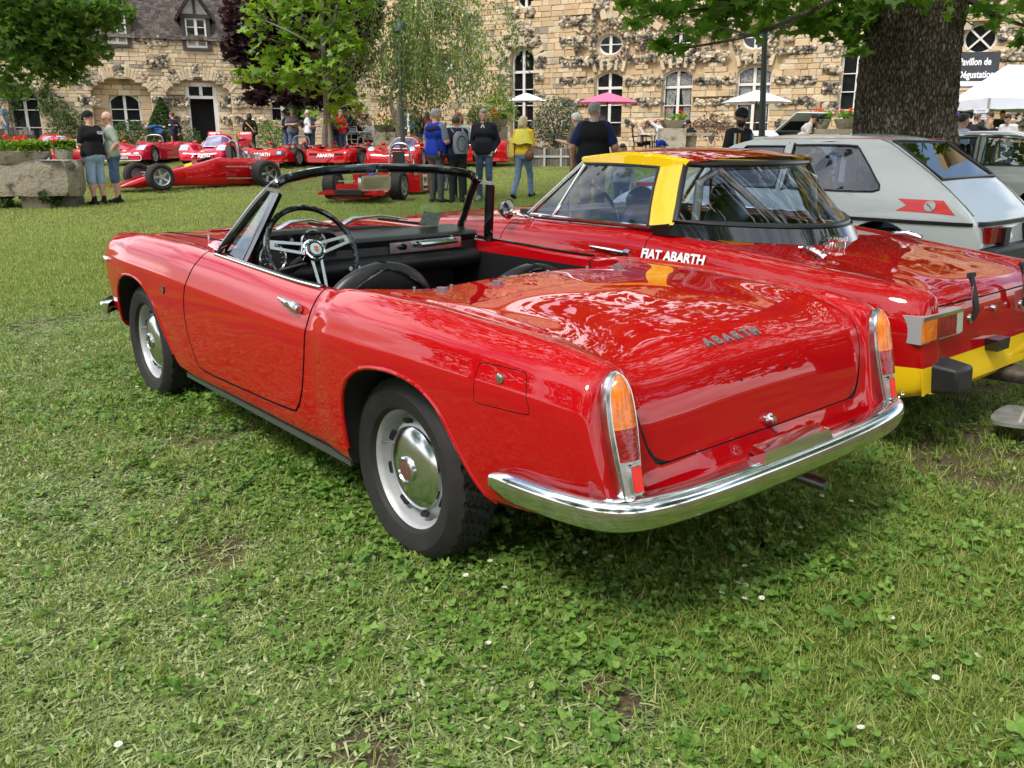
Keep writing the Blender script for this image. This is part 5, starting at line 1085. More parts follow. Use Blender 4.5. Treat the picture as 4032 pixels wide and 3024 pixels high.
    limbs('limb', lp[:26], BARKB, t); Ps = np.array(Ps); P2 = blob_pts([(1600, 330, 150, 120, Y, 1.2, 500), (1500, 300, 80, 120, Y, 1, 360), (1720, 420, 110, 80, Y, 1, 260), (1560, 480, 120, 60, Y, 1, 260), (1650, 60, 160, 90, Y, 1.2, 500), (1480, 200, 70, 70, Y, 1, 260), (1850, 330, 60, 70, Y, .8, 160), (1960, 350, 60, 50, Y, .8, 200), (1640, 560, 60, 60, Y, .7, 130), (1650, -160, 220, 130, Y, 1.6, 1500), (1660, -380, 170, 130, Y, 1.4, 1100), (1665, -540, 100, 80, Y, 1, 500)], 8, thr=0)
    leaf_cloud('crown', np.concatenate([Ps, P2]), .105, LEAF_SMALL, L_BIRCH, t, 1.1, 8); fix(t)
    # big plane tree on the right with its canopy over the parked cars
    Y = 11.6; b = atY(3562, 560, Y); t = empty('plane_tree', (b[0], b[1], gz(0, Y)), 0, 'massive old tree trunk with rough bark behind the silver hatchback', 'tree')
    P = []; r = random.Random(2); xs = [(560 + 330, 3548, 215), (700, 3555, 195), (560, 3561, 180), (480, 3560, 172), (380, 3566, 170), (250, 3578, 166), (120, 3596, 164), (0, 3612, 166), (-140, 3625, 175), (-400, 3640, 150), (-800, 3660, 120)]
    sp = smooth_poly([(x, y, w) for y, x, w in xs], 22); rows = []
    for i, (x, y, w) in enumerate(sp):
        c = atY(x, y, Y); R = w / FPX * Y; row = []
        for j in range(200):
            a = 2 * pi * j / 200; q = Vector((cos(a) * 2.2, sin(a) * 2.2, c[2] * 1.1)); wv = .25 * noise.noise(Vector((cos(a) * 3, sin(a) * 3, c[2] * 3))); k = 1 + .04 * noise.noise(q * .7) + .055 * (1 - abs(noise.noise(Vector((cos(a + wv) * 13, sin(a + wv) * 13, c[2] * 2.2))))) ** 3 + .03 * noise.noise(Vector((cos(a) * 26, sin(a) * 26, c[2] * 9))); row.append((c[0] + R * k * cos(a), c[1] + R * k * sin(a), c[2]))
        rows.append(row + [row[0]])
    m = MB(); m.grid(rows); m.build('trunk', BARKP, t, sharp=0)
    lp = [([A(3560, -150, Y), A(3400, -60, Y - .4), A(3150, 60, Y - .6), A(2950, 140, Y - .5), A(2720, 185, Y - .4), A(2600, 190, Y - .3)], (.04, .008)), ([A(3520, -260, Y), A(3300, -120, Y), A(3000, -10, Y), A(2750, 40, Y), A(2560, 60, Y), A(2470, 100, Y)], (.045, .008)), ([A(3600, -300, Y), A(3200, -200, Y + 1), A(2800, -80, Y + 1), A(2500, 0, Y + .6)], (.05, .01)),
          ([A(3480, -80, Y - .3), A(3400, 20, Y - .6), A(3380, 90, Y - .7), A(3370, 160, Y - .7)], (.06, .02)), ([A(3150, 60, Y - .6), A(3080, 120, Y - .6), A(3030, 170, Y - .6)], (.02, .008)), ([A(3700, -150, Y), A(3800, -20, Y - .3), A(3920, 60, Y - .3), A(4060, 110, Y - .3)], (.07, .015)), ([A(2950, 140, Y - .5), A(2850, 110, Y - .5), A(2750, 105, Y - .4)], (.015, .006)), ([A(3000, -10, Y), A(2900, 40, Y), A(2820, 60, Y)], (.02, .008))]
    for i in range(9): a = 2 * pi * i / 9 + .3; lp.append(([(b[0], b[1], 5.0 + i * .25), (b[0] + 3 * cos(a), b[1] + 3 * sin(a), 6.4 + .2 * i), (b[0] + 7.5 * cos(a), b[1] + 7.5 * sin(a), 7.2 + .15 * i)], (.22, .05)))
    limbs('limb', lp, BARK, t)
    bl = [(2560, 50, 90, 40, Y, .5, 60), (2480, 100, 50, 25, Y, .4, 24), (2640, 30, 110, 40, Y, .6, 90), (2640, 190, 75, 25, Y - .3, .4, 42), (2590, 175, 40, 22, Y - .3, .4, 20), (2760, 60, 120, 45, Y, .6, 90), (2720, 130, 80, 28, Y - .2, .5, 48), (2850, 90, 120, 55, Y, .6, 100), (2900, 20, 150, 50, Y, .8, 150), (3000, 110, 90, 40, Y - .3, .5, 70), (3050, 40, 140, 60, Y, .8, 150), (3180, 60, 120, 70, Y, .8, 160), (3230, 120, 70, 35, Y - .4, .5, 50), (3290, 80, 90, 80, Y - .2, .7, 140), (3370, 120, 45, 60, Y - .5, .5, 70), (3390, 40, 80, 60, Y - .4, .6, 120), (3370, 200, 30, 40, Y - .7, .3, 26), (3480, 0, 120, 40, Y - .9, .5, 90), (3620, -10, 150, 30, Y - 1.0, .5, 60), (3700, 50, 60, 22, Y - 1.1, .3, 16), (3850, 60, 90, 35, Y - .5, .6, 70), (3960, 50, 90, 50, Y - .4, .6, 90), (4020, 150, 40, 40, Y - .5, .4, 30), (2700, -30, 300, 40, Y, 1, 170), (3000, -60, 300, 60, Y, 1, 240), (2480, 20, 60, 40, Y + .3, .5, 40), (3900, -40, 250, 50, Y, 1, 160)]
    P = blob_pts(bl, 11, clump=1.5, thr=.05); P = P[np.random.default_rng(1).uniform(0, 1, len(P)) < .50]; leaf_cloud('leaves', P, .140, LEAF_MAPLE, L_BIG_LIT, t, .5, 11)
    rr = np.random.default_rng(12); n = 34000; u = rr.normal(0, 1, (n, 3)); u /= np.linalg.norm(u, axis=1)[:, None]; u *= rr.uniform(.25, 1, n)[:, None] ** .5
    q = np.array([b[0] - 1.5, b[1] - 3.0, 7.4]) + u * [9.5, 10.0, 4.0]; w = np.array([.7 * noise.noise(Vector(p) * .8) + .8 * noise.noise(Vector(p) * 2.4) for p in q]); d = q - _O; zc = d @ _fw; py = CY - FPX * (d @ _up) / np.maximum(zc, .1)
    ok = (w > .02) & ((py < -60) | (zc < .5)) & (q[:, 2] > 3.6); leaf_cloud('crown', q[ok], .23, LEAF_QUAD, L_BIG, t, .4, 13); fix(t)
    # tree hanging in from the left
    Y = 19.0; b = atY(-420, 600, Y); t = empty('overhanging_tree', (b[0], b[1], gz(0, Y)), 0, 'dark green leafy tree hanging in from the left edge over the house', 'tree')
    m = MB(); m.tube([(b[0], b[1], gz(0, Y) - .2), A(-400, 200, Y), A(-380, -300, Y)], [.35, .28, .2], 12); m.build('trunk', BARK, t)
    limbs('limb', [([A(-390, 0, Y), A(-100, 60, Y), A(150, 110, Y), A(330, 190, Y)], (.10, .02)), ([A(-390, -150, Y), A(0, -60, Y), A(250, -10, Y), A(450, 30, Y)], (.10, .02)), ([A(-395, 120, Y), A(-100, 200, Y), A(120, 260, Y), A(240, 300, Y)], (.07, .015)), ([A(150, 110, Y), A(250, 170, Y), A(380, 215, Y)], (.025, .008))], BARK, t)
    P = blob_pts([(60, 40, 130, 70, Y, 1.4, 900), (200, 60, 130, 80, Y, 1.4, 950), (330, 40, 110, 55, Y, 1.2, 620), (430, 30, 70, 35, Y, 1, 280), (120, 150, 140, 80, Y, 1.4, 950), (270, 150, 110, 65, Y, 1.2, 640), (360, 195, 55, 40, Y, .9, 220), (60, 220, 110, 80, Y, 1.3, 560), (190, 250, 90, 55, Y, 1.1, 420), (270, 290, 45, 45, Y, .8, 160), (20, 330, 60, 70, Y, 1, 240), (230, 320, 30, 22, Y, .5, 40), (400, 80, 70, 35, Y, 1, 220), (150, -60, 400, 60, Y, 2, 700), (50, -260, 420, 170, Y, 3, 1500), (-50, -520, 360, 160, Y, 3, 1200), (320, 230, 60, 28, Y, .8, 140)], 21, clump=1.5, thr=.10)
    leaf_cloud('crown', P, .120, LEAF_MAPLE, L_LEFT, t, .6, 21); fix(t)
    for i, (x, y, hh) in enumerate(((-15, -7, 12), (-8, -15, 13), (1, -18, 14), (10, -14, 13), (18, -5, 12), (-21, 3, 12), (21, 6, 11))):  # unseen trees, added so the cars reflect dark foliage instead of bright sky
        t = empty('tree', (x, y, 0), 0, 'unseen leafy park tree ' + ('left behind the photographer, nearest', 'behind the photographer to the left', 'straight behind the photographer', 'behind the photographer to the right', 'far right of the parked cars', 'left of the lawn, outside the view', 'right of the tent, outside the view')[i], 'tree'); m = MB(); m.tube([(0, 0, -.1), (.1, 0, 2.5), (0, .2, hh * .7)], [.35, .27, .1], 10); m.build('trunk', BARK, t)
        r = np.random.default_rng(70 + i); u = r.normal(0, 1, (5200, 3)); u /= np.linalg.norm(u, axis=1)[:, None]; q = u * (r.uniform(0, 1, 5200)[:, None] ** .4) * [5.2, 5.2, hh * .42] + [0, 0, hh * .56]; w = np.array([noise.noise(Vector(p) * .5 + Vector((i * 9, 0, 0))) for p in q]); leaf_cloud('crown', q[w > -.1], .50, LEAF_QUAD, L_BIG, t, .4, i)
build_trees()

def shrub(name, px, pyb, Y, w, h, shape, n, size, tmpl, matl, label, cat='shrub', seed=0, stem=True, group=None, bumpy=.25):
    b = atY(px, pyb, Y); z0 = b[2]; t = empty(name, (b[0], b[1], z0), 0, label, cat, group); r = np.random.default_rng(seed); u = r.normal(0, 1, (n, 3)); u /= np.linalg.norm(u, axis=1)[:, None]
    k = np.array([1 + bumpy * noise.noise(Vector(q) * 2.3 + Vector((seed, 0, 0))) for q in u]); rad = (r.uniform(0, 1, n) ** .28) * k
    if shape == 'cone': zz = r.uniform(0, 1, n); a = r.uniform(0, 2 * pi, n); rr = w / 2 * (1 - zz ** 1.6) * r.uniform(.75, 1, n); P = np.c_[rr * np.cos(a), rr * np.sin(a), zz * h]
    else: P = u * rad[:, None] * [w / 2, w / 2 * .8, h / 2] + [0, 0, h / 2]
    P = P[P[:, 2] > .02]; leaf_cloud('foliage', P, size, tmpl, matl, t, .3, seed)
    if stem:
        m = MB(); 
        for i in range(4): m.tube([(0, 0, -.05), (.1 * (i - 1.5), .05 * (i % 2), h * .3), (w * .18 * (i - 1.5), .1 * (i % 2), h * .62)], [.03, .025, .012], 6)
        o = m.build('stem', BARK2, t)
    return t
shrub('topiary_cone', 650, 566, 35.6, 1.45, 1.75, 'cone', 5200, .09, LEAF_QUAD, L_DARK, 'dark green clipped cone topiary beside the open doorway', 'topiary', 1, False)
shrub('shrub', 725, 602, 35.4, 1.5, 1.0, 'ball', 1500, .10, LEAF_SMALL, L_DARK, 'low bushy green shrub in front of the open doorway', seed=2)
shrub('shrub', 525, 575, 35.6, 1.5, 1.0, 'ball', 1300, .11, LEAF_SMALL, L_DARK, 'dark shrub under the arched window of the stone house', seed=3)
shrub('shrub', 470, 580, 35.4, .8, .6, 'ball', 400, .12, LEAF_SMALL, L_YEL, 'yellow green plant left of the bending man', seed=33)
shrub('shrub', 1080, 590, 35.2, 1.9, 1.15, 'ball', 1900, .10, LEAF_SMALL, L_BIG, 'rounded green hedge bush behind the racing cars', seed=4)
shrub('shrub', 955, 592, 35.3, .55, .75, 'ball', 260, .13, LEAF_SMALL, L_YEL, 'small yellow leaved plant at the wall corner', seed=5)
shrub('shrub', 1190, 500, 37.0, 1.3, 1.4, 'ball', 1200, .12, LEAF_MAPLE, L_DARK, 'tall dark bush against the house under the purple maple', seed=6)
shrub('shrub', 1400, 545, 34.5, 1.3, 1.15, 'ball', 900, .14, LEAF_SMALL, L_BROWN, 'dry brown shrub behind the seated visitors', seed=7, bumpy=.5)
shrub('shrub', 1960, 520, 35.0, 1.4, 1.5, 'ball', 2000, .12, LEAF_SMALL, L_MAPLE, 'feathery green bush left of the arched window', seed=8, bumpy=.5)
shrub('shrub', 1880, 505, 35.5, .9, .9, 'ball', 800, .12, LEAF_SMALL, L_BIRCH, 'pale green bush behind the talking visitors', seed=9)
shrub('olive_shrub', 2190, 592, 27.2, 1.62, 1.58, 'ball', 4200, .085, LEAF_SMALL, L_OLIVE, 'grey green round olive shrub growing in the wooden planter', seed=10, bumpy=.35)
shrub('shrub', 2800, 560, 31.0, 1.35, 1.05, 'ball', 900, .10, LEAF_SMALL, L_RED, 'sparse reddish shrub beside the terrace table', seed=11, bumpy=.6)
def climber(label, blobs, seed, px, py, Y):
    b = G(px, py); t = empty('climbing_plant', (b[0], Y, gz(0, Y)), 0, label, 'climber'); P = blob_pts(blobs, seed, thr=-.05); o = leaf_cloud('foliage', P, .12, LEAF_SMALL, L_DARK, t, .8, seed); o.location = -Vector(t.location)
    m = MB(); x = t.location; m.tube([(x[0], Y, x[2]), A(px + 10, py - 120, Y), A(px - 20, py - 230, Y)], [.05, .04, .02], 6); q = m.build('stem', BARK2, t); q.location = -Vector(t.location)
climber('dark green climber on the house wall between the left windows', [(170, 350, 45, 60, 36.3, .3, 420), (205, 420, 60, 50, 36.2, .35, 520), (260, 470, 70, 45, 36.0, .4, 560), (310, 500, 45, 50, 36, .4, 380), (230, 520, 60, 40, 36, .4, 300)], 31, 240, 600, 36.2)
climber('dark green climber at the left edge of the house', [(30, 380, 60, 60, 36.0, .3, 560), (10, 470, 50, 50, 36, .4, 380), (95, 355, 40, 25, 36, .3, 160)], 32, 10, 600, 36.0)
# ------------------------------------------------------------------ parked cars beside and behind the convertible
def section_y(sec, z):
    q = np.array(sec); return q
def fix_normals(me):
    bm = bmesh.new(); bm.from_mesh(me); bmesh.ops.recalc_face_normals(bm, faces=bm.faces); bm.to_mesh(me); bm.free(); return me
def cut_prism(poly, a, b, mt, M=None):
    m = MB(); m.prism(poly, a, b, M if M is not None else MXZ.to_4x4()); me = fix_normals(m.mesh()); me.materials.append(mt); return me
def patch(base, top, n=8, bulge=0.0, off=0.0):
    """surface between two polylines with the same number of points"""
    B, T = [Vector(p) for p in base], [Vector(p) for p in top]; P = []
    for i in range(n + 1):
        t = i / n; row = [b.lerp(u, t) for b, u in zip(B, T)]
        if bulge:
            c = sum((b + u for b, u in zip(B, T)), Vector()) / (2 * len(B)); row = [p + Vector((p.x * .0, (1 if p.y > 0 else -1) * bulge * sin(pi * t) * (abs(p.y) > .3), 0)) for p in row]
        P.append(row)
    m = MB(); m.grid(P); return m
C2 = dict(yaw=2.267, x=1.398, y=4.4906)
def build_car2():
    root = empty('hardtop_roadster', (C2['x'], C2['y'], -.009), C2['yaw'], 'red roadster with a red and yellow hardtop parked beside the open convertible', 'roadster')
    zs = pchip([-1.10, -1.0, -.4, .4, 1.9, 2.6, 3.0], [.30, .28, .25, .22, .22, .26, .36])
    w = pchip([-1.10, -1.05, -.9, -.6, 0, .6, 1.4, 2.3, 2.7, 2.9, 3.0], [.660, .690, .735, .775, .800, .795, .790, .785, .73, .64, .52])
    zt = pchip([-1.10, -1.09, -1.075, -1.06, -1.0, -.8, -.5, -.2, .2, .5, 1.2, 1.6, 2.2, 2.63, 2.85, 2.95, 3.0], [.32, .50, .62, .680, .712, .735, .765, .800, .835, .850, .850, .838, .812, .775, .69, .55, .42])
    yt = pchip([-1.1, -.9, -.2, .5, 1.5, 2.5, 3], [.60, .62, .66, .68, .66, .60, .42])
    zd = pchip([-1.10, -1.075, -1.06, -1.045, -1.02, -.97, -.8, -.4, -.1, .2, 1.3, 1.6, 2.2, 2.7, 2.9, 3.0], [.31, .42, .54, .625, .668, .692, .722, .782, .82, .845, .87, .872, .835, .765, .65, .41])
    def sec(x, n=5):
        a, b, c, d, e = (float(q(x)) for q in (zs, w, zt, yt, zd)); H = c - a; v = min(c, e) - .004
        return smooth_poly([(0, a), (.4, a), (b - .10, a), (b - .045, a + .012), (b - .02, a + .16 * H), (b - .004, a + .45 * H), (b, a + .66 * H), (b - .012, a + .80 * H), (b - .045, a + .94 * H), (d, c), (d - .06, c - .006), (min(.50, d - .09), v), (.36, e - .008), (.18, e - .002), (0, e)], n)
    def sy(x, z): s = np.array(sec(x)); q = s[8:int(len(s) * 9 / 14) + 1]; o = np.argsort(q[:, 1]); return float(np.interp(z, q[o, 1], q[o, 0]))
    def sz(x, y): s = np.array(sec(x)); q = s[int(len(s) * 9 / 14):]; o = np.argsort(q[:, 0]); return float(np.interp(abs(y), q[o, 0], q[o, 1]))
    xs = np.r_[np.linspace(-1.10, -.96, 26), np.linspace(-.94, 2.8, 110), np.linspace(2.82, 3.0, 14)]
    me = loft([(float(x), sec(float(x))) for x in xs]); me.materials.append(RED2)
    arch = [(.36 * cos(a), .29 + .36 * sin(a)) for a in np.linspace(-.4, pi + .4, 28)]; archf = [(x + 2.28, z) for x, z in arch]
    cuts = [cut_prism(p, s * .45, s * .95, DARK) for p in (arch, archf) for s in (1, -1)]
    plan = smooth_poly([(-.10, 0), (-.08, .35), (.02, .52), (.2, .60), (1.15, .60), (1.38, .45), (1.45, 0)], 3); plan += [(x, -y) for x, y in plan[-2:0:-1]]
    cuts.append(cut_prism(plan, .30, 1.3, BLK, Matrix.Identity(4))); me = boolean(me, cuts)
    lid = smooth_poly([(-.42, 0), (-.42, .30), (-.44, .40), (-.50, .455), (-.7, .475), (-1.0, .50), (-1.03, .49), (-1.075, .47)], 3) + [(-1.3, .45)]; lid = lid + [(x, -y) for x, y in lid[::-1][:-1]]
    I4 = Matrix.Identity(4); lm = boolean(me.copy(), [cut_prism(lid, .635, 1.0, DARK, I4)], 'INTERSECT'); me = boolean(me, [cut_prism(grow(lid, .006), .629, 1.0, DARK, I4)])
    door = smooth_poly([(.275, .95), (.27, .85), (.262, .74), (.30, .5), (.36, .34), (.45, .30), (1.2, .29), (1.34, .33), (1.40, .5), (1.37, .7), (1.30, .86), (1.29, .95)], 3)
    dms = []
    for s in (1, -1): dms.append(boolean(me.copy(), [cut_prism(door, s * .62, s * .95, DARK)], 'INTERSECT')); me = boolean(me, [cut_prism(grow(door, .006), s * .62, s * .95, DARK)])
    # yellow lower band
    bm = bmesh.new(); bm.from_mesh(me); bmesh.ops.bisect_plane(bm, geom=bm.verts[:] + bm.edges[:] + bm.faces[:], plane_co=(0, 0, .418), plane_no=(0, 0, 1)); bm.to_mesh(me); bm.free(); k = len(me.materials); me.materials.append(YEL)
    for p in me.polygons:
        if p.center.z < .418 and p.material_index == 0 and (p.center.x < -.3): p.material_index = k
    mobj('body', me, None, root, sharp=25); mobj('trunk_lid', lm, None, root, sharp=25)
    for d in dms: mobj('door', d, None, root, sharp=25)
    for s in (1, -1):
        for pth, mt in ((arch, YEL), (archf, RED2)): ribbon_lip(pth[3:-3], sy, s, .016, .0).build('arch_lip', mt, root)
    for x in (0, 2.28):
        for s in (1, -1): road_wheel(root, (x, s * .62, .29), s, BLKG)
    # hardtop
    N_ = 9
    def arc(p, q, b, n=N_, ax=0): 
        p, q = Vector(p), Vector(q); o = []
        for i in range(n): t = i / (n - 1); v = p.lerp(q, t); v[ax] += b * 4 * t * (1 - t); o.append(v)
        return o
    zb = .885; rTL, rTR = (.20, .535, 1.165), (.20, -.535, 1.165); fTL, fTR = (.93, .525, 1.172), (.93, -.525, 1.172)
    rBL, rBR = (.15, .68, .89), (.15, -.68, .89)
    top_r, top_f = arc(rTL, rTR, -.12), arc(fTL, fTR, .10); base_r = arc(rBL, rBR, -.30, ax=0)
    P = []
    for i in range(11):
        t = i / 10; row = []
        for j in range(17):
            u = j / 16; a = Vector(top_r[0]).lerp(Vector(top_r[-1]), u); a.x += -.10 * 4 * u * (1 - u); b_ = Vector(top_f[0]).lerp(Vector(top_f[-1]), u); b_.x += .10 * 4 * u * (1 - u); p = a.lerp(b_, t)
            e = 1 - abs(2 * u - 1) ** 3.2; g = 1 - abs(2 * t - 1) ** 2.6; p.z += .020 * e + .052 * e * (.25 + .75 * g); row.append(p)
        P.append(row)
    m = MB(); m.grid(P); hr = m.build('roof', RED2, root, sharp=0)
    for s in (1, -1):
        q = lambda p: (p[0], s * abs(p[1]), p[2]); rail = [(.20, .547, 1.172), (.40, .560, 1.196), (.65, .556, 1.202), (.95, .532, 1.181)]; rin = [(.20, .47, 1.204), (.40, .455, 1.238), (.65, .45, 1.242), (.96, .45, 1.204)]; low = [(.23, .560, 1.135), (.40, .566, 1.150), (.65, .562, 1.155), (.925, .535, 1.158)]
        m = MB(); m.grid([[Vector(q(a)) for a in smooth_poly(L_, 5)] for L_ in (low, rail, [tuple(np.array(a) * .78 + np.array(b) * .22 + [0, 0, .006]) for a, b in zip(rail, rin)])]); m.build('roof_side', YEL, root)
        # C pillar
        A_ = [(.300, .702, .875), (.320, .667, .96), (.342, .622, 1.05), (.360, .569, 1.146)]; B_ = [(.150, .690, .885), (.165, .655, .965), (.190, .604, 1.055), (.225, .550, 1.164)]
        m = MB(); m.grid([[Vector(q(a)).lerp(Vector(q(b)), t) + Vector((0, s * .010 * sin(pi * t), 0)) for a, b in zip(smooth_poly(A_, 4), smooth_poly(B_, 4))] for t in np.linspace(0, 1, 6)]); m.build('rear_pillar', YEL, root)
        # side window
        wb, wt = [(1.18, .668, .872), (.80, .700, .872), (.305, .696, .872)], [(.905, .538, 1.150), (.65, .560, 1.150), (.36, .568, 1.142)]
        m = MB(); m.grid([[Vector(q(b)).lerp(Vector(q(t_)), k_) + Vector((0, s * .012 * sin(pi * k_), 0)) for b, t_ in zip(smooth_poly(wb, 5), smooth_poly(wt, 5))] for k_ in np.linspace(0, 1, 7)]); m.build('side_window', GLASSB, root, sharp=0)
        m = MB(); m.tube([q(p) for p in smooth_poly([(1.215, .668, .872), (.8, .702, .870), (.29, .70, .868)], 6)], .010, 6); m.build('window_sill_trim', CHROME, root)
        m = MB(); m.tube([q(p) for p in [(1.23, .668, .872), (1.07, .600, 1.02), (.925, .535, 1.160)]], .014, 6); m.build('windscreen_pillar', CHROME2, root)
        m = MB(); m.tube([q(p) for p in [(1.00, .690, .875), (.90, .552, 1.150)]], .009, 6); m.build('vent_post', CHROME, root)
        m = MB(); m.tube([q(p) for p in [(.302, .704, .875), (.344, .624, 1.05), (.362, .571, 1.148)]], .008, 6); m.tube([q(p) for p in smooth_poly([(.36, .571, 1.147), (.65, .562, 1.156), (.92, .537, 1.156)], 4)], .007, 6); m.build('window_seal', BLK, root)
    ws_b = arc((1.235, .655, .872), (1.235, -.655, .872), .26, 15); ws_t = arc((.935, .525, 1.168), (.935, -.525, 1.168), .10, 15)
    patch(ws_b, ws_t, 8).build('windscreen', GLASS, root, sharp=0); m = MB(); m.tube(ws_t, .016, 6); m.tube(ws_b, .014, 6); m.build('windscreen_frame', CHROME2, root)
    rb, rt = [v - Vector((0, 0, .030 * (1 - (v.y / .668) ** 2))) for v in arc((.155, .676, .900), (.155, -.676, .900), -.42, 15)], arc((.225, .535, 1.162), (.225, -.535, 1.162), -.14, 15)
    patch(rb, rt, 8).build('rear_window', glass_mat('clear_plastic', (.80, .84, .84), 1.0, 0, .03), root, sharp=0)
    m = MB(); m.tube(list(rb) + list(rt[::-1]), .017, 8, closed=True); m.build('rear_window_seal', BLK, root)
    lo = [v - Vector((0, 0, .045 * (1 - (v.y / .70) ** 2))) for v in arc((.16, .712, .835), (.16, -.712, .835), -.50, 15)]; hi = [v - Vector((0, 0, .030 * (1 - (v.y / .68) ** 2))) for v in arc((.15, .690, .892), (.15, -.690, .892), -.45, 15)]; m = patch(lo, hi, 3); m.add([v + Vector((.0, 0, 0)) for v in hi] + [v + Vector((.06, 0, 0)) for v in hi], [(i, i + 1, 16 + i, 15 + i) for i in range(14)]); m.build('hardtop_base', BLKG, root)
    for s in (1, -1): m = MB(); m.grid([[Vector((.262, s * .712, z)), Vector((.16, s * .710, z if z < .86 else z + .014))] for z in (.832, .855, .878)]); m.build('hardtop_base_side', BLKG, root)
    # lamps, rear fittings
    for s in (1, -1):
        lp = empty('tail_lamp'); lp.parent = root; y0, y1 = s * .36, s * .685
        def LB(nm, ya, yb, za, zb_, d, mt): m = MB(); m.add([(-1.055 - d, ya, za), (-1.055 - d, yb, za), (-1.068 - d + .02, yb, zb_), (-1.068 - d + .02, ya, zb_), (-.99, ya, za), (-.99, yb, za), (-.99, yb, zb_), (-.99, ya, zb_)], [(0, 1, 2, 3), (4, 5, 1, 0), (5, 6, 2, 1), (6, 7, 3, 2), (7, 4, 0, 3)]); return m.build(nm, mt, lp, smooth=False)
        LB('lamp_bezel', y0 - s * .008, y1 + s * .012, .516, .622, .032, mat('lamp_silver', (.50, .50, .49), .35, .4)); LB('amber_lens', y1 - s * .10, y1, .525, .606, .042, AMBER); LB('red_lens', y0 + s * .055, y1 - s * .102, .525, .606, .042, REDL); LB('white_lens', y0, y0 + s * .052, .525, .606, .042, mat('clear_lens', (.5, .48, .42), .1, 0, .5, .5))
        m = MB(); m.bar((-1.06, y0, .612), (-1.06, y1, .612), .06, .016); m.build('lamp_hood', CHROME, lp, smooth=False)
        m = MB(); m.add(*(lambda a: ([(-1.06, a + q * s, z) for q, z in ((-.10, .30), (.09, .30), (.10, .43), (-.08, .43))] + [(-1.19, a + q * s, z) for q, z in ((-.085, .315), (.06, .315), (.075, .415), (-.07, .415))], [(0, 1, 2, 3), (4, 5, 6, 7), (0, 1, 5, 4), (1, 2, 6, 5), (2, 3, 7, 6), (3, 0, 4, 7)]))(s * .50)); o = m.build('overrider', mat('black_rubber', (.014, .014, .016), .5), root, sharp=60); bv = o.modifiers.new('b', 'BEVEL'); bv.width = .014; bv.segments = 2
        # straps
        y = s * .26; m = MB(); m.tube([(-1.085, y, .560), (-1.10, y, .60), (-1.085, y, .66), (-1.075, y, .70), (-1.06, y, .735)], [.012, .014, .013, .010, .012], 8); m.bar((-1.06, y - .026, .742), (-1.06, y + .026, .742), .016, .018); m.build('lid_strap', mat('black_rubber', (.014, .014, .016), .5), root)
        m = MB(); m.lathe([(.020, -.006), (.020, .006), (0, .007)], 12, frame((-1.085, y + .012, .565), (0, -1, 0), (0, 0, 1))); m.bar((-1.082, y, .640), (-1.078, y, .700), .028, .006); m.build('strap_bracket', CHROME2, root)
    m = MB(); m.box((-1.10, .0, .425), (.06, .12, .05)); m.build('plate_lamp', BLKG, root, sharp=60)
    m = MB(); m.lathe([(.014, -.01), (.013, .01), (0, .011)], 12, frame((-1.066, .0, .575), (0, -1, 0), (0, 0, 1))); m.build('lid_lock', CHROME, root)
    m = MB(); m.grid([[(-1.06 - .035 * sin(pi * t), y, .405 - .125 * t - .02 * cos(y * 4) ) for t in np.linspace(0, 1, 6)] for y in np.linspace(-.64, .64, 24)]); m.build('rear_valance', YEL, root)
    for i, (y, dx) in enumerate(((-.17, 0), (-.245, -.03))): m = MB(); m.tube([(-.7, y, .25), (-1.30 + dx, y, .262)], .036, 14, cap=False); m.tube([(-1.295 + dx, y, .262), (-.7, y, .25)], .031, 14, cap=True); m.build('exhaust_pipe', RUST if False else mat('sooty_pipe', (.10, .085, .07), .55, .6, var=.5, scale=30), root)
    m = MB(); m.prism([(x, y) for x, y in smooth_poly([(-1.16, .10), (-1.30, .08), (-1.40, -.02), (-1.38, -.14), (-1.26, -.20), (-1.12, -.18)], 4, True)], .10, .115); o = m.build('mud_plate', mat('grey_plastic', (.20, .20, .18), .6, var=.3, scale=18), root, sharp=60)
    m = MB(); [m.bar((-1.20 - q, .06, .117), (-1.14 - q, -.17, .117), .012, .004) for q in (.06, .13)]; m.build('plate_stripe', mat('pale_stripe', (.45, .43, .36), .6), o)
    cp = [Vector((-1.06, .62, .40)).lerp(Vector((-.93, .82, .15)), t) - Vector((0, 0, .05 * sin(pi * t))) for t in np.linspace(0, 1, 25)]; m = MB()
    for i in range(24):
        a, b_ = cp[i], cp[i + 1]; c = (a + b_) / 2; d = (b_ - a).normalized(); q = d.orthogonal().normalized() if i % 2 else d.cross(d.orthogonal()).normalized(); m.tube([c + d * (.011 * cos(t)) + q * (.006 * sin(t)) for t in np.linspace(0, 2 * pi, 9)[:-1]], .0016, 4, closed=True)
    o = m.build('chain', CHROME2, root); o['kind'] = 'stuff'
    zf = sz(-.36, .30); m = MB(); m.lathe([(.050, -.01), (.050, .018), (.056, .022), (.058, .034), (.050, .042), (0, .046)], 24, Matrix.Translation((-.345, .085, sz(-.345, .085)))); m.build('fuel_cap', CHROME, root)
    m = MB(); m.tube([(-.33, .36, sz(-.33, .36) + .012), (-.40, .40, sz(-.4, .40) + .03), (-.47, .42, sz(-.47, .42) + .02), (-.50, .425, sz(-.50, .425) + .008)], [.010, .014, .012, .016], 8); m.build('lid_hinge', CHROME, root)
    m = MB(); m.tube([(-.28, -.60, sz(-.28, .6) + .012), (-.36, -.60, sz(-.36, .60) + .03), (-.44, -.60, sz(-.44, .60) + .02)], [.010, .014, .012], 8); m.build('lid_hinge', CHROME, root)
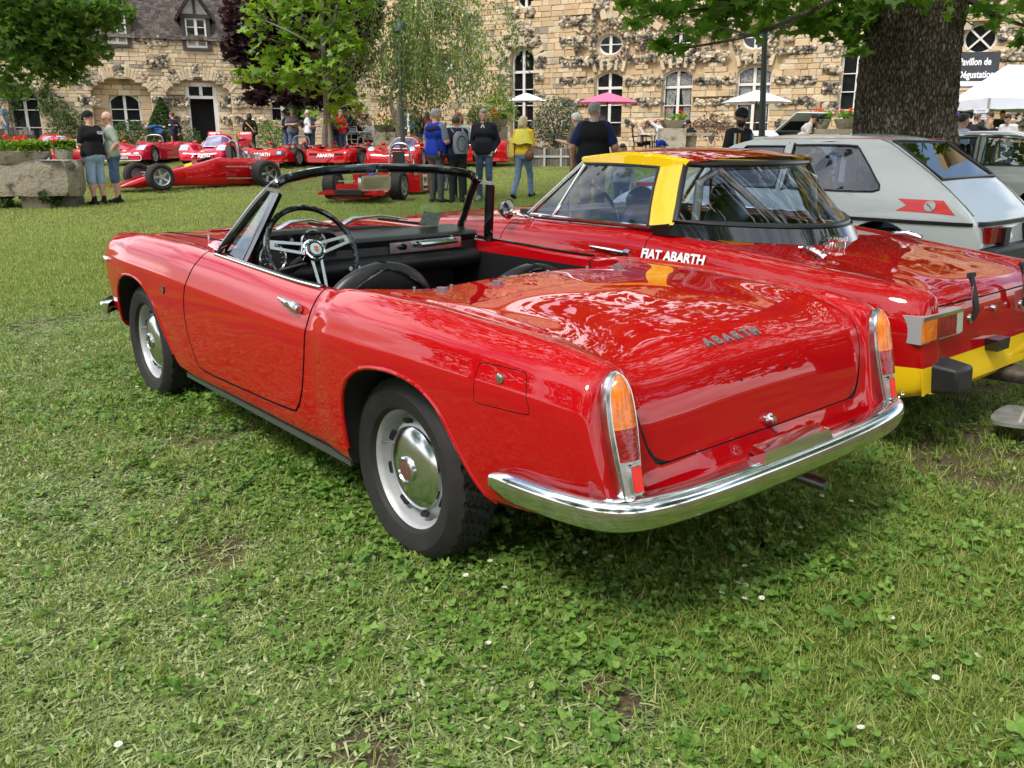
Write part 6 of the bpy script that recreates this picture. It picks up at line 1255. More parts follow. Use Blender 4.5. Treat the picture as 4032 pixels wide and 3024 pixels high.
    # door handle, lettering, mirror
    yy = sy(.36, .742); m = MB(); m.tube([(.62, yy + .004, .752), (.55, yy + .016, .752), (.36, yy + .020, .744)], [.004, .007, .010], 8); m.tube([(.36, yy + .015, .742), (.325, yy + .015, .740)], .020, 10); m.build('door_handle', CHROME, root)
    yy = sy(.08, .745) + .005; text('side_lettering', 'FIAT ABARTH', frame((.075, yy, .747), (-1, -.01, .0), (0, -.30, 1)), .062, WHITEC, root, .003, .0022, 1.0)
    m = MB(); m.tube([(1.16, .70, .85), (1.22, .78, .885), (1.25, .80, .90)], .009, 6); m.build('mirror_stem', CHROME, root)
    mm = frame((1.235, .815, .905), (.25, -1, 0), (0, 0, 1)); m = MB(); m.lathe([(0, -.07), (.03, -.055), (.05, -.02), (.056, 0)], 18, mm); m.build('mirror_shell', BLKG, root); m = MB(); m.lathe([(.052, .0), (0, .0)], 18, mm); m.build('mirror_glass', mat('mirror', (.75, .78, .78), .08, 1), root)
    for y0 in (.36, -.36): m = MB(); m.ball((.62, y0, .72), (.09, .22, .26), 14, 9); m.ball((.66, y0, .96), (.05, .11, .08), 12, 7); m.build('seat', BLK, root)
    rs = random.Random(8); m = MB()
    for i in range(90):
        x, y = rs.uniform(-.98, -.05), rs.uniform(-.62, .5); q = rs.uniform(.002, .0045); a = rs.uniform(0, 6); m.add([(x + q * cos(a + t), y + q * sin(a + t) * .8, sz(x, y) + .004) for t in (0, 1.6, 3.1, 4.6)], [(0, 1, 2, 3)])
    m.build('fallen_blossom', mat('blossom_bits', (.45, .36, .08), .8), root, smooth=False)['kind'] = 'stuff'
    R = .19; m = MB(); SWM = frame((1.02, .36, .86), (0, -1, 0), (.4, 0, 1)); m.tube([SWM @ Vector((R * cos(a), R * sin(a), 0)) for a in np.linspace(0, 2 * pi, 33)[:-1]], .011, 8, closed=True); m.bar(SWM @ Vector((-R, 0, 0)), SWM @ Vector((R, 0, 0)), .02, .005); m.build('steering_wheel', BLKG, root)
    m = MB(); m.box((1.25, 0, .82), (.3, 1.18, .14)); m.build('dashboard', BLK, root, sharp=60)
    m = MB(); m.tube([(.15, .55, .6), (.16, .50, 1.08), (.18, .30, 1.15), (.18, -.30, 1.15), (.16, -.50, 1.08), (.15, -.55, .6)], .022, 8); m.tube([(.17, .35, 1.14), (-.05, -.2, .7)], .02, 8); m.build('roll_bar', STEEL, root)
build_car2()

def hatch_car(name, label, cat, loc, yaw, pnt, S, glass=GLASSB, wheels=True, tail=None, group=None):
    """three door hatchback; S holds roof, slope and width measures"""
    root = empty(name, loc, yaw, label, cat, group); xr, zr, xw, zw, xe, ze, H, W = S['xr'], S['zr'], S['xw'], S['zw'], S['xe'], S['ze'], S['H'], S['W']
    ztop = pchip([xe - .10, xe - .08, xe - .05, xe, (xe + xw) / 2, xw, (xw + xr) / 2, xr - .02, xr + .12, .6, 1.2, S['xf'], S['xc'], 2.6, 3.0, 3.12, 3.16], [.32, .50, .62, ze, (ze + zw) / 2 + .01, zw, (zw + zr) / 2 + .012, zr - .02, zr + .012, H, H - .004, H - .07, .90, .84, .72, .60, .36])
    wx = pchip([xe - .10, xe - .05, xe + .1, 0, 1.5, 2.4, 2.8, 3.05, 3.16], [W - .09, W - .05, W - .015, W, W, W - .02, W - .06, W - .13, W - .2])
    prof = [(.92, .25), (.975, .40), (.995, .55), (1, .67), (.985, .78), (.95, .885), (.885, 1.05), (.825, 1.24), (.78, H - .055), (.68, H - .018)]
    pz, pw = np.array([p[1] for p in prof]), np.array([p[0] for p in prof])
    def sec(x):
        zt, w_ = float(ztop(x)), float(wx(x)); zz = np.concatenate([np.linspace(.25, max(.30, zt - .03), 26), [zt - .012, zt - .003]]); s = [(0, .25), (w_ * .6, .25)] + [(w_ * float(np.interp(z, pz, pw)), z) for z in zz]; ye = s[-1][0] - .02; s[-2] = (s[-2][0] - .004, s[-2][1]); s[-1] = (s[-1][0] - .016, s[-1][1])
        cr = .012 if x < xr else .02
        return s + [(ye * t, zt + cr * (1 - t * t)) for t in (.93, .8, .6, .4, .2, 0)]
    xs = np.r_[np.linspace(xe - .10, xe + .02, 14), np.linspace(xe + .05, 3.0, 90), np.linspace(3.02, 3.16, 8)]
    me = loft([(float(x), sec(float(x))) for x in xs]); me.materials.append(pnt)
    yw = lambda x, z: float(wx(x)) * float(np.interp(z, pz, pw))
    cuts = []; arch = [(.36 * cos(a), .29 + .36 * sin(a)) for a in np.linspace(-.4, pi + .4, 22)]
    for dx in (0, S.get('wb', 2.40)):
        for s in (1, -1): cuts.append(cut_prism([(x + dx, z) for x, z in arch], s * .45, s * 1.0, DARK))
    cab = [(xw + .12, .55), (xw + .10, zw - .04), (xr + .10, zr - .05), (.6, H - .05), (S['xf'] - .05, H - .10), (S['xc'] - .12, .86), (S['xc'] - .1, .55)]
    me = boolean(me, cuts + [cut_prism(cab, -.60, .60, S.get('inner', BLK))])
    wins = S['wins']; me = boolean(me, [cut_prism(p, -1.0, 1.0, BLK) for p in wins])
    rw = [(xr - .05, .555), (xw + .03, .60), (xw + .03, -.60), (xr - .05, -.555)]; wsn = [(S['xf'] + .03, .56), (S['xc'] - .12, .64), (S['xc'] - .12, -.64), (S['xf'] + .03, -.56)]
    if tail is None: me = boolean(me, [cut_prism(rw, .80, 1.6, BLK, Matrix.Identity(4)), cut_prism(wsn, .86, 1.6, BLK, Matrix.Identity(4))])
    else: me = boolean(me, [cut_prism([(xr + .02, .60), (xe + .02, .64), (xe + .02, -.64), (xr + .02, -.60)], .60, 1.6, BLK, Matrix.Identity(4)), cut_prism(wsn, .86, 1.6, BLK, Matrix.Identity(4))])
    mobj('body', me, None, root, sharp=28)
    for p in wins:
        for s in (1, -1):
            m = MB(); m.add([(x, s * (yw(x, z) - .012), z) for x, z in p], [tuple(range(len(p)))]); m.build('side_window', glass, root, smooth=False)
            m = MB(); m.tube([(x, s * (yw(x, z) + .0), z) for x, z in p], .010, 6, closed=True); m.build('window_seal', BLK, root)
    if tail is None:
        q = [Vector((x, y, float(ztop(x)) + .012)) for x, y in rw]; m = MB(); m.grid([[q[1].lerp(q[2], t), q[0].lerp(q[3], t)] for t in np.linspace(0, 1, 9)]); m.build('rear_window', GLASSD, root, smooth=False)
        m = MB(); m.tube(q, .016, 6, closed=True); m.build('rear_window_seal', BLK, root)
    q = [Vector((x, y, float(ztop(x)) + .010)) for x, y in wsn]; m = MB(); m.grid([[q[1].lerp(q[2], t), q[0].lerp(q[3], t)] for t in np.linspace(0, 1, 9)]); m.build('windscreen', GLASS, root, smooth=False)
    for y0 in (.34, -.34):
        for x0 in S.get('seats', (1.15, .25)): st = MB(); st.ball((x0, y0, .80), (.10, .22, .30), 14, 9); st.ball((x0 - .02, y0, 1.09), (.06, .12, .10), 12, 8); st.build('seat', BLK, root)
    if wheels:
        for x in (0, S.get('wb', 2.40)):
            for s in (1, -1): road_wheel(root, (x, s * (W - .19), .29), s, BLKG)
    return root, yw, ztop, wx
S3 = dict(inner=mat('grey_trim', (.30, .33, .38), .8), xr=.10, zr=1.322, xw=-.424, zw=.965, xe=-.72, ze=.690, H=1.355, W=.785, xf=1.55, xc=2.15, wins=[
    smooth_poly([(.10, .888), (.055, .93), (.10, .99), (.30, 1.235), (.36, 1.262), (.50, 1.270), (.90, 1.270), (.93, 1.255), (.95, .905), (.93, .888), (.5, .884)], 2, True), [(1.03, .888), (1.02, 1.262), (1.42, 1.262), (1.86, .888)]])
c3, yw3, zt3, wx3 = hatch_car('hatchback', 'silver grey hatchback with a red side stripe parked beyond the hardtop roadster', 'hatchback', (3.6902, 7.9553, -.03), 2.3268, SILV, S3)
def dress_car3():
    for s in (1, -1):
        pts = [(x, z) for x, z in smooth_poly([(-.155, .842), (-.52, .838)], 6)] ; top = [(-.12, .842), (-.25, .842), (-.38, .841), (-.490, .840)]; bot = [(-.12, .742), (-.25, .740), (-.42, .736), (-.600, .728)]; mid = [(-.205, .792), (-.25, .79), (-.40, .789), (-.545, .784)]
        m = MB(); m.grid([[(x, s * (yw3(x, z) + .003), z) for x, z in L_] for L_ in (bot, mid, top)]); m.build('red_stripe', REFL, c3, sharp=0)
        m = MB(); m.lathe([(.044, -.004), (.044, .008), (.036, .010), (.033, .006), (0, .006)], 24, frame((-.395, s * (yw3(-.395, .79) + .002), .79), (-s, 0, 0), (0, -.2 * s, 1))); b = m.build('round_badge', mat('badge_silver', (.6, .6, .56), .35, .3), c3)
        m = MB(); m.bar((-.418, s * (yw3(-.395, .79) + .011), .77), (-.372, s * (yw3(-.395, .79) + .011), .81), .012, .004); m.build('badge_bar', BLK, b)
        m = MB(); m.grid([[(x, s * (yw3(x, z) + .012), z) for x in np.linspace(-.74, 2.9, 40)] for z in (.645, .66, .675)]); m.build('belt_strip', BLK, c3)
        m = MB(); m.grid([[(x, s * (yw3(x, z) + .002), z) for x in np.linspace(.05, 1.3, 16)] for z in (1.325, 1.331)]); m.build('roof_line', REFL, c3)
        m = MB(); m.tube([(xx, s * (yw3(xx, zz) + .001), zz) for xx, zz in ((.985, 1.30), (.99, .90), (1.0, .70))], .003, 4); m.build('door_seam', DARK, c3)
        m = MB(); m.tube([Vector((x, s * (.66 + .04 * (x + .4)), float(zt3(x)) + .008)) for x in np.linspace(-.70, .10, 12)], .003, 4); m.build('tailgate_seam', DARK, c3)
        m = MB(); m.box((-.815, s * .52, .575), (.06, .26, .13)); m.build('tail_lamp', REDL, c3, sharp=60); m = MB(); m.box((-.83, s * .34, .555), (.09, .12, .14)); m.build('lamp_guard', BLK, c3, sharp=60)
    m = MB(); P = [(-.75, .70), (-.80, .62), (-.825, .3), (-.83, 0)]; P = P + [(x, -y) for x, y in P[-2::-1]]; P = smooth_poly(P, 4); m.grid([[(x - o, y, z) for x, y in P] for o, z in ((-.005, .642), (.008, .648), (.008, .676), (-.005, .682))]); m.build('rear_belt_strip', BLK, c3)
    m = MB(); m.box((-.86, 0, .40), (.14, 1.52, .16)); o = m.build('bumper', mat('black_rubber', (.014, .014, .016), .5), c3, sharp=60); bv = o.modifiers.new('b', 'BEVEL'); bv.width = .03; bv.segments = 2
    m = MB(); m.tube([(-.62, .16, .755), (-.635, .13, .775), (-.645, .11, .760)], .012, 8); m.build('tailgate_lock', CHROME2, c3)
    m = MB(); m.tube([(.62, .42, .6), (.60, .40, 1.26)], .02, 8); m.tube([(.62, .42, 1.25), (.12, .1, .70)], .02, 8); m.tube([(.60, .55, 1.24), (.60, -.55, 1.24)], .02, 8); m.build('roll_cage', mat('blue_grey_tube', (.10, .13, .20), .5), c3)
dress_car3()
_w2 = [[(.02, .90), (.10, 1.10), (.35, 1.245), (.70, 1.275), (.80, 1.275), (.83, .90)], [(.93, .90), (.92, 1.275), (1.35, 1.26), (1.75, .90)]]
p = atY(3950, 560, 12.2)
c4, yw4, zt4, wx4 = hatch_car('coupe', 'pale grey old coupe with chrome window pillars behind the tree trunk at right edge', 'coupe', (7.55, 12.4, gz(0, 12.4)), 2.55, mat('pale_grey_paint', (.46, .50, .49), .3, 0, .5, .8), dict(xr=.15, zr=1.27, xw=-.65, zw=.93, xe=-1.0, ze=.75, H=1.345, W=.76, xf=1.40, xc=1.95, wins=_w2, wb=2.25, inner=mat('pale_interior', (.30, .30, .28), .8)), glass=glass_mat('clear_side_glass', (.75, .80, .80), 1.4, 0, .10))
for s in (1, -1): m = MB(); m.bar((.88, s * (yw4(.88, .90) + .012), .88), (.87, s * (yw4(.87, 1.28) + .012), 1.285), .035, .02, up=(1, 0, 0)); m.build('chrome_pillar', CHROME, c4); m = MB(); m.tube([(x, s * (yw4(x, z) + .012), z) for x, z in smooth_poly([(-.25, .92), (.02, 1.12), (.32, 1.275), (.9, 1.30), (1.4, 1.285)], 5)], .009, 6); m.build('drip_rail', CHROME, c4)
for s in (1, -1):
    m = MB(); 
    for i in range(7):
        for j in range(5):
            if (i + j) % 2: x0, z0 = .06 + i * .07, .93 + j * .055; m.add([(x0, s * .55, z0), (x0 + .07, s * .55, z0), (x0 + .07, s * .55, z0 + .055), (x0, s * .55, z0 + .055)], [(0, 1, 2, 3)])
    o = m.build('checkered_cloth', BLK, c4, smooth=False); o['kind'] = 'stuff'
b = G(3085, 545); Yt = 24.0; b = atY(3085, 560, Yt)
c5, yw5, zt5, wx5 = hatch_car('estate_car', 'silver car with its tailgate raised open near the mansion wall', 'car', (b[0] + .3, Yt, gz(0, Yt) - .30), radians(115), SILV, dict(S3, H=1.42, zr=1.39, wins=S3['wins']), tail=True, glass=GLASSD)
g_ = empty('tailgate'); g_.parent = c5; a0, a1 = Vector((.14, 0, 1.40)), Vector((-.72, 0, 1.86))
def TG(nm, mt, u0, u1, h0, h1, d, th=.03):
    m = MB(); nrm = Vector((.46, 0, .86)); P = [a0.lerp(a1, u) + Vector((0, y, 0)) + nrm * d for u, y in ((u0, h0), (u1, h1), (u1, -h1), (u0, -h0))]; m.add(P + [q - nrm * th for q in P], [(0, 1, 2, 3), (7, 6, 5, 4), (0, 4, 5, 1), (1, 5, 6, 2), (2, 6, 7, 3), (3, 7, 4, 0)]); m.build(nm, mt, g_, smooth=False)
TG('tailgate_frame', SILV, 0, 1, .60, .68, 0); TG('tailgate_glass', GLASSD, .12, .58, .50, .55, .012, .008); TG('tailgate_glass', DARK, .12, .58, .50, .55, -.034, .006)
b = atY(2930, 560, 12.8)
c6, yw6, zt6, wx6 = hatch_car('rally_car', 'white car with red and black decals beyond the hardtop roof', 'car', (b[0] + 1.5, 12.9, gz(0, 12.9) - .14), radians(158), WHITE, dict(S3, H=1.40, zr=1.36), glass=GLASSD)
for s in (1, -1):
    m = MB(); m.grid([[(x, s * (yw6(x, z) + .004), z) for x in np.linspace(1.6, 2.9, 10)] for z in (.70, .76)]); m.build('red_decal', REFL, c6)
# ------------------------------------------------------------------ people: one continuous body each, grown from a posed skeleton
def surface_nets(F, org, h):
    S = F < 0; nx, ny, nz = F.shape; cnt = np.zeros((nx - 1, ny - 1, nz - 1), np.int8)
    sl = [slice(0, -1), slice(1, None)]
    for a in (0, 1):
        for b in (0, 1):
            for c in (0, 1): cnt += S[sl[a], sl[b], sl[c]]
    act = (cnt > 0) & (cnt < 8); I = np.argwhere(act); idx = -np.ones(act.shape, np.int64); idx[act] = np.arange(len(I)); acc = np.zeros((len(I), 3)); num = np.zeros(len(I)); i, j, k = I.T
    for ax in range(3):
        for u in (0, 1):
            for v in (0, 1):
                o0 = [0, 0, 0]; o = [q for q in range(3) if q != ax]; o0[o[0]] = u; o0[o[1]] = v; o1 = list(o0); o1[ax] = 1
                f0 = F[i + o0[0], j + o0[1], k + o0[2]]; f1 = F[i + o1[0], j + o1[1], k + o1[2]]; m = (f0 < 0) != (f1 < 0); t = np.where(m, f0 / np.where(m, f0 - f1, 1), 0)
                p = np.tile(np.array(o0, float), (len(I), 1)); p[:, ax] = t; acc[m] += p[m]; num[m] += 1
    V = org + h * (I + acc / num[:, None]); Q = []
    for ax in range(3):
        o = [q for q in range(3) if q != ax]; a = [slice(None)] * 3; b = [slice(None)] * 3; a[ax] = slice(0, -1); b[ax] = slice(1, None); ed = np.argwhere(S[tuple(a)] != S[tuple(b)]); ed = ed[(ed[:, o[0]] > 0) & (ed[:, o[1]] > 0) & (ed[:, o[0]] < F.shape[o[0]] - 1) & (ed[:, o[1]] < F.shape[o[1]] - 1)]
        if not len(ed): continue
        s0 = S[ed[:, 0], ed[:, 1], ed[:, 2]]; q = []
        for u, v in ((-1, -1), (0, -1), (0, 0), (-1, 0)): e = ed.copy(); e[:, o[0]] += u; e[:, o[1]] += v; q.append(idx[e[:, 0], e[:, 1], e[:, 2]])
        q = np.stack(q, 1); fl = s0 if ax != 1 else ~s0; q[~fl] = q[~fl][:, ::-1]; Q.append(q)
    return V, np.concatenate(Q)
_cm = {}
def cloth(col, rough=.85, bump=.0, scale=40, var=.10):
    k = ('%.3f_%.3f_%.3f_%g' % (*col, bump))
    if k not in _cm: _cm[k] = mat('cloth_' + k, col, rough, 0, .2, 0, var, scale, bump)
    return _cm[k]
JEANS = mat('blue_denim', (.07, .12, .22), .85, var=.35, scale=18); JEANL = mat('pale_denim', (.30, .40, .56), .85, var=.2, scale=14)
HAIRS = dict(dark=mat('dark_hair', (.022, .015, .010), .6, var=.4, scale=60), brown=mat('brown_hair', (.07, .038, .02), .6, var=.4, scale=60), grey=mat('grey_hair', (.26, .25, .24), .7, var=.4, scale=60), white=mat('white_hair', (.62, .60, .57), .7, var=.15, scale=60), blond=mat('blond_hair', (.50, .38, .22), .6, var=.35, scale=50), red=mat('red_hair', (.20, .07, .03), .6, var=.4, scale=60), none=None)
def person(label, base, H, rz, pose='stand', top=(.02, .02, .022), legs=None, shoe=(.02, .02, .02), hair='dark', sleeve='long', shorts=False, cap=None, fat=1.0, skin=None, group=None, longhair=0, beard=False, over=None, face=False, h=.014, puff=0, headyaw=0, skirt=False, vest=None):
    over = over or {}; H *= .92; k = H / 1.75; J = dict(pel=(0, 0, .95), bel=(0, .015, 1.10), che=(0, 0, 1.32), nek=(0, -.005, 1.49), hed=(0, .02, 1.635))
    for s, n in ((1, 'R'), (-1, 'L')): J.update({'hip' + n: (s * .088, 0, .90), 'kne' + n: (s * .10, .015, .49), 'ank' + n: (s * .105, -.015, .085), 'toe' + n: (s * .125, .15, .035), 'sho' + n: (s * .172, -.005, 1.425), 'elb' + n: (s * .232, -.03, 1.15), 'wri' + n: (s * .255, .06, .91), 'fin' + n: (s * .25, .09, .80)})
    def arm(n, e, w, f=None):
        J['elb' + n] = e; J['wri' + n] = w; d = np.array(w) - np.array(e); d /= np.linalg.norm(d); J['fin' + n] = f or tuple(np.array(w) + d * .11)
    if pose in ('hold', 'phone'): arm('R', (.23, .06, 1.14), (.12, .33, 1.17)); arm('L', (-.23, .06, 1.14), (-.10, .34, 1.19))
    if pose == 'pockets': arm('R', (.255, -.08, 1.15), (.19, .06, .98), (.16, .09, .90)); arm('L', (-.255, -.08, 1.15), (-.19, .06, .98), (-.16, .09, .90))
    if pose == 'crossed': arm('R', (.25, .07, 1.17), (-.05, .21, 1.20), (-.14, .19, 1.22)); arm('L', (-.25, .07, 1.17), (.05, .23, 1.16), (.15, .20, 1.19))
    if pose == 'behind': arm('R', (.24, -.16, 1.16), (.05, -.19, .98), (0, -.20, .95)); arm('L', (-.24, -.16, 1.16), (-.05, -.19, .99), (0, -.2, .96))
    if pose == 'walk': J.update(kneR=(.09, .16, .52), ankR=(.09, .20, .12), toeR=(.10, .34, .09), kneL=(-.09, -.08, .50), ankL=(-.09, -.32, .13), toeL=(-.10, -.20, .035))
    if pose == 'sit' or pose == 'handsup':
        for q in ('pel', 'bel', 'che', 'nek', 'hed', 'hipR', 'hipL', 'shoR', 'shoL', 'elbR', 'elbL', 'wriR', 'wriL', 'finR', 'finL'): x, y, z = J[q]; J[q] = (x, y, z - .45)
        for s, n in ((1, 'R'), (-1, 'L')): J['kne' + n] = (s * .11, .42, .50); J['ank' + n] = (s * .11, .40, .085); J['toe' + n] = (s * .12, .55, .035)
        arm('R', (.26, .12, .76), (.14, .34, .72)); arm('L', (-.26, .12, .76), (-.14, .34, .72))
        if pose == 'handsup': arm('R', (.40, .06, 1.16), (.16, -.04, 1.26), (.06, -.06, 1.27)); arm('L', (-.40, .06, 1.16), (-.16, -.04, 1.26), (-.06, -.06, 1.27))
    for q, v in over.items():
        if q == 'lean':
            c, s = cos(v), sin(v)
            for n in ('bel', 'che', 'nek', 'hed', 'shoR', 'shoL', 'elbR', 'elbL', 'wriR', 'wriL', 'finR', 'finL'):
                x, y, z = J[n]; dz = z - .95; J[n] = (x, y * c + dz * s, .95 + dz * c - y * s)
        elif q in ('armR', 'armL'): arm(q[-1], *v)
        else: J[q] = v
    J = {a: np.array(b, float) for a, b in J.items()}
    hd = J['hed']; up = hd - J['nek']; up /= np.linalg.norm(up); fw = np.array([0, 1., 0]); fw = fw - up * fw.dot(up); fw = fw / np.linalg.norm(fw) if np.linalg.norm(fw) > .2 else np.array([0, 0, -1.])
    cy, sy_ = cos(headyaw), sin(headyaw); ri = np.cross(fw, up); fw, ri = fw * cy - ri * sy_, ri * cy + fw * sy_
    if 'headpitch' in over: c, s = cos(over['headpitch']), sin(over['headpitch']); fw, up = fw * c - up * s, up * c + fw * s
    hp = lambda a, b, c: hd + ri * a + fw * b + up * c
    M_TOP, M_LEG, M_SKIN, M_SHOE, M_HAIR, M_CAP, M_VEST = range(7); pr = []     # (a, b, ra, rb, material, blend)
    f = fat; u = puff
    def cap_(a, b, ra, rb, m, kk=.03): pr.append((np.array(a, float), np.array(b, float), ra, rb, m, kk))
    mt = M_VEST if vest else M_TOP
    che, bel, pel = J['che'], J['bel'], J['pel']; sh = (J['shoR'] - J['shoL']); sx = sh / np.linalg.norm(sh)
    cap_(che - sx * .085, che + sx * .085, .112 * f + u, .112 * f + u, mt, .05); cap_(J['shoL'] * .82 + J['shoR'] * .18, J['shoR'] * .82 + J['shoL'] * .18, .070 + u, .070 + u, mt, .04)
    cap_(bel - sx * .06 * f, bel + sx * .06 * f, .118 * f + u, .118 * f + u, mt, .05); hem = J['pel'] * .75 + bel * .25; cap_(hem - sx * .075 * f, hem + sx * .075 * f, .122 * f + u, .122 * f + u, mt, .04)
    cap_(pel - sx * .065 * f - [0, 0, .03], pel + sx * .065 * f - [0, 0, .03], .118 * f, .118 * f, M_LEG, .04)
    for n in 'RL':
        hip, kn, an, toe = J['hip' + n], J['kne' + n], J['ank' + n], J['toe' + n]; lm = M_LEG
        if skirt: cap_(hip, kn, .11, .12, M_LEG, .05)
        cap_(hip, kn, .092 * (.5 + .5 * f), .064 * (.6 + .4 * f) if not shorts else .082, lm, .03)
        if shorts: cap_(kn + (hip - kn) * .18, kn + (an - kn) * .08, .088, .082, M_LEG, .02); cap_(kn, kn + (an - kn) * .35, .060, .060, M_SKIN, .02); cap_(kn + (an - kn) * .3, an, .058, .040, M_SKIN, .02); cap_(an + [0, 0, .07], an, .044, .044, M_SHOE, .015)
        else: cap_(kn, an + [0, 0, -.01], .066 * (.6 + .4 * f), .058, lm, .03)
        heel = an + (an - toe) * [.28, .28, 0] + [0, 0, -.045]; cap_(heel, toe, .042, .036, M_SHOE, .02); cap_(an, (heel + toe) / 2 + [0, 0, .02], .045, .042, M_SHOE, .02)
        so, el, wr, fi = J['sho' + n], J['elb' + n], J['wri' + n], J['fin' + n]
        fm = M_TOP if sleeve == 'long' else M_SKIN; so2 = so; cap_(so, so + (el - so) * (.75 if sleeve == 'short' else 1), .064 + u * .8, (.060 if sleeve == 'short' else .048) + u * .6, M_TOP if sleeve != 'none' else M_SKIN, .04)
        if sleeve == 'short': cap_(so + (el - so) * .6, el, .046, .042, M_SKIN, .02)
        cap_(el, el + (wr - el) * (.92 if fm == M_TOP else 1), .046 + u * .6, .034 + u * .5 if fm == M_TOP else .028, fm, .025); cap_(el + (wr - el) * .85, wr, .028, .027, M_SKIN, .015)
        d = (fi - wr); L_ = np.linalg.norm(d); d /= L_; q = np.cross(d, [0, 0, 1.] if abs(d[2]) < .8 else [0, 1., 0]); q /= np.linalg.norm(q); r2 = np.cross(d, q); palm = wr + d * .055
        cap_(wr, palm, .026, .034, M_SKIN, .015)
        for i, ln in enumerate((.062, .075, .072, .056)):
            b0 = palm + q * (.027 - .018 * i) + d * .015; c1 = b0 + d * ln * .55; cap_(b0, c1, .0105, .010, M_SKIN, .006); cap_(c1, c1 + (d * .7 + r2 * .7 * (1 if n == 'R' else -1)) * ln * .45, .010, .009, M_SKIN, .006)
        cap_(wr + d * .02, wr + d * .06 + q * .055, .014, .011, M_SKIN, .008)
    cap_(J['nek'] - [0, 0, .03], hp(0, -.01, -.06), .056, .054, M_SKIN, .02)
    E_ = [(hp(0, -.008, .018), (.077, .096, .104), M_SKIN), (hp(0, .030, -.052), (.056, .060, .062), M_SKIN)]
    cap_(hp(0, .090, .010), hp(0, .108, -.018), .010, .015, M_SKIN, .012)
    for s in (1, -1): cap_(hp(s * .077, -.005, .005), hp(s * .080, -.012, -.025), .013, .010, M_SKIN, .008)
    if beard: E_.append((hp(0, .036, -.060), (.060, .062, .060), M_HAIR))
    if hair != 'none' and cap: E_.append((hp(0, -.024, .020), (.080, .086, .086), M_HAIR))
    elif hair != 'none': E_.append((hp(0, -.026, .034), (.083, .092, .100), M_HAIR)); E_.append((hp(0, .020, .085), (.066, .070, .042), M_HAIR))
    if longhair: cap_(hp(0, -.06, .03), hp(0, -.075, -.07), .085, .085, M_HAIR, .03); cap_(hp(.05, -.05, 0), hp(.055, -.06, -.06 - longhair), .05, .045, M_HAIR, .03); cap_(hp(-.05, -.05, 0), hp(-.055, -.06, -.06 - longhair), .05, .045, M_HAIR, .03)
    if cap: E_.append((hp(0, -.006, .055), (.091, .112, .082), M_CAP)); E_.append((hp(0, -.03, .035), (.088, .090, .075), M_CAP)); cap_(hp(-.035, .105, .050), hp(.035, .105, .050), .022, .022, M_CAP, .02); cap_(hp(-.03, .15, .040), hp(.03, .15, .040), .016, .016, M_CAP, .03)
    allp = np.array([q for p in pr for q in (p[0] - max(p[2], p[3]), p[1] + max(p[2], p[3]), p[1] - max(p[2], p[3]), p[0] + max(p[2], p[3]))] + [hp(0, 0, .2), hp(0, .16, 0)]); lo = allp.min(0) - .04; hi = allp.max(0) + .04; n = np.ceil((hi - lo) / h).astype(int)
    ax = [lo[i] + h * np.arange(n[i]) for i in range(3)]; F = np.full(n, 9.0, np.float32); Mi = np.zeros(n, np.int8); best = np.full(n, 9.0, np.float32)
    def comb(sl, d, m, kk):
        Fs = F[sl]; e = np.maximum(kk - np.abs(Fs - d), 0) / kk; F[sl] = np.minimum(Fs, d) - e * e * kk * .25; b = best[sl]; w_ = d < b; b[w_] = d[w_]; Mi[sl][w_] = m
    for a, b, ra, rb, m, kk in pr:
        pad = max(ra, rb) + .06; l2 = np.clip(((np.minimum(a, b) - pad - lo) / h).astype(int), 0, n); h2 = np.clip(((np.maximum(a, b) + pad - lo) / h).astype(int) + 1, 0, n); sl = tuple(slice(x, y) for x, y in zip(l2, h2))
        X, Y, Z = np.meshgrid(*[ax[i][sl[i]] for i in range(3)], indexing='ij', sparse=True); ba = b - a; L2 = max(ba.dot(ba), 1e-8); t = np.clip(((X - a[0]) * ba[0] + (Y - a[1]) * ba[1] + (Z - a[2]) * ba[2]) / L2, 0, 1)
        comb(sl, (np.sqrt((X - a[0] - t * ba[0]) ** 2 + (Y - a[1] - t * ba[1]) ** 2 + (Z - a[2] - t * ba[2]) ** 2) - (ra + (rb - ra) * t)).astype(np.float32), m, kk)
    for c, r, m in E_:
        l2 = np.clip(((c - .18 - lo) / h).astype(int), 0, n); h2 = np.clip(((c + .18 - lo) / h).astype(int) + 1, 0, n); sl = tuple(slice(x, y) for x, y in zip(l2, h2)); X, Y, Z = np.meshgrid(*[ax[i][sl[i]] - c[i] for i in range(3)], indexing='ij', sparse=True)
        A_ = (X * ri[0] + Y * ri[1] + Z * ri[2]) / r[0]; B_ = (X * fw[0] + Y * fw[1] + Z * fw[2]) / r[1]; C_ = (X * up[0] + Y * up[1] + Z * up[2]) / r[2]; q = np.sqrt(A_ ** 2 + B_ ** 2 + C_ ** 2)
        comb(sl, ((q - 1) * min(r)).astype(np.float32), m, .012)
    V, Q = surface_nets(F, lo, h); vi = np.clip(((V - lo) / h + .5).astype(int), 0, n - 1); mi = Mi[vi[:, 0], vi[:, 1], vi[:, 2]]; me = bpy.data.meshes.new('person'); me.from_pydata(V.tolist(), [], Q.tolist())
    for m in (cloth(top, bump=.0), legs or JEANS, skin or SKIN, cloth(shoe), HAIRS[hair] or SKIN, cloth(cap) if cap else SKIN, cloth(vest, .7) if vest else SKIN): me.materials.append(m)
    me.polygons.foreach_set('material_index', mi[Q[:, 0]].astype(np.int32)); me.polygons.foreach_set('use_smooth', [True] * len(Q)); me.update()
    root = empty('person', base, rz, label, 'person', group, k); link(bpy.data.objects.new('body', me), root)
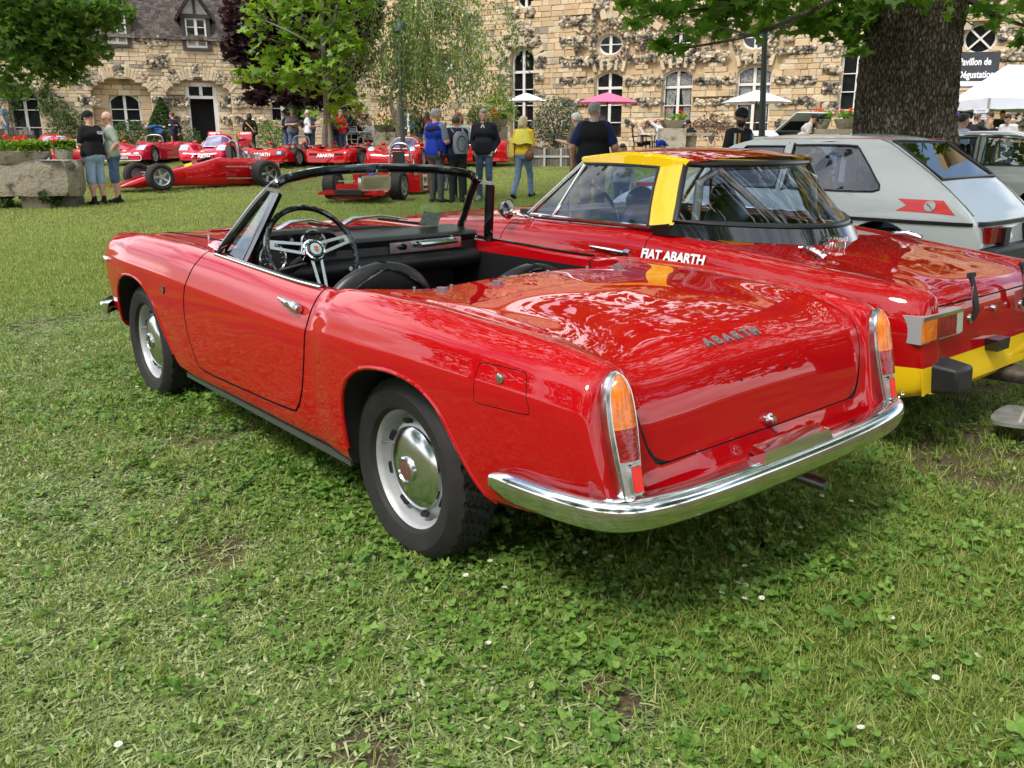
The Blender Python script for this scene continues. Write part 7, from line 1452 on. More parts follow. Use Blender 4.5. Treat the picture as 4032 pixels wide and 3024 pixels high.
    if face:
        for s in (1, -1): m = MB(); m.ball(hp(s * .030, .084, .010), .0085, 8, 6); m.build('eye', mat('eye', (.03, .02, .015), .2), root)
        m = MB(); m.tube([hp(-.022, .090, -.050), hp(0, .095, -.049), hp(.022, .090, -.050)], .004, 5); m.build('mouth', mat('lip', (.40, .15, .12), .5), root)
    return root, J, hp
def PX(px, Y, dz=0): q = atY(px, 572, Y); return (q[0], Y, gz(q[0], Y) + dz)
def GF(px, py): q = G(px, py); return tuple(q)
R_ = radians
def build_people():
    K = (.012, .012, .014); NAVY = (.012, .018, .045); BLKT = mat('black_trousers', (.014, .014, .016), .85, var=.2); GREYT = mat('grey_trousers', (.06, .06, .065), .85, var=.2); NAVT = mat('navy_trousers', (.014, .018, .035), .85)
    r, J, hp = person('man in black polo and black cap with pale denim shorts beside the stone trough', GF(392, 808), 1.76, R_(62), 'hold', K, JEANL, K, 'brown', 'short', True, K, 1.22, face=True, h=.012, over=dict(headpitch=.25))
    m = MB(); m.box(tuple((J['wriR'] + J['wriL']) / 2 + [0, .10, .02]), (.20, .15, .004), M=Matrix.Rotation(.5, 3, 'X')); m.build('paper_sheet', WHITEC, r, smooth=False)
    m = MB(); m.prism(rrect(.13, .06, .02), 0, .004, frame((.085, -.155, 1.36), (1, .18, 0), (0, .12, 1))); m.build('shirt_print', mat('shirt_print', (.5, .45, .6), .7, var=.9, scale=60), r)
    r, J, hp = person('bald man in sage green polo, sunglasses and dark denim shorts with hand in pocket', GF(466, 800), 1.75, R_(118), 'pockets', (.30, .36, .29), JEANS, K, 'none', 'short', True, None, 1.18, face=True, h=.012, headyaw=.2, over=dict(headpitch=.2))
    m = MB(); [m.ball(hp(s * .032, .092, .012), (.026, .012, .018), 10, 6) for s in (1, -1)]; m.tube([hp(-.078, .0, .02), hp(-.05, .088, .018), hp(.05, .088, .018), hp(.078, 0, .02)], .004, 5); m.build('sunglasses', BLKG, r)
    m = MB(); m.tube([J['wriR'] + [0, 0, .02], J['wriR'] + [0.0, 0, .045]], .034, 12); m.build('wrist_watch', BLKG, r)
    person('man in blue jacket bending forward with hands behind his back', PX(645, 30.6), 1.74, R_(90), 'behind', (.03, .10, .22), NAVT, K, 'dark', 'long', over=dict(lean=1.25), face=False)
    r, J, hp = person('teenage boy in maroon and navy tracksuit with yellow leg stripe', PX(690, 30.0), 1.66, R_(80), 'behind', (.02, .025, .05), NAVT, (.5, .5, .1), 'brown', 'long')
    m = MB(); m.tube([J['hipL'] + [-.088, 0, 0], J['kneL'] + [-.070, 0, 0], J['ankL'] + [-.062, 0, 0]], .012, 6); m.build('leg_stripe', mat('yellow_cloth', (.75, .62, .06), .8), r)
    m = MB(); m.tube([J['che'] + [.2 * cos(a), .135 * sin(a), -.04] for a in np.linspace(0, 2 * pi, 25)[:-1]], .022, 6, closed=True); m.build('chest_stripe', WHITEC, r)
    m = MB(); m.tube([J['che'] + [.175 * cos(a), .110 * sin(a), .05] for a in np.linspace(0, 2 * pi, 25)[:-1]], .055, 8, closed=True); m.build('jacket_yoke', cloth((.06, .015, .025)), r)
    r, J, hp = person('woman in black clothes and white cap with a patterned shoulder bag', PX(990, 30.6), 1.62, R_(10), 'pockets', K, BLKT, K, 'dark', 'long', cap=(.6, .62, .66), longhair=.05)
    m = MB(); m.ball((.22, -.16, 1.0), (.10, .06, .10), 10, 7); b = m.build('shoulder_bag', BLK, r); m = MB(); m.tube([(.17, -.15, 1.02), (.05, -.15, 1.2), (-.14, -.10, 1.40)], .022, 6); m.build('bag_strap', mat('patterned_strap', (.55, .40, .06), .8, var=.8, scale=60), b)
    person('man in grey t-shirt standing with arms crossed behind the red spyder', PX(1157, 31.2), 1.78, R_(205), 'crossed', (.14, .14, .15), JEANS, K, 'grey', 'short', fat=1.15)
    person('man in dark t-shirt holding up the rear panel of the red spyder', PX(1128, 31.6), 1.70, R_(100), 'hold', (.05, .05, .06), JEANS, K, 'dark', 'short')
    person('white haired man in white shirt behind the red racing spyders', PX(1216, 30.6), 1.72, R_(-70), 'hold', (.70, .70, .74), NAVT, K, 'white', 'short', fat=1.1)
    person('man in pale blue shirt and dark cap half hidden by maple leaves', PX(1232, 32.5), 1.90, R_(120), 'hold', (.25, .36, .45), JEANS, K, 'dark', 'long', cap=(.02, .02, .02))
    person('blond woman in black jacket beside the man in red polo', PX(1314, 30.4), 1.60, R_(150), 'hold', K, NAVT, K, 'blond', 'long', longhair=.05)
    person('man in red polo with white stripes and sunglasses holding papers', PX(1346, 30.6), 1.74, R_(215), 'hold', (.62, .02, .03), JEANS, K, 'grey', 'short', fat=1.1)
    person('man in dark jacket standing behind the man in red polo', PX(1366, 32.4), 1.78, R_(10), 'stand', NAVY, NAVT, K, 'dark')
    person('seated woman in black on a white chair', PX(1402, 32.6, .12), 1.66, R_(-20), 'sit', K, BLKT, K, 'dark', longhair=.12)
    person('seated woman in white and black jacket leaning on the table', PX(1456, 32.4, .12), 1.68, R_(70), 'sit', (.60, .60, .62), BLKT, K, 'blond', longhair=.06)
    person('seated man in navy jacket on the terrace', PX(1562, 32.8, .12), 1.70, R_(80), 'sit', NAVY, JEANS, K, 'dark')
    r, J, hp = person('person in dark coat with a bright blue drawstring bag seen through the birch', PX(1648, 30.4), 1.72, R_(-20), 'stand', (.03, .03, .04), JEANS, K, 'brown', puff=.015)
    m = MB(); m.ball((-.16, -.17, 1.24), (.13, .06, .16), 12, 8); m.build('drawstring_bag', mat('bright_blue', (.02, .35, .70), .5), r)
    person('woman in red top behind the blue vest man', PX(1684, 30.8), 1.66, R_(40), 'hold', (.55, .03, .04), JEANS, K, 'brown', longhair=.08)
    r, J, hp = person('man in blue quilted vest with a black camera hanging at his side', GF(1722, 800), 1.80, R_(-38), 'stand', (.16, .18, .25), GREYT, K, 'grey', 'short', vest=(.008, .03, .33), puff=.02, fat=1.15, face=True, h=.012, over=dict(armR=((.27, .02, 1.16), (.16, .30, 1.16))), headyaw=-.6)
    m = MB(); m.tube([J['che'] + [.170 * cos(a), .115 * sin(a), .07] for a in np.linspace(0, 2 * pi, 25)[:-1]], .068, 8, closed=True); m.build('vest_yoke', cloth((.012, .02, .07)), r)
    m = MB(); m.box((.21, -.08, .93), (.07, .14, .10)); m.tube([(.24, -.08, .93), (.34, -.11, .91)], .045, 12); c = m.build('camera', BLKG, r, sharp=40); m = MB(); m.tube([(.22, -.02, .97), (.10, .12, 1.25), (-.02, .02, 1.50), (.05, -.16, 1.40), (.21, -.14, .98)], .010, 5); m.build('camera_strap', BLK, c)
    r, J, hp = person('woman with short brown hair in navy jacket wearing a grey backpack', GF(1800, 800), 1.68, R_(15), 'hold', (.014, .018, .04), BLKT, K, 'brown', 'long', puff=.025, h=.012, over=dict(hed=(0, .0, 1.64)))
    m = MB(); P = []
    for t in np.linspace(0, 1, 9): w = .155 * (1 - abs(2 * t - .9) ** 4 * .35); P.append([(w * cos(a) * (1 if True else 1) + .05, -.19 - .11 * max(0, -sin(a)) - (.02 if sin(a) < 0 else 0), 1.0 + .44 * t) for a in np.linspace(0, 2 * pi, 21)])
    m.grid(P); m.add(P[0][:-1], [tuple(range(20))]); m.add(P[-1][:-1], [tuple(range(20))]); bp = m.build('backpack', mat('grey_canvas', (.17, .19, .22), .8, var=.2, scale=40), r, sharp=60); m = MB(); m.tube([(.05 + .10 * cos(a), -.322, 1.20 + .15 * sin(a)) for a in np.linspace(0, 2 * pi, 25)[:-1]], .007, 5, closed=True); m.build('backpack_zip', BLK, bp)
    for s in (1, -1): m = MB(); m.tube([(s * .10 + .02, -.16, 1.42), (s * .12, -.03, 1.52), (s * .14, .12, 1.40), (s * .16, .0, 1.10)], .018, 6, flat=.5); m.build('backpack_strap', mat('grey_canvas', (.17, .19, .22), .8), bp)
    person('red haired woman in mint jumper behind the woman with grey backpack', PX(1806, 17.0), 1.74, R_(170), 'crossed', (.30, .46, .42), BLKT, (.5, .5, .5), 'red', longhair=.03)
    r, J, hp = person('grey haired man in black puffer jacket with hands in pockets', GF(1908, 790), 1.80, R_(168), 'pockets', (.016, .017, .022), JEANS, (.65, .65, .65), 'grey', 'long', puff=.022, face=True, h=.012, headyaw=.25)
    m = MB(); m.tube([(.05 * cos(a), .10 + .0 * a, 1.47 - .10 * abs(a - pi / 2) ) for a in np.linspace(pi * .8, pi * .2, 7)], .012, 5); m.build('shirt_collar', WHITEC, r)
    r, J, hp = person('blond woman in yellow shawl and blue jeans walking with a phone', GF(2060, 783), 1.66, R_(-28), 'walk', (.72, .48, .03), mat('mid_denim', (.14, .22, .36), .85, var=.25, scale=16), K, 'blond', 'short', longhair=.10, h=.012, over=dict(armR=((.24, .0, 1.14), (.26, .26, 1.10))))
    m = MB(); P = []
    for t in np.linspace(0, 1, 8): P.append([((.10 + .17 * t ** .7) * cos(a), (.09 + .085 * t ** .6) * sin(a) - .01, 1.52 - .34 * t + .015 * sin(5 * a)) for a in np.linspace(0, 2 * pi, 29)])
    m.grid(P); m.build('shawl', mat('yellow_knit', (.78, .68, .10), .9, var=.12, scale=50), r, sharp=0); m = MB(); m.ball((.20, -.10, .93), (.11, .07, .12), 12, 8); b = m.build('handbag', mat('brown_leather', (.16, .06, .03), .5), r); m = MB(); m.tube([(.20, -.10, 1.03), (.10, -.14, 1.25), (-.08, -.08, 1.50)], .010, 5); m.build('bag_strap', mat('brown_leather', (.16, .06, .03), .5), b)
    m = MB(); m.box((.26, .36, 1.16), (.075, .012, .15), M=Matrix.Rotation(-.5, 3, 'X')); m.build('phone', mat('phone_screen', (.40, .46, .55), .2, var=.5, scale=40), r, smooth=False)
    m = MB(); m.bar((-.24, -.10, 1.25), (-.22, -.14, .92), .10, .03); m.build('sleeve_tail', mat('yellow_knit', (.78, .68, .10), .9), r)
    r, J, hp = person('grey haired man in black quilted vest and navy shirt seen from behind', PX(2338, 12.6), 1.88, R_(-12), 'stand', (.014, .024, .09), GREYT, K, 'grey', 'short', vest=(.012, .012, .014), puff=.020, fat=1.15, h=.012, over=dict(armR=((.30, -.01, 1.16), (.30, .10, .95)), armL=((-.30, -.02, 1.16), (-.31, .08, .92))), headyaw=-.5)
    m = MB(); [m.tube([J['che'] + [.235 * cos(a), .178 * sin(a), dz] for a in np.linspace(0, 2 * pi, 25)[:-1]], .0028, 4, closed=True) for dz in np.arange(-.34, .08, .065)]; o = m.build('quilt_seam', mat('seam', (.004, .004, .005), .9), r); o['kind'] = 'stuff'
    m = MB(); m.tube([(.062 * cos(a), .058 * sin(a) - .005, 1.505) for a in np.linspace(0, 2 * pi, 17)[:-1]], .018, 6, closed=True); m.build('patterned_collar', mat('patterned_collar', (.35, .37, .42), .8, var=.9, scale=70), r)
    person('grey haired man in khaki shirt beyond the black vest man', PX(2268, 17.2), 1.72, R_(60), 'hold', (.14, .14, .10), GREYT, K, 'white', 'short')
    person('dark haired girl whose head shows above the hardtop roof', PX(2452, 13.2), 1.26, R_(170), 'stand', (.5, .5, .5), JEANS, K, 'brown', longhair=.1)
    person('child in a bright blue cap behind the hardtop roof', PX(2600, 13.6), 1.30, R_(-90), 'stand', (.3, .3, .35), JEANS, K, 'brown', cap=(.01, .05, .42))
    r, J, hp = person('bearded man in black cap and striped jacket behind the hardtop roof', PX(2908, 11.8), 1.78, R_(-150), 'stand', (.02, .02, .025), JEANS, K, 'dark', cap=(.016, .014, .022), beard=True, face=True, h=.012, headyaw=-.5, skin=mat('tanned_skin', (.36, .19, .13), .55))
    for x, c in ((-.16, (.75, .75, .75)), (-.11, (.05, .12, .35)), (.12, (.6, .3, .05)), (.17, (.7, .7, .7))): m = MB(); m.grid([[(x + dx, (.128 if abs(x) < .13 else .10) * (1.0) - .0 * q, 1.10 + .40 * q - (.02 if q > .8 else 0)) for dx in (-.022, .022)] for q in np.linspace(0, .85, 5)]); m.build('jacket_stripe', cloth(c), r)
    person('man in beige shirt and dark cap leaning into the open tailgate', PX(3140, 22.6), 1.78, R_(-92), 'hold', (.46, .42, .40), JEANS, K, 'dark', 'short', cap=(.02, .025, .035), over=dict(lean=.55))
    T_ = 'visitors under and around the drinks tent'
    person('dark haired man in pale blue polo walking past the trunk', PX(3778, 14.6), 1.72, R_(-85), 'stand', (.42, .50, .68), JEANS, K, 'dark', 'short', face=True, h=.012, group=T_)
    person('man in brown t-shirt under the white tent', PX(3885, 24.0), 1.72, R_(60), 'hold', (.30, .21, .12), JEANS, K, 'dark', 'short', group=T_)
    person('man in dark sweater reaching for the tent pole', PX(3832, 23.0), 1.66, R_(-80), 'hold', (.02, .022, .03), NAVT, K, 'brown', over=dict(armR=((.24, .22, 1.30), (.16, .52, 1.36))), group=T_)
    person('man in white t-shirt with dark sleeve stripes leaning under the tent', PX(3972, 21.0), 1.72, R_(120), 'hold', (.66, .66, .68), JEANS, K, 'dark', 'short', over=dict(lean=.3), group=T_)
    person('person in purple cap at the edge of the tent', PX(3748, 22.0), 1.72, R_(20), 'stand', (.06, .06, .08), JEANS, K, 'dark', cap=(.10, .04, .30), group=T_)
    person('man in dark t-shirt at the back of the tent', PX(3930, 26.5), 1.74, R_(150), 'stand', (.03, .03, .03), JEANS, K, 'dark', group=T_)
    S_ = 'visitors seated on the mansion terrace'
    person('long haired woman in pink cardigan seated at the round terrace table', PX(2520, 29.0, .16), 1.66, R_(-95), 'sit', (.52, .36, .32), BLKT, K, 'blond', longhair=.16, group=S_)
    person('man in white t-shirt seated with both hands on his head', PX(2602, 29.4, .16), 1.76, R_(170), 'handsup', (.62, .62, .72), GREYT, K, 'none', 'short', group=S_)
    person('woman in black with long dark hair seated at the stone table', PX(2706, 29.0, .16), 1.66, R_(150), 'sit', K, JEANL, K, 'dark', longhair=.16, cap=K, group=S_)
    person('man in teal shirt standing by the left window behind the old press', PX(36, 33.0, .3), 1.70, R_(-80), 'stand', (.10, .16, .18), JEANS, K, 'dark', 'short')
build_people()
# ------------------------------------------------------------------ racing cars on the far lawn
def fat_wheel(parent, loc, side, R, w, rr, spoke=5, rimmat=None):
    wh = empty('wheel', loc, 0 if side > 0 else pi); wh.parent = parent
    tyre_mb(R, rr, w, 40, False).build('tyre', RUB, wh, sharp=30)
    hw = w / 2; m = MB(); m.lathe([(rr * .96, -hw), (rr * .94, hw * .3), (rr * .97, hw - .01), (rr + .006, hw), (rr + .006, hw - .02)], 32, YAX); m.lathe([(rr * .95, hw * .15), (rr * .5, hw * .12), (0, hw * .12)], 32, YAX); m.build('rim', rimmat or WHEELP, wh)
    for i in range(spoke): a = 2 * pi * i / spoke; m = MB(); m.bar((cos(a) * rr * .15, hw * .55, sin(a) * rr * .15), (cos(a) * rr * .95, hw * .75, sin(a) * rr * .95), rr * .30, .03, up=(0, 1, 0)); m.build('spoke', rimmat or WHEELP, wh)
    m = MB(); m.lathe([(rr * .26, hw * .3), (rr * .24, hw * .72), (0, hw * .75)], 16, YAX); m.build('hub', rimmat or WHEELP, wh); return wh
def proto(name, label, base, rz, S, group='red racing cars lined up on the far lawn'):
    """low sports racer: front axle near x=0.0 is the nose end; x grows forwards"""
    root = empty(name, base, rz, label, 'racing car', group, S.get('scale', .96)); W, L = S.get('W', .84), S.get('L', 3.6); wb = 2.15; ff, rf, nz = S.get('ff', .60), S.get('rf', .70), S.get('nose', .34); xe0, xe1 = -.75, wb + .72
    zf = pchip([xe0, xe0 + .04, xe0 + .3, 0, .5, 1.0, 1.5, wb - .1, wb + .25, wb + .55, xe1 - .05, xe1], [.30, rf - .05, rf, rf + .01, rf - .08, ff - .06, ff - .03, ff, ff - .06, nz + .10, nz, nz - .12])
    zd = pchip([xe0, xe0 + .04, xe0 + .3, 0, .5, 1.0, 1.5, wb - .1, wb + .25, wb + .55, xe1 - .05, xe1], [.30, rf - .06, rf - .04, rf - .04, rf - .10, .50, .50, .46, .42, nz + .03, nz - .01, nz - .12])
    wx = pchip([xe0, xe0 + .15, 0, wb, wb + .45, xe1 - .06, xe1], [W - .06, W, W, W - .01, W - .05, W - .14, W - .22]); zs = .13
    def sec(x):
        a, b, c = float(zf(x)), float(zd(x)), float(wx(x)); H = a - zs; return smooth_poly([(0, zs), (c * .6, zs), (c - .03, zs + .005), (c - .008, zs + .2 * H), (c, zs + .55 * H), (c - .02, zs + .8 * H), (c - .08, zs + .96 * H), (c - .20, a), (c - .33, zs + (a - zs) * .97), (c - .46, (a + b) / 2), (c - .54, b), (.15, b + .006), (0, b + .006)], 3)
    xs = np.r_[np.linspace(xe0, xe0 + .1, 5), np.linspace(xe0 + .16, xe1 - .2, 46), np.linspace(xe1 - .17, xe1, 9)]; me = loft([(float(x), sec(float(x))) for x in xs]); me.materials.append(S.get('paint', RED)); R = .27; arch = [(.31 * cos(a), .27 + .31 * sin(a)) for a in np.linspace(-.5, pi + .5, 18)]
    cuts = [cut_prism([(x + dx, z) for x, z in arch], s * .45, s * 1.0, DARK) for dx in (0, wb) for s in (1, -1)]
    if S.get('open', True): cuts.append(cut_prism(smooth_poly([(.45, -.42), (1.15, -.42), (1.28, -.2), (1.28, .2), (1.15, .42), (.45, .42)], 2, True), .25, 1.0, DARK, Matrix.Identity(4)))
    me = boolean(me, cuts); mobj('body', me, None, root, sharp=30)
    for dx in (0, wb):
        for s in (1, -1): fat_wheel(root, (dx, s * (W - .115), R), s, R, .20, .17, 5, S.get('rim'))
    ys = lambda x, z: float(wx(x)); zt = lambda x, y: float(np.interp(abs(y), *(lambda q: (q[:, 0][np.argsort(q[:, 0])], q[:, 1][np.argsort(q[:, 0])]))(np.array(sec(x))[19:])))
    for s in (1, -1):
        k = S.get('lamp', 'fair')
        if k == 'fair': m = MB(); m.grid([[(x, s * y, zt(x, y) + .008) for y in np.linspace(W - .36, W - .10, 8)] for x in np.linspace(wb + .33, wb + .60, 7)]); m.build('headlamp_cover', mat('lamp_cover', (.35, .38, .45), .12, .2, .5, .8), root)
        elif k == 'round': m = MB(); m.lathe([(.105, -.02), (.10, .03), (.06, .045), (0, .05)], 20, frame((wb + .50, s * (W - .25), zt(wb + .48, W - .25)), (0, 1, 0), (-.7, 0, 1))); m.build('headlamp', mat('lamp_cover', (.35, .38, .45), .12, .2, .5, .8), root)
        elif k == 'box': M = frame((xe1 - .03, s * .56, nz - .06), (0, 1, 0), (-.45, 0, 1)); m = MB(); m.prism(rrect(.24, .15, .02), -.02, .012, M); b = m.build('headlamp', BLKG, root, sharp=40); m = MB(); m.prism(rrect(.15, .10, .03), .010, .018, M); m.build('lamp_glass', mat('lamp_cover', (.35, .38, .45), .12, .2, .5, .8), b, sharp=40)
        elif k == 'vent': M = frame((xe1 - .10, s * .44, nz - .01), (0, 1, 0), (-1, 0, .7)); m = MB(); m.prism(rrect(.26, .26, .02), -.03, .014, M); m.build('nose_vent', DARK, root, sharp=40)
        M = frame((1.15, s * (float(wx(1.15)) + .004), .40), (-s, 0, 0), (0, 0, 1))
        if S.get('num'):
            m = MB(); m.prism(rrect(.32, .34, .03), 0, .006, M); b = m.build('number_panel', WHITEC, root, sharp=40); text('race_number', S['num'], M @ Matrix.Translation((0, .0, .009)), .24, BLK, b, .004, .006)
        if S.get('wings'):
            M = frame((-.52, s * .52, rf + .16), (0, 1, 0), (-.45, 0, 1)); m = MB(); m.prism(rrect(.46, .30, .04), -.02, .0, M); w_ = m.build('tail_fin', RED, root, sharp=40); text('fin_lettering', 'ABARTH', M @ Matrix.Translation((0, .08, .004)), .095, WHITEC, w_, .004, .003)
            m = MB(); m.ball((-.15, s * .55, rf - .04), (.35, .17, .13), 12, 8); m.build('air_scoop', RED, root); m = MB(); m.ball((.14, s * .55, rf - .02), (.08, .13, .08), 10, 7); m.build('scoop_mouth', DARK, root)
    gm = S.get('mouth')
    if gm:
        m = MB(); m.prism(rrect(1.16, .13, .05), -.06, .010, frame((xe1 - .02, 0, .20), (0, 1, 0), (0, 0, 1))); g = m.build('nose_intake', DARK, root, sharp=40); m = MB(); m.tube([frame((xe1 - .01, 0, .20), (0, 1, 0), (0, 0, 1)) @ Vector((x, y, 0)) for x, y in rrect(1.2, .16, .06)], .012, 6, closed=True); m.build('intake_rim', WHITEC, g)
        m = MB(); m.prism(rrect(.46, .11, .01), 0, .012, frame((xe1, 0, .20), (0, 1, 0), (0, 0, 1))); q = m.build('name_plate', mat('dark_red_plate', (.14, .01, .015), .5), root, sharp=40); text('plate_lettering', 'ABARTH', frame((xe1 + .014, 0, .20), (0, 1, 0), (0, 0, 1)), .10, WHITEC, q, .004, .003, 1.05)
    if S.get('nosetext'): text('nose_lettering', S['nosetext'], frame((xe1 + .012, S.get('tx', 0), nz - .11), (0, 1, 0), (-.30, 0, 1)), .135, WHITEC, root, .004, .005, 1.1)
    m = MB(); m.prism([(-.07, .05), (.07, .05), (.055, -.03), (0, -.08), (-.055, -.03)], 0, .006, frame((wb + .50, 0, zt(wb + .50, 0) + .004), (0, 1, 0), (-1, 0, .3))); m.build('bonnet_crest', mat('crest_yellow', (.70, .50, .05), .5, var=.7, scale=30), root)
    if S.get('open', True):
        m = MB(); m.grid([[(1.30 - .25 * (1 - cos(a)) * 1.0, .50 * sin(a), z) for a in np.linspace(-1.35, 1.35, 15)] for z in (.49, .62)]); m.build('windscreen', glass_mat('racer_screen', (.75, .80, .88), 1.3, 0, .10), root, sharp=0)
        m = MB(); m.tube(smooth_poly([(.42, -.30, .52), (.40, -.28, .80), (.40, -.15, .90), (.40, .15, .90), (.40, .28, .80), (.42, .30, .52)], 4), .022, 8); m.build('roll_hoop', STEEL, root)
        m = MB(); m.ball((.58, .18, .52), (.12, .16, .16), 10, 7); m.build('head_rest', BLK, root)
        Rw = .13; M = frame((1.02, .18, .56), (0, -1, 0), (.3, 0, 1)); m = MB(); m.tube([M @ Vector((Rw * cos(a), Rw * sin(a), 0)) for a in np.linspace(0, 2 * pi, 21)[:-1]], .012, 6, closed=True); m.build('steering_wheel', BLK, root)
    else:
        P = []
        for t in np.linspace(0, 1, 9):
            x = 1.62 - 1.75 * t; z = .50 + .47 * sin(pi * min(1, t * 1.25 + .02) ** .8 * .5 + .0) if t < .55 else .97 - .32 * ((t - .55) / .45) ** 1.6; hw = .54 - .10 * t; P.append([(x - .22 * abs(u) ** 2 * (1 - t), hw * u, .44 + (z - .44) * (1 - abs(u) ** 4.5)) for u in np.linspace(-1, 1, 19)])
        m = MB(); m.grid(P); m.build('roof', S.get('paint', RED), root, sharp=0)
        P2 = [[Vector(p) + Vector((.03, 0, .012)) for p in r[2:-2]] for r in P[0:4]]; m = MB(); m.grid(P2); m.build('windscreen', mat('violet_screen', (.16, .14, .26), .08, 0, .6, 1), root, sharp=0)
        m = MB(); m.tube([p for p in P2[0]] , .012, 6); m.tube([r[0] for r in P2] + [p for p in P2[-1]] + [r[-1] for r in P2[::-1]], .014, 6); m.build('screen_frame', WHITEC, root)
    for s in (1, -1): m = MB(); m.tube([(1.35, s * .50, .56), (1.33, s * .58, .66)], .012, 6); m.ball((1.32, s * .60, .69), (.06, .075, .05), 10, 7); m.build('mirror', RED, root)
    return root
def formula(name, label, base, rz, S):
    root = empty(name, base, rz, label, 'racing car', 'red racing cars lined up on the far lawn'); wb = 2.35
    w = pchip([-.55, -.2, .3, 1.0, 1.7, 2.2, 2.6, 3.05], [.26, .30, .40, .40, .30, .30, .34, .38]); zt = pchip([-.55, -.2, .25, .55, .9, 1.05, 1.5, 1.9, 2.3, 2.7, 3.05], [.50, .58, .62, .62, .64, .60, .48, .40, .32, .21, .10])
    def sec(x):
        c, h = float(w(x)), float(zt(x)); b = .06 if x < 2.2 else .055; return smooth_poly([(0, b), (c * .7, b), (c - .02, b + .01), (c, b + .35 * (h - b)), (c * .96, b + .7 * (h - b)), (c * .80, h - .01), (c * .4, h), (0, h + .005)], 3)
    me = loft([(float(x), sec(float(x))) for x in np.linspace(-.55, 3.05, 46)]); me.materials.append(RED2); me = boolean(me, [cut_prism(smooth_poly([(.55, -.24), (1.15, -.22), (1.25, 0), (1.15, .22), (.55, .24)], 2, True), .25, 1, DARK, Matrix.Identity(4))]); mobj('body', me, None, root, sharp=32)
    for s in (1, -1):
        fat_wheel(root, (wb, s * .66, .27), s, .27, .24, .165, 5, WHEELP); fat_wheel(root, (0, s * .67, .29), s, .29, .34, .175, 5, S.get('rear', STEEL))
        for x, z, xx, zz in ((wb - .15, .34, wb, .34), (wb + .18, .18, wb, .18), (wb - .2, .18, wb, .2), (.35, .42, .0, .38), (.4, .18, 0, .20), (-.2, .42, 0, .36)): m = MB(); m.bar((x, s * .28, z), (xx, s * .56, zz), .022, .022); m.build('suspension_arm', CHROME2, root)
        for z in (.45, .20): m = MB(); m.bar((.80, s * .42, z), (.08, s * .56, z - .01), .024, .024); m.build('radius_rod', CHROME2, root)
        m = MB(); m.ball((.0, s * .12, .42), (.38, .13, .14), 10, 7); m.build('engine_bank', STEEL, root)
    for i in range(4):
        for s in (1, -1): m = MB(); m.lathe([(.035, 0), (.025, .05), (.032, .16)], 10, Matrix.Translation((.22 - i * .13, s * .07, .54))); m.build('intake_trumpet', ALU if i % 2 else STEEL, root)
    m = MB(); m.box((-.45, 0, .38), (.3, .34, .26)); m.build('gearbox', STEEL, root, sharp=60)
    hh = S.get('hoop', .95); m = MB(); m.tube(smooth_poly([(.42, -.26, .5), (.40, -.20, hh - .12), (.40, -.10, hh), (.40, .10, hh), (.40, .20, hh - .12), (.42, .26, .5)], 4), .026, 8); m.tube([(.40, .0, hh), (.0, .0, .58)], .018, 6); m.build('roll_hoop', STEEL, root)
    m = MB(); m.box((.50, 0, .72), (.05, .26, .30)); m.build('head_rest', BLK, root, sharp=60)
    m = MB(); m.prism([(-.09, .05), (.09, .06), (.08, -.05), (-.09, -.04)], 0, .006, frame((1.55, .22, .475), (-1, 0, .2), (-.2, -.55, 1))); m.build('yellow_sticker', mat('crest_yellow', (.70, .50, .05), .5, var=.7, scale=30), root)
    for s in (1, -1): m = MB(); m.box((1.10, s * .46, .66), (.05, .10, .07)); m.build('mirror', RED2, root, sharp=60)
    if S.get('wing'): m = MB(); m.box((2.9, 0, .16), (.42, 1.25, .035), M=Matrix.Rotation(.08, 3, 'Y')); m.build('front_wing', RED2, root, sharp=60); m = MB(); m.box((2.62, 0, .20), (.35, .80, .20)); m.box((2.80, 0, .16), (.02, .55, .10)); m.build('nose_cone', RED2, root, sharp=60); m = MB(); m.box((2.985, 0, .175), (.42, .52, .09)); m.build('nose_duct', DARK, root, sharp=60)
    if S.get('pods'):
        for s in (1, -1):
            m = MB(); m.box((.75, s * .56, .26), (1.05, .30, .34)); p = m.build('side_pod', RED2, root, sharp=60); M = frame((.95, s * .713, .28), (-s, 0, 0), (0, 0, 1)); m = MB(); m.prism(rrect(.26, .30, .02), 0, .006, M); q = m.build('number_panel', WHITEC, root, sharp=40); text('race_number', S['num'], M @ Matrix.Translation((0, .03, .009)), .17, BLK, q, .004, .006); m = MB(); m.prism(rrect(.24, .06, .005), .006, .009, M @ Matrix.Translation((0, -.10, 0))); m.build('number_band', cloth((.02, .03, .12)), q, smooth=False)
        M = frame((2.0, 0, .395), (0, 1, 0), (-1, 0, .3)); m = MB(); m.lathe([(.10, 0), (0, .004)], 20, frame((1.35, 0, .565), (0, 1, 0), (-1, 0, .35))); m.build('gold_roundel', mat('gold', (.60, .42, .12), .4, .4), root); m = MB(); m.prism(rrect(.10, .14, .01), .012, .016, frame((1.75, -.10, .455), (0, 1, 0), (-1, 0, .3))); m.build('blue_sticker', cloth((.03, .05, .35)), root, smooth=False)
        m = MB(); m.bar((.45, -.24, .60), (1.15, -.22, .64), .03, .05); m.build('cockpit_trim', RED2, root)
    return root
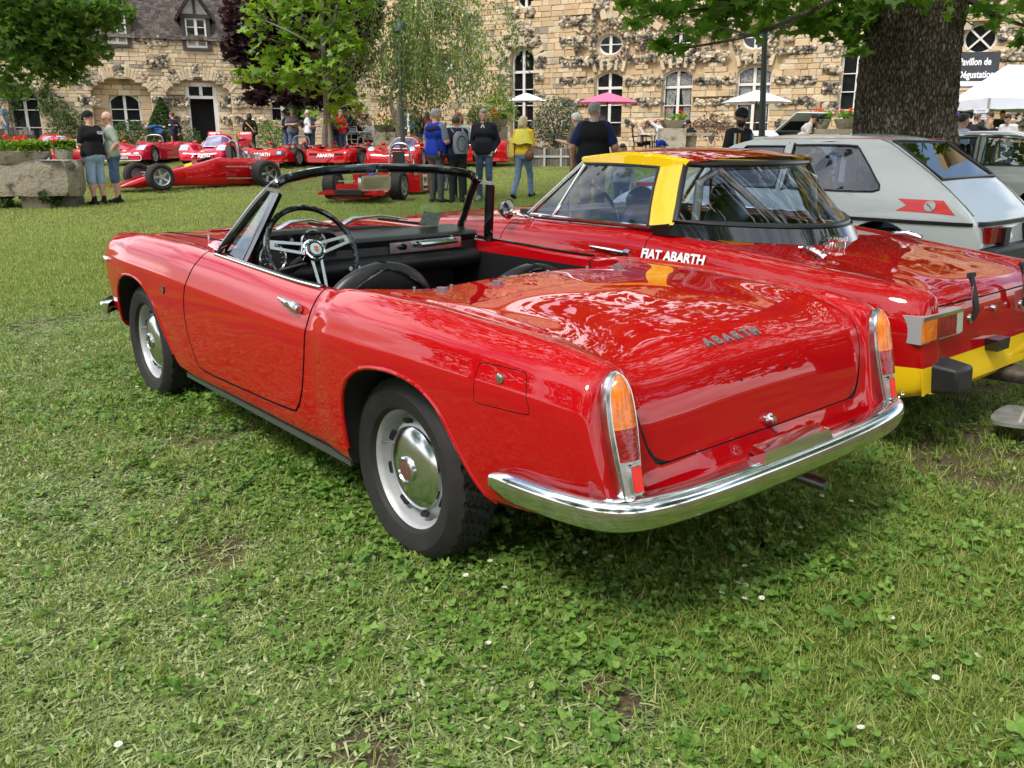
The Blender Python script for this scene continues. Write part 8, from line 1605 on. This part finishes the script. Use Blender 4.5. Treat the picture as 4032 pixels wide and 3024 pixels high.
def build_racers():
    def at(px, Y): q = PX(px, Y); return q
    def placed(px, Y, rz, dx=1.1):  # base so that the car centre sits at px
        q = PX(px, Y); return (q[0] - cos(rz) * dx, Y - sin(rz) * dx, gz(0, Y) - .0)
    L = lambda a: radians(a)
    proto('racing_coupe', 'red racing coupe with white stripes behind the two men at left', placed(235, 27.6, L(-42)), L(-42), dict(open=False, lamp='vent', ff=.58, nose=.40, W=.82))
    proto('racing_spyder', 'red open racer with white rimmed nose intake left of the boy in tracksuit', placed(572, 28.2, L(-92)), L(-92), dict(mouth=True, paint=RED_SKY, W=.76, ff=.66, nose=.36))
    proto('racing_coupe', 'closed red racer with two tail fins in front of the open doorway', placed(852, 28.0, L(-88)), L(-88), dict(open=False, wings=True, paint=RED_SKY, W=.80, ff=.68, rf=.74, nose=.36, nosetext='ABARTH'))
    proto('racing_spyder', 'wedge nosed red spyder with square lamps, number 74 panel and white nose lettering', placed(1142, 27.2, L(-105)), L(-105), dict(lamp='box', ff=.54, rf=.66, nose=.46, W=.86, num='74', nosetext='ABARTH'))
    proto('racing_spyder', 'red spyder with black nose vents and white side stripe behind the young maple', placed(1395, 27.0, L(-110)), L(-110), dict(lamp='vent', ff=.60, rf=.68, nose=.44, W=.86, nosetext='ABARTH'))
    proto('racing_coupe', 'red round lamped racer half hidden by the birch and the blue vest man', placed(1590, 26.6, L(-97)), L(-97), dict(open=False, lamp='round', ff=.62, nose=.40, W=.86))
    r = proto('racing_coupe', 'rounded red grand tourer with a white number circle at right of the lawn', placed(1775, 27.0, L(172)), L(172), dict(open=False, lamp='fair', ff=.70, rf=.78, nose=.50, W=.80)); 
    M = frame((-.25, .815, .55), (-1, 0, 0), (0, -.15, 1)); m = MB(); m.lathe([(.20, 0), (0, .004)], 22, M); b = m.build('number_circle', WHITEC, r); text('race_number', '85', M @ Matrix.Translation((0, 0, .008)), .17, BLK, b, .004, .005)
    a, b = np.array(GF(688, 757)), np.array(GF(1046, 735)); d = a - b; rz = atan2(d[1], d[0]); n = np.array([-sin(rz), cos(rz), 0]); base = b - n * .62 * (1 if n[1] < 0 else -1)
    formula('formula_car', 'old red single seater racing car seen from its left side on the lawn', (base[0], base[1], base[2] - .0), rz, dict(hoop=.98))
    q = GF(1442, 790); rz = L(-103); formula('formula_car', 'red single seater with number 99 side panel seen through the windscreen', (q[0] - cos(rz) * 2.35, q[1] - sin(rz) * 2.35, gz(0, q[1] + .5)), rz, dict(hoop=1.02, pods=True, wing=True, num='99', rear=WHEELP))
build_racers()
# ------------------------------------------------------------------ planters, parasols, tent, signs, lamps, furniture
CONC = stone_mat('weathered_stone', (.20, .17, .12), (.44, .39, .30), sc=5, bump=.7, dark=(.07, .065, .05), dsc=4, dpos=(.52, .66))
TIMB = stone_mat('old_timber', (.05, .045, .038), (.20, .18, .15), sc=11, bump=.6)
GER = leaf_mat('geranium_flower', (.70, .03, .01), (.85, .10, .04), rough=.6)
def rough_block(name, poly, z0, z1, M, mt, parent=None, amp=.03, seed=0, nz=5):
    """chunky stone: plan outline with uneven sides"""
    P = []; pl = [tuple(np.array(a) * (1 - t) + np.array(b) * t) for a, b in zip(poly, poly[1:] + poly[:1]) for t in np.linspace(0, 1, 9)[:-1]]
    for k in range(nz + 1):
        t = k / nz; z = z0 + (z1 - z0) * t; ins = 1 - .04 * (abs(2 * t - 1) ** 4); P.append([M @ Vector((x * ins * (1 + amp * noise.noise(Vector((x * 3, y * 3 + seed, z * 3)))), y * ins * (1 + amp * noise.noise(Vector((x * 3 + 7, y * 3 + seed, z * 2)))), z + .02 * noise.noise(Vector((x * 4, y * 4, z + seed))))) for x, y in pl])
    m = MB(); n = len(pl); m.grid([r + [r[0]] for r in P]); m.add(P[-1], [tuple(range(n))]); m.add(P[0], [tuple(range(n))[::-1]]); return m.build(name, mt, parent, sharp=40)
def flowers(name, base, w, d, h, n, label, seed, parent_cat='flowers', group=None, nf=9):
    t = empty(name, base, 0, label, parent_cat, group); r = np.random.default_rng(seed); P = np.c_[r.uniform(-w / 2, w / 2, n), r.uniform(-d / 2, d / 2, n), h * r.uniform(.05, .8, n) ** .8]; leaf_cloud('foliage', P, .075, LEAF_QUAD, L_MAPLE, t, .3, seed); Q = []
    for i in range(nf): c = np.array([r.uniform(-w / 2, w / 2), r.uniform(-d / 2, d / 2), h * r.uniform(.7, 1.15)]); Q.append(c + r.normal(0, .022, (40, 3)))
    leaf_cloud('blossom', np.concatenate(Q), .030, LEAF_QUAD, GER, t, .3, seed + 1); return t
def build_furniture():
    # stone trough on blocks
    g = GF(95, 824); Y = g[1]; z0 = g[2]; k = Y / FPX; I4 = Matrix.Identity(4); x0, x1 = PX(-260, Y)[0], PX(276, Y)[0]; xc, hw = (x0 + x1) / 2, (x1 - x0) / 2; zt_, zbm = atY(100, 633, Y)[2], atY(100, 772, Y)[2]
    t = empty('stone_trough', (xc, Y + .3, z0), 0, 'big weathered stone trough standing on a stone block at the left edge', 'stone trough')
    oct_ = [(hw, -.1), (hw * .90, -.32), (hw * .3, -.42), (-hw * .8, -.42), (-hw, 0), (-hw * .8, .42), (hw * .5, .42), (hw * .95, .2)]; rough_block('basin', oct_, zbm - z0, zt_ - z0, I4, CONC, t, .05, 3, 7)
    a, b = PX(45, Y)[0] - xc, PX(158, Y)[0] - xc; rough_block('support_block', [(a, -.25), (b, -.25), (b, .25), (a, .25)], -.05, zbm - z0 + .03, I4, CONC, t, .06, 5); a, b = PX(175, Y)[0] - xc, PX(225, Y)[0] - xc; rough_block('support_block', [(a, -.05), (b, -.05), (b, .4), (a, .4)], -.05, zbm - z0 + .03, I4, TIMB, t, .06, 6)
    iv = blob_pts([(200, 770, 40, 32, Y + .1, .25, 160), (10, 800, 40, 26, Y, .2, 120)], 41, thr=-.6); e = empty('ivy_plant', (PX(200, Y)[0], Y + .2, z0), 0, 'dark ivy growing under the stone trough', 'ivy'); o = leaf_cloud('foliage', iv, .07, LEAF_QUAD, L_DARK, e, .8, 41); o.location = -Vector(e.location)
    def bowl(px0, px1, yt, yb, label, seed, dy, nf):
        a, b = PX(px0, Y)[0], PX(px1, Y)[0]; zt2, zb2 = atY(100, yt, Y)[2], atY(100, yb, Y)[2]; c = (a + b) / 2; r = (b - a) / 2; o = empty('flower_bowl', (c, Y + dy, zb2), 0, label, 'flower bowl'); h = zt2 - zb2; m = MB(); m.lathe([(0, 0), (r * .74, .0), (r * .90, h * .5), (r * .98, h * .9), (r, h), (r * .93, h), (r * .88, h * .7), (0, h * .65)], 28, Matrix.Diagonal((1, .62, 1, 1))); m.build('bowl', CONC, o); return (c, Y + dy, zt2 - .02), r, h
    c, r, h = bowl(-120, 177, 596, 644, 'wide weathered stone flower bowl with red geraniums on the trough', 1, .15, 8); flowers('geranium_plant', c, r * 1.75, r * .8, .24, 620, 'red geraniums with green leaves in the wide stone bowl', 51, 'geraniums', None, 10)
    c, r, h = bowl(176, 257, 588, 632, 'small round stone flower bowl at the right end of the trough', 2, .25, 6); flowers('geranium_plant', c, r * 1.9, r * 1.2, .20, 300, 'red geraniums in the small round stone bowl', 52, 'geraniums', None, 5)
    t = empty('old_press', (PX(60, Y + .8)[0], Y + .8, z0), 0, 'dark weathered wooden press frame behind the geraniums on the trough', 'wooden press'); tx = t.location.x
    for i in range(11): m = MB(); xx = PX(-60 + i * 19, Y + .8)[0] - tx; m.box((xx, 0, .75), (.075, .05, 1.2 + .06 * sin(i * 2.3)), rz=.05 * sin(i)); m.build('stave', TIMB, t, smooth=False)
    for zz in (1.22, .98): m = MB(); m.bar((PX(-80, Y + .75)[0] - tx, -.06, zz), (PX(148, Y + .75)[0] - tx, -.06, zz - .02), .07, .09); m.build('beam', WOODD, t, smooth=False)
    for i, (a, b, yy) in enumerate(((60, 110, 648), (120, 165, 645), (168, 205, 641), (205, 240, 634), (250, 285, 627))): q = atY((a + b) / 2, yy, Y - .02); m = MB(); m.box((0, 0, 0), ((b - a) * k, .20, .006), rz=.2 * sin(i * 3)); o = m.build('leaflet', mat('printed_paper', (.62, .64, .70), .6, var=.3, scale=30), None, smooth=False); o.location = (q[0], Y + .05 - .03 * i, zt_ + .012); tag(o, 'printed paper sheet lying on the stone trough, ' + ('nearest the left edge', 'second from the left', 'in the middle of the row', 'second from the right', 'at the right end')[i], 'leaflet', 'papers on the trough')
    # parasols
    def parasol(px, ytop, yedge, hwpx, Y, col, label):
        b = PX(px, Y); t = empty('parasol', b, 0, label, 'parasol', 'parasols on the terrace'); zt_, ze = atY(px, ytop, Y)[2] - b[2], atY(px, yedge, Y)[2] - b[2]; R = hwpx / FPX * Y; n = 8; P = []
        for tt in np.linspace(0, 1, 7): P.append([(R * tt * cos(2 * pi * (j + .5) / n), R * tt * sin(2 * pi * (j + .5) / n), zt_ + (ze - zt_) * (tt ** 1.15) ) for j in range(n + 1)])
        m = MB(); m.grid(P); m.build('canopy', mat('parasol_' + label.split()[0], col, .8), t, sharp=8); m = MB(); m.tube([(0, 0, 0), (0, 0, zt_ + .05)], .025, 8); m.build('pole', mat('parasol_wood', (.10, .06, .04), .6), t)
        for j in range(n): a = 2 * pi * (j + .5) / n; m = MB(); m.bar((0, 0, ze - .05), (R * .6 * cos(a), R * .6 * sin(a), zt_ + (ze - zt_) * .55 - .02), .015, .015); m.build('rib', STEEL, t)
        m = MB(); m.lathe([(.18, 0), (.2, .03), (.06, .08)], 16, I4); m.build('base', CONC, t); return t
    parasol(2072, 366, 399, 84, 35.5, (.72, .73, .76), 'white parasol beside the arched window, furthest left'); parasol(2386, 364, 405, 118, 31.5, (.78, .13, .25), 'pink parasol above the grey haired man in vest'); parasol(2966, 355, 404, 132, 28.5, (.74, .75, .78), 'white parasol crossed by the green lamp post')
    # tent
    Y = 25.0; z0 = gz(0, Y); TW = mat('tent_fabric', (.74, .75, .82), .7); fc, lc = Vector(atY(3895, 400, Y)), Vector(atY(3742, 400, Y + 2.2)); rc = Vector((fc.x + 4.0, Y + 1.0, fc.z)); bc = lc + (rc - fc); top = atY(3912, 250, Y + 1.0)[2]; ze, zv = atY(3895, 384, Y)[2], atY(3895, 428, Y)[2]
    t = empty('drinks_tent', (fc.x, Y, z0), 0, 'white pop up drinks tent with a hanging sign beside the big tree', 'tent'); of = Vector((fc.x, Y, z0)); cs = [fc, lc, bc, rc]; e0 = [Vector((c.x, c.y, ze)) - of for c in cs]; e1 = [Vector((c.x, c.y, zv)) - of for c in cs]; r0, r1 = (e0[0] + e0[1]) / 2 * .5 + (e0[2] + e0[3]) / 2 * .5, None; a1, a2 = e0[0].lerp(e0[3], .28).lerp(e0[1].lerp(e0[2], .28), .5), e0[0].lerp(e0[3], .72).lerp(e0[1].lerp(e0[2], .72), .5); a1.z = a2.z = top - z0; a1 = e0[0].lerp(a1, .55) if False else a1
    m = MB(); m.add(e0 + [a1, a2], [(0, 1, 4), (1, 2, 5, 4), (2, 3, 5), (3, 0, 4, 5)]); m.build('roof', TW, t, smooth=False)
    for i in range(4):
        j = (i + 1) % 4; P = []
        for s in range(13): u = s / 12; P.append([e0[i].lerp(e0[j], u), e0[i].lerp(e0[j], u).lerp(e1[i].lerp(e1[j], u), .5) + Vector((.02 * sin(u * 17), .02 * cos(u * 15), 0)), e1[i].lerp(e1[j], u) + Vector((.01 * sin(u * 23), 0, .012 * sin(u * 19)))])
        m = MB(); m.grid(P); m.build('valance', TW, t, sharp=0)
        m = MB(); m.bar(e1[i] - Vector((0, 0, zv - z0)), e0[i] * .995, .05, .05, up=(1, 0, 0)); m.build('pole', mat('tent_pole', (.42, .43, .45), .4, .6), t, smooth=False)
    q0, q1 = e1[0].lerp(e1[1], .34), e1[0].lerp(e1[1], .06); pts = [q0, q1, q1 - Vector((0, 0, .36)), q0 - Vector((0, 0, .36))]; off = Vector((.0, -.03, .0)); m = MB(); m.add([p + off for p in pts] + [p + off + Vector((0, .01, 0)) for p in pts], [(3, 2, 1, 0), (4, 5, 6, 7), (0, 1, 5, 4), (2, 3, 7, 6)])
    sx = fc.x
    sb = empty('sign_board', (0, 0, 0), 0); bpy.data.objects.remove(sb); Ys = Y - .15; P0, P1 = atY(3836, 428, Ys), atY(3886, 470, Ys); M = frame(((P0[0] + P1[0]) / 2, Ys, (P0[2] + P1[2]) / 2), (1, 0, 0), (-.03, 0, 1)); w, h = P1[0] - P0[0], P0[2] - P1[2]; o = empty('hanging_sign', M.translation, 0, 'small white BUVETTE sign hanging from the tent valance', 'sign'); iM = Matrix.Translation(-M.translation) @ M
    m = MB(); m.prism([(-w/2, -h/2), (w/2, -h/2), (w/2, h/2), (-w/2, h/2)], -.01, 0, iM); m.build('board', mat('sign_white', (.70, .70, .74), .6), o, smooth=False); text('sign_lettering', 'BUVETTE', iM @ Matrix.Translation((0, -h * .05, .004)), w * .26, mat('sign_ink', (.08, .08, .09), .7), o, .003, .004)
    for i, (yy, ww) in enumerate(((.32, .6), (-.34, .7))): m = MB(); m.prism(rrect(w * ww, h * .10, .005), .001, .004, iM @ Matrix.Translation((0, yy * h, 0))); m.build('sign_print', mat('sign_violet', (.35, .30, .50), .7), o, smooth=False)
    # pavilion sign
    Ys = 29.0; P0, P1 = atY(3722, 205, Ys), atY(3912, 345, Ys); w, h = P1[0] - P0[0], P0[2] - P1[2]; c = Vector(((P0[0] + P1[0]) / 2, Ys, (P0[2] + P1[2]) / 2)); o = empty('pavilion_sign', c, 0, 'dark board with white Pavillon de Degustation lettering behind the tent roof', 'sign'); M = frame((0, 0, 0), (1, -.25, 0), (-.05, 0, 1)); m = MB(); m.prism([(-w/2, -h/2), (w/2, -h/2), (w/2, h/2), (-w/2, h/2)], -.04, 0, M); m.build('board', mat('slate_board', (.035, .037, .042), .6, var=.2, scale=5), o, smooth=False)
    text('sign_lettering', 'Pavillon de', M @ Matrix.Translation((.13, h * .22, .008)), .30, WHITEC, o, .006, .008, .72); text('sign_lettering', 'Dégustation', M @ Matrix.Translation((.20, -h * .14, .008)), .30, WHITEC, o, .006, .008, .72); m = MB(); m.prism([(-w * .36, -h * .46), (w * .3, -h * .46), (w * .3, -h * .33), (-w * .36, -h * .31)], .002, .008, M); m.build('arrow', WHITEC, o, smooth=False); m = MB(); m.bar((-w * .4, .06, -h / 2), (-w * .4, .06, gz(0, Ys) - c.z), .08, .08, up=(1, 0, 0)); m.build('post', WOODD, o, smooth=False); m = MB(); m.bar((w * .4, .06, -h / 2), (w * .4, .06, gz(0, Ys) - c.z), .08, .08, up=(1, 0, 0)); m.build('post', WOODD, o, smooth=False)
    # lamp posts
    LG = mat('lamp_green', (.035, .05, .042), .5, .2)
    Y = 15.5; b = PX(2992, Y); t = empty('lamp_post', b, 0, 'slim dark green lamp post in front of the white parasol', 'lamp post'); m = MB(); m.tube([(0, 0, 0), (.03, 0, 1.0), tuple(Vector(atY(3012, 130, Y)) - Vector(b)), tuple(Vector(atY(3018, -200, Y)) - Vector(b))], [.065, .058, .048, .042], 12); m.build('pole', LG, t); m = MB(); m.lathe([(.16, 0), (.10, .12), (.07, .25)], 14, I4); m.build('foot', LG, t); m = MB(); tp = Vector(atY(3018, -200, Y)) - Vector(b); m.lathe([(.05, 0), (.12, .05), (.24, .16), (.26, .20), (.1, .34), (0, .38)], 16, Matrix.Translation(tp)); m.build('lantern', LG, t)
    Y = 26.2; b = PX(1588, Y); t = empty('lamp_post', b, 0, 'old green lamp post with a bell shaped lamp and scroll behind the birch', 'lamp post'); hp_ = Vector(atY(1574, 118, Y)) - Vector(b); m = MB(); m.tube([(0, 0, 0), (-.02, 0, 2.2), tuple(hp_)], [.075, .06, .045], 12); m.build('pole', LG, t); m = MB(); m.lathe([(.17, -.05), (.16, .08), (.12, .17), (.05, .22), (.03, .30), (0, .32)], 18, Matrix.Translation(hp_)); m.build('lamp_bell', LG, t)
    for s in (1, -1): m = MB(); m.tube([tuple(hp_ + Vector((s * (.10 + .17 * sin(a)), 0, -.10 - .10 * cos(a)))) for a in np.linspace(0, 4.4, 18)], .014, 6); m.build('scroll', LG, t)
    m = MB(); m.lathe([(.16, 0), (.12, .1), (.08, .5)], 14, I4); m.build('foot', LG, t)
    # wooden planter box of the olive shrub
    Y = 26.6; a, c = PX(2060, Y), PX(2246, Y); zt_, zb = atY(2150, 586, Y)[2], gz(0, Y); t = empty('wooden_planter', ((a[0] + c[0]) / 2, Y, zb), 0, 'grey plank planter box with white rails under the olive shrub', 'planter'); w = c[0] - a[0]; h = zt_ - zb + .02; n = 16
    for i in range(n): m = MB(); m.box((-w / 2 + w * (i + .5) / n, 0, h / 2), (w / n - .008, .03, h * (1 + .03 * sin(i * 5)))); m.build('plank', TIMB, t, smooth=False)
    for zz in (.55,): m = MB(); m.box((0, -.03, h * zz), (w, .025, .06)); m.build('rail', mat('faded_white', (.42, .41, .37), .8), t, smooth=False)
    for xx in (-.05, .30): m = MB(); m.box((w * xx, -.045, h * .5), (.06, .025, h)); m.build('upright', mat('faded_white', (.42, .41, .37), .8), t, smooth=False)
    m = MB(); m.box((0, .45, h * .48), (w, .86, h * .9)); m.build('box', TIMB, t, smooth=False)
    # low terrace wall with stones
    t = empty('terrace_wall', PX(1700, 31.4), 0, 'low pale stone terrace wall behind the racing cars', 'low wall'); bx = t.location; rr = random.Random(3)
    for px0, px1, Yw, ht in ((1330, 2100, 31.4, .34), (2245, 2480, 27.0, .30), (2480, 2790, 27.6, .40)):
        x = PX(px0, Yw)[0]; xe = PX(px1, Yw)[0]
        while x < xe:
            l = rr.uniform(.35, .8); 
            for k_ in range(2): m = MB(); m.box((x + l / 2 - bx.x, Yw - bx.y + rr.uniform(-.02, .02), gz(0, Yw) - bx.z + ht * (k_ + .5) / 2), (l - .012, .35, ht / 2 - .01)); o = m.build('stone', (ST_CREAM, CONC, ST_GREY)[rr.randrange(3)], t, smooth=False)
            x += l
    # terrace platform, tables, chairs, pots
    sheetx = [PX(2240, 28)[0], PX(3600, 28)[0]]; z = gz(0, 29) + .15
    m = MB(); m.box(((sheetx[0] + sheetx[1]) / 2, 30.4, z - .4), (sheetx[1] - sheetx[0], 5.2, .8)); tag(m.build('terrace', GRAVEL, None, smooth=False), kind='structure')
    WM = mat('white_metal', (.70, .71, .72), .4)
    def chair(px, Y, rz, dz, mt, label, grp):
        b = PX(px, Y, dz); t = empty('garden_chair', b, rz, label, 'chair', grp); m = MB(); m.box((0, 0, .44), (.44, .42, .025)); m.build('seat', mt, t, smooth=False); m = MB(); m.tube([(-.21, -.20, .44), (-.21, -.27, .88), (.21, -.27, .88), (.21, -.20, .44)], .014, 6); m.build('back_frame', mt, t)
        m = MB(); m.box((0, -.25, .72), (.38, .015, .24), M=Matrix.Rotation(-.15, 3, 'X')); m.build('back_panel', mat('chair_mesh', (.30, .31, .32), .7) if mt is WM else mt, t, smooth=False)
        for sx_ in (-.2, .2):
            for sy_ in (-.19, .19): m = MB(); m.tube([(sx_, sy_, 0), (sx_, sy_, .44)], .012, 6); m.build('leg', mt, t)
            m = MB(); m.tube([(sx_ * 1.08, -.22, .64), (sx_ * 1.08, .18, .64), (sx_ * 1.08, .20, .44)], .012, 6); m.build('arm_rest', mt, t)
    chair(1402, 32.5, R_(-20), .12, WM, 'white metal chair under the seated woman in black', 'chairs on the terrace'); chair(1462, 32.3, R_(70), .12, WM, 'white metal chair tilted behind the woman in white', 'chairs on the terrace'); chair(1562, 32.7, R_(80), .12, WM, 'white metal chair of the seated man in navy', 'chairs on the terrace'); chair(2520, 28.9, R_(-95), .16, BLK, 'dark chair of the woman in pink cardigan', 'chairs on the terrace'); chair(2602, 29.2, R_(170), .16, BLK, 'black chair with rounded back under the man holding his head', 'chairs on the terrace'); chair(2706, 28.9, R_(150), .16, BLK, 'dark chair at the stone table', 'chairs on the terrace')
    def table(px, Y, dz, r, mt, label, stone=False):
        b = PX(px, Y, dz); t = empty('garden_table', b, 0, label, 'table', 'tables on the terrace'); m = MB()
        if stone: m.box((0, 0, .72), (r * 2, .7, .09)); m.build('table_top', CONC, t, smooth=False); m = MB(); m.lathe([(.25, 0), (.14, .15), (.2, .45), (.22, .68)], 12, I4); m.build('pedestal', CONC, t)
        else: m.lathe([(0, .70), (r, .70), (r, .73), (0, .73)], 24, I4); m.build('table_top', mt, t); m = MB(); m.tube([(0, 0, 0), (0, 0, .7)], .03, 8); m.build('pedestal', mt, t)
    table(2565, 28.6, .16, .42, WM, 'round white table between the two seated visitors'); table(2716, 28.3, .16, .60, CONC, 'stone slab table in front of the woman in black', True); table(1432, 32.0, .12, .5, WM, 'round white table behind the racing spyders')
    def pot(px, yb, Y, w, label, seed):
        q = atY(px, yb, Y); c = Vector((q[0], Y, q[2])); t = empty('stone_pot', c, 0, label, 'flower pot', 'flower pots on the terrace'); m = MB(); m.lathe([(0, 0), (w * .30, 0), (w * .36, .05), (w * .46, .18), (w * .5, .24), (w * .44, .24), (0, .2)], 20, I4); m.build('bowl', CONC, t); m = MB(); m.box((0, 0, -.35), (w * .95, w * .6, .70)); m.build('pedestal', CONC, t, smooth=False); flowers('pot_geraniums', (c.x, c.y, c.z + .20), w * .9, w * .6, .28, 170, 'red geraniums in the ' + label, seed, 'geraniums', None, 5)
    pot(2646, 505, 28.0, .85, 'pale stone bowl beside the hands on head man', 61); pot(1968, 500, 29.5, .55, 'small stone bowl right of the puffer jacket man', 62); pot(3330, 508, 23.0, .62, 'stone bowl at the foot of the oval window', 63); pot(1515, 520, 31.6, .8, 'wide stone bowl behind the birch', 64); pot(3235, 508, 23.6, .45, 'narrow stone pot with white cards', 65)
build_furniture()
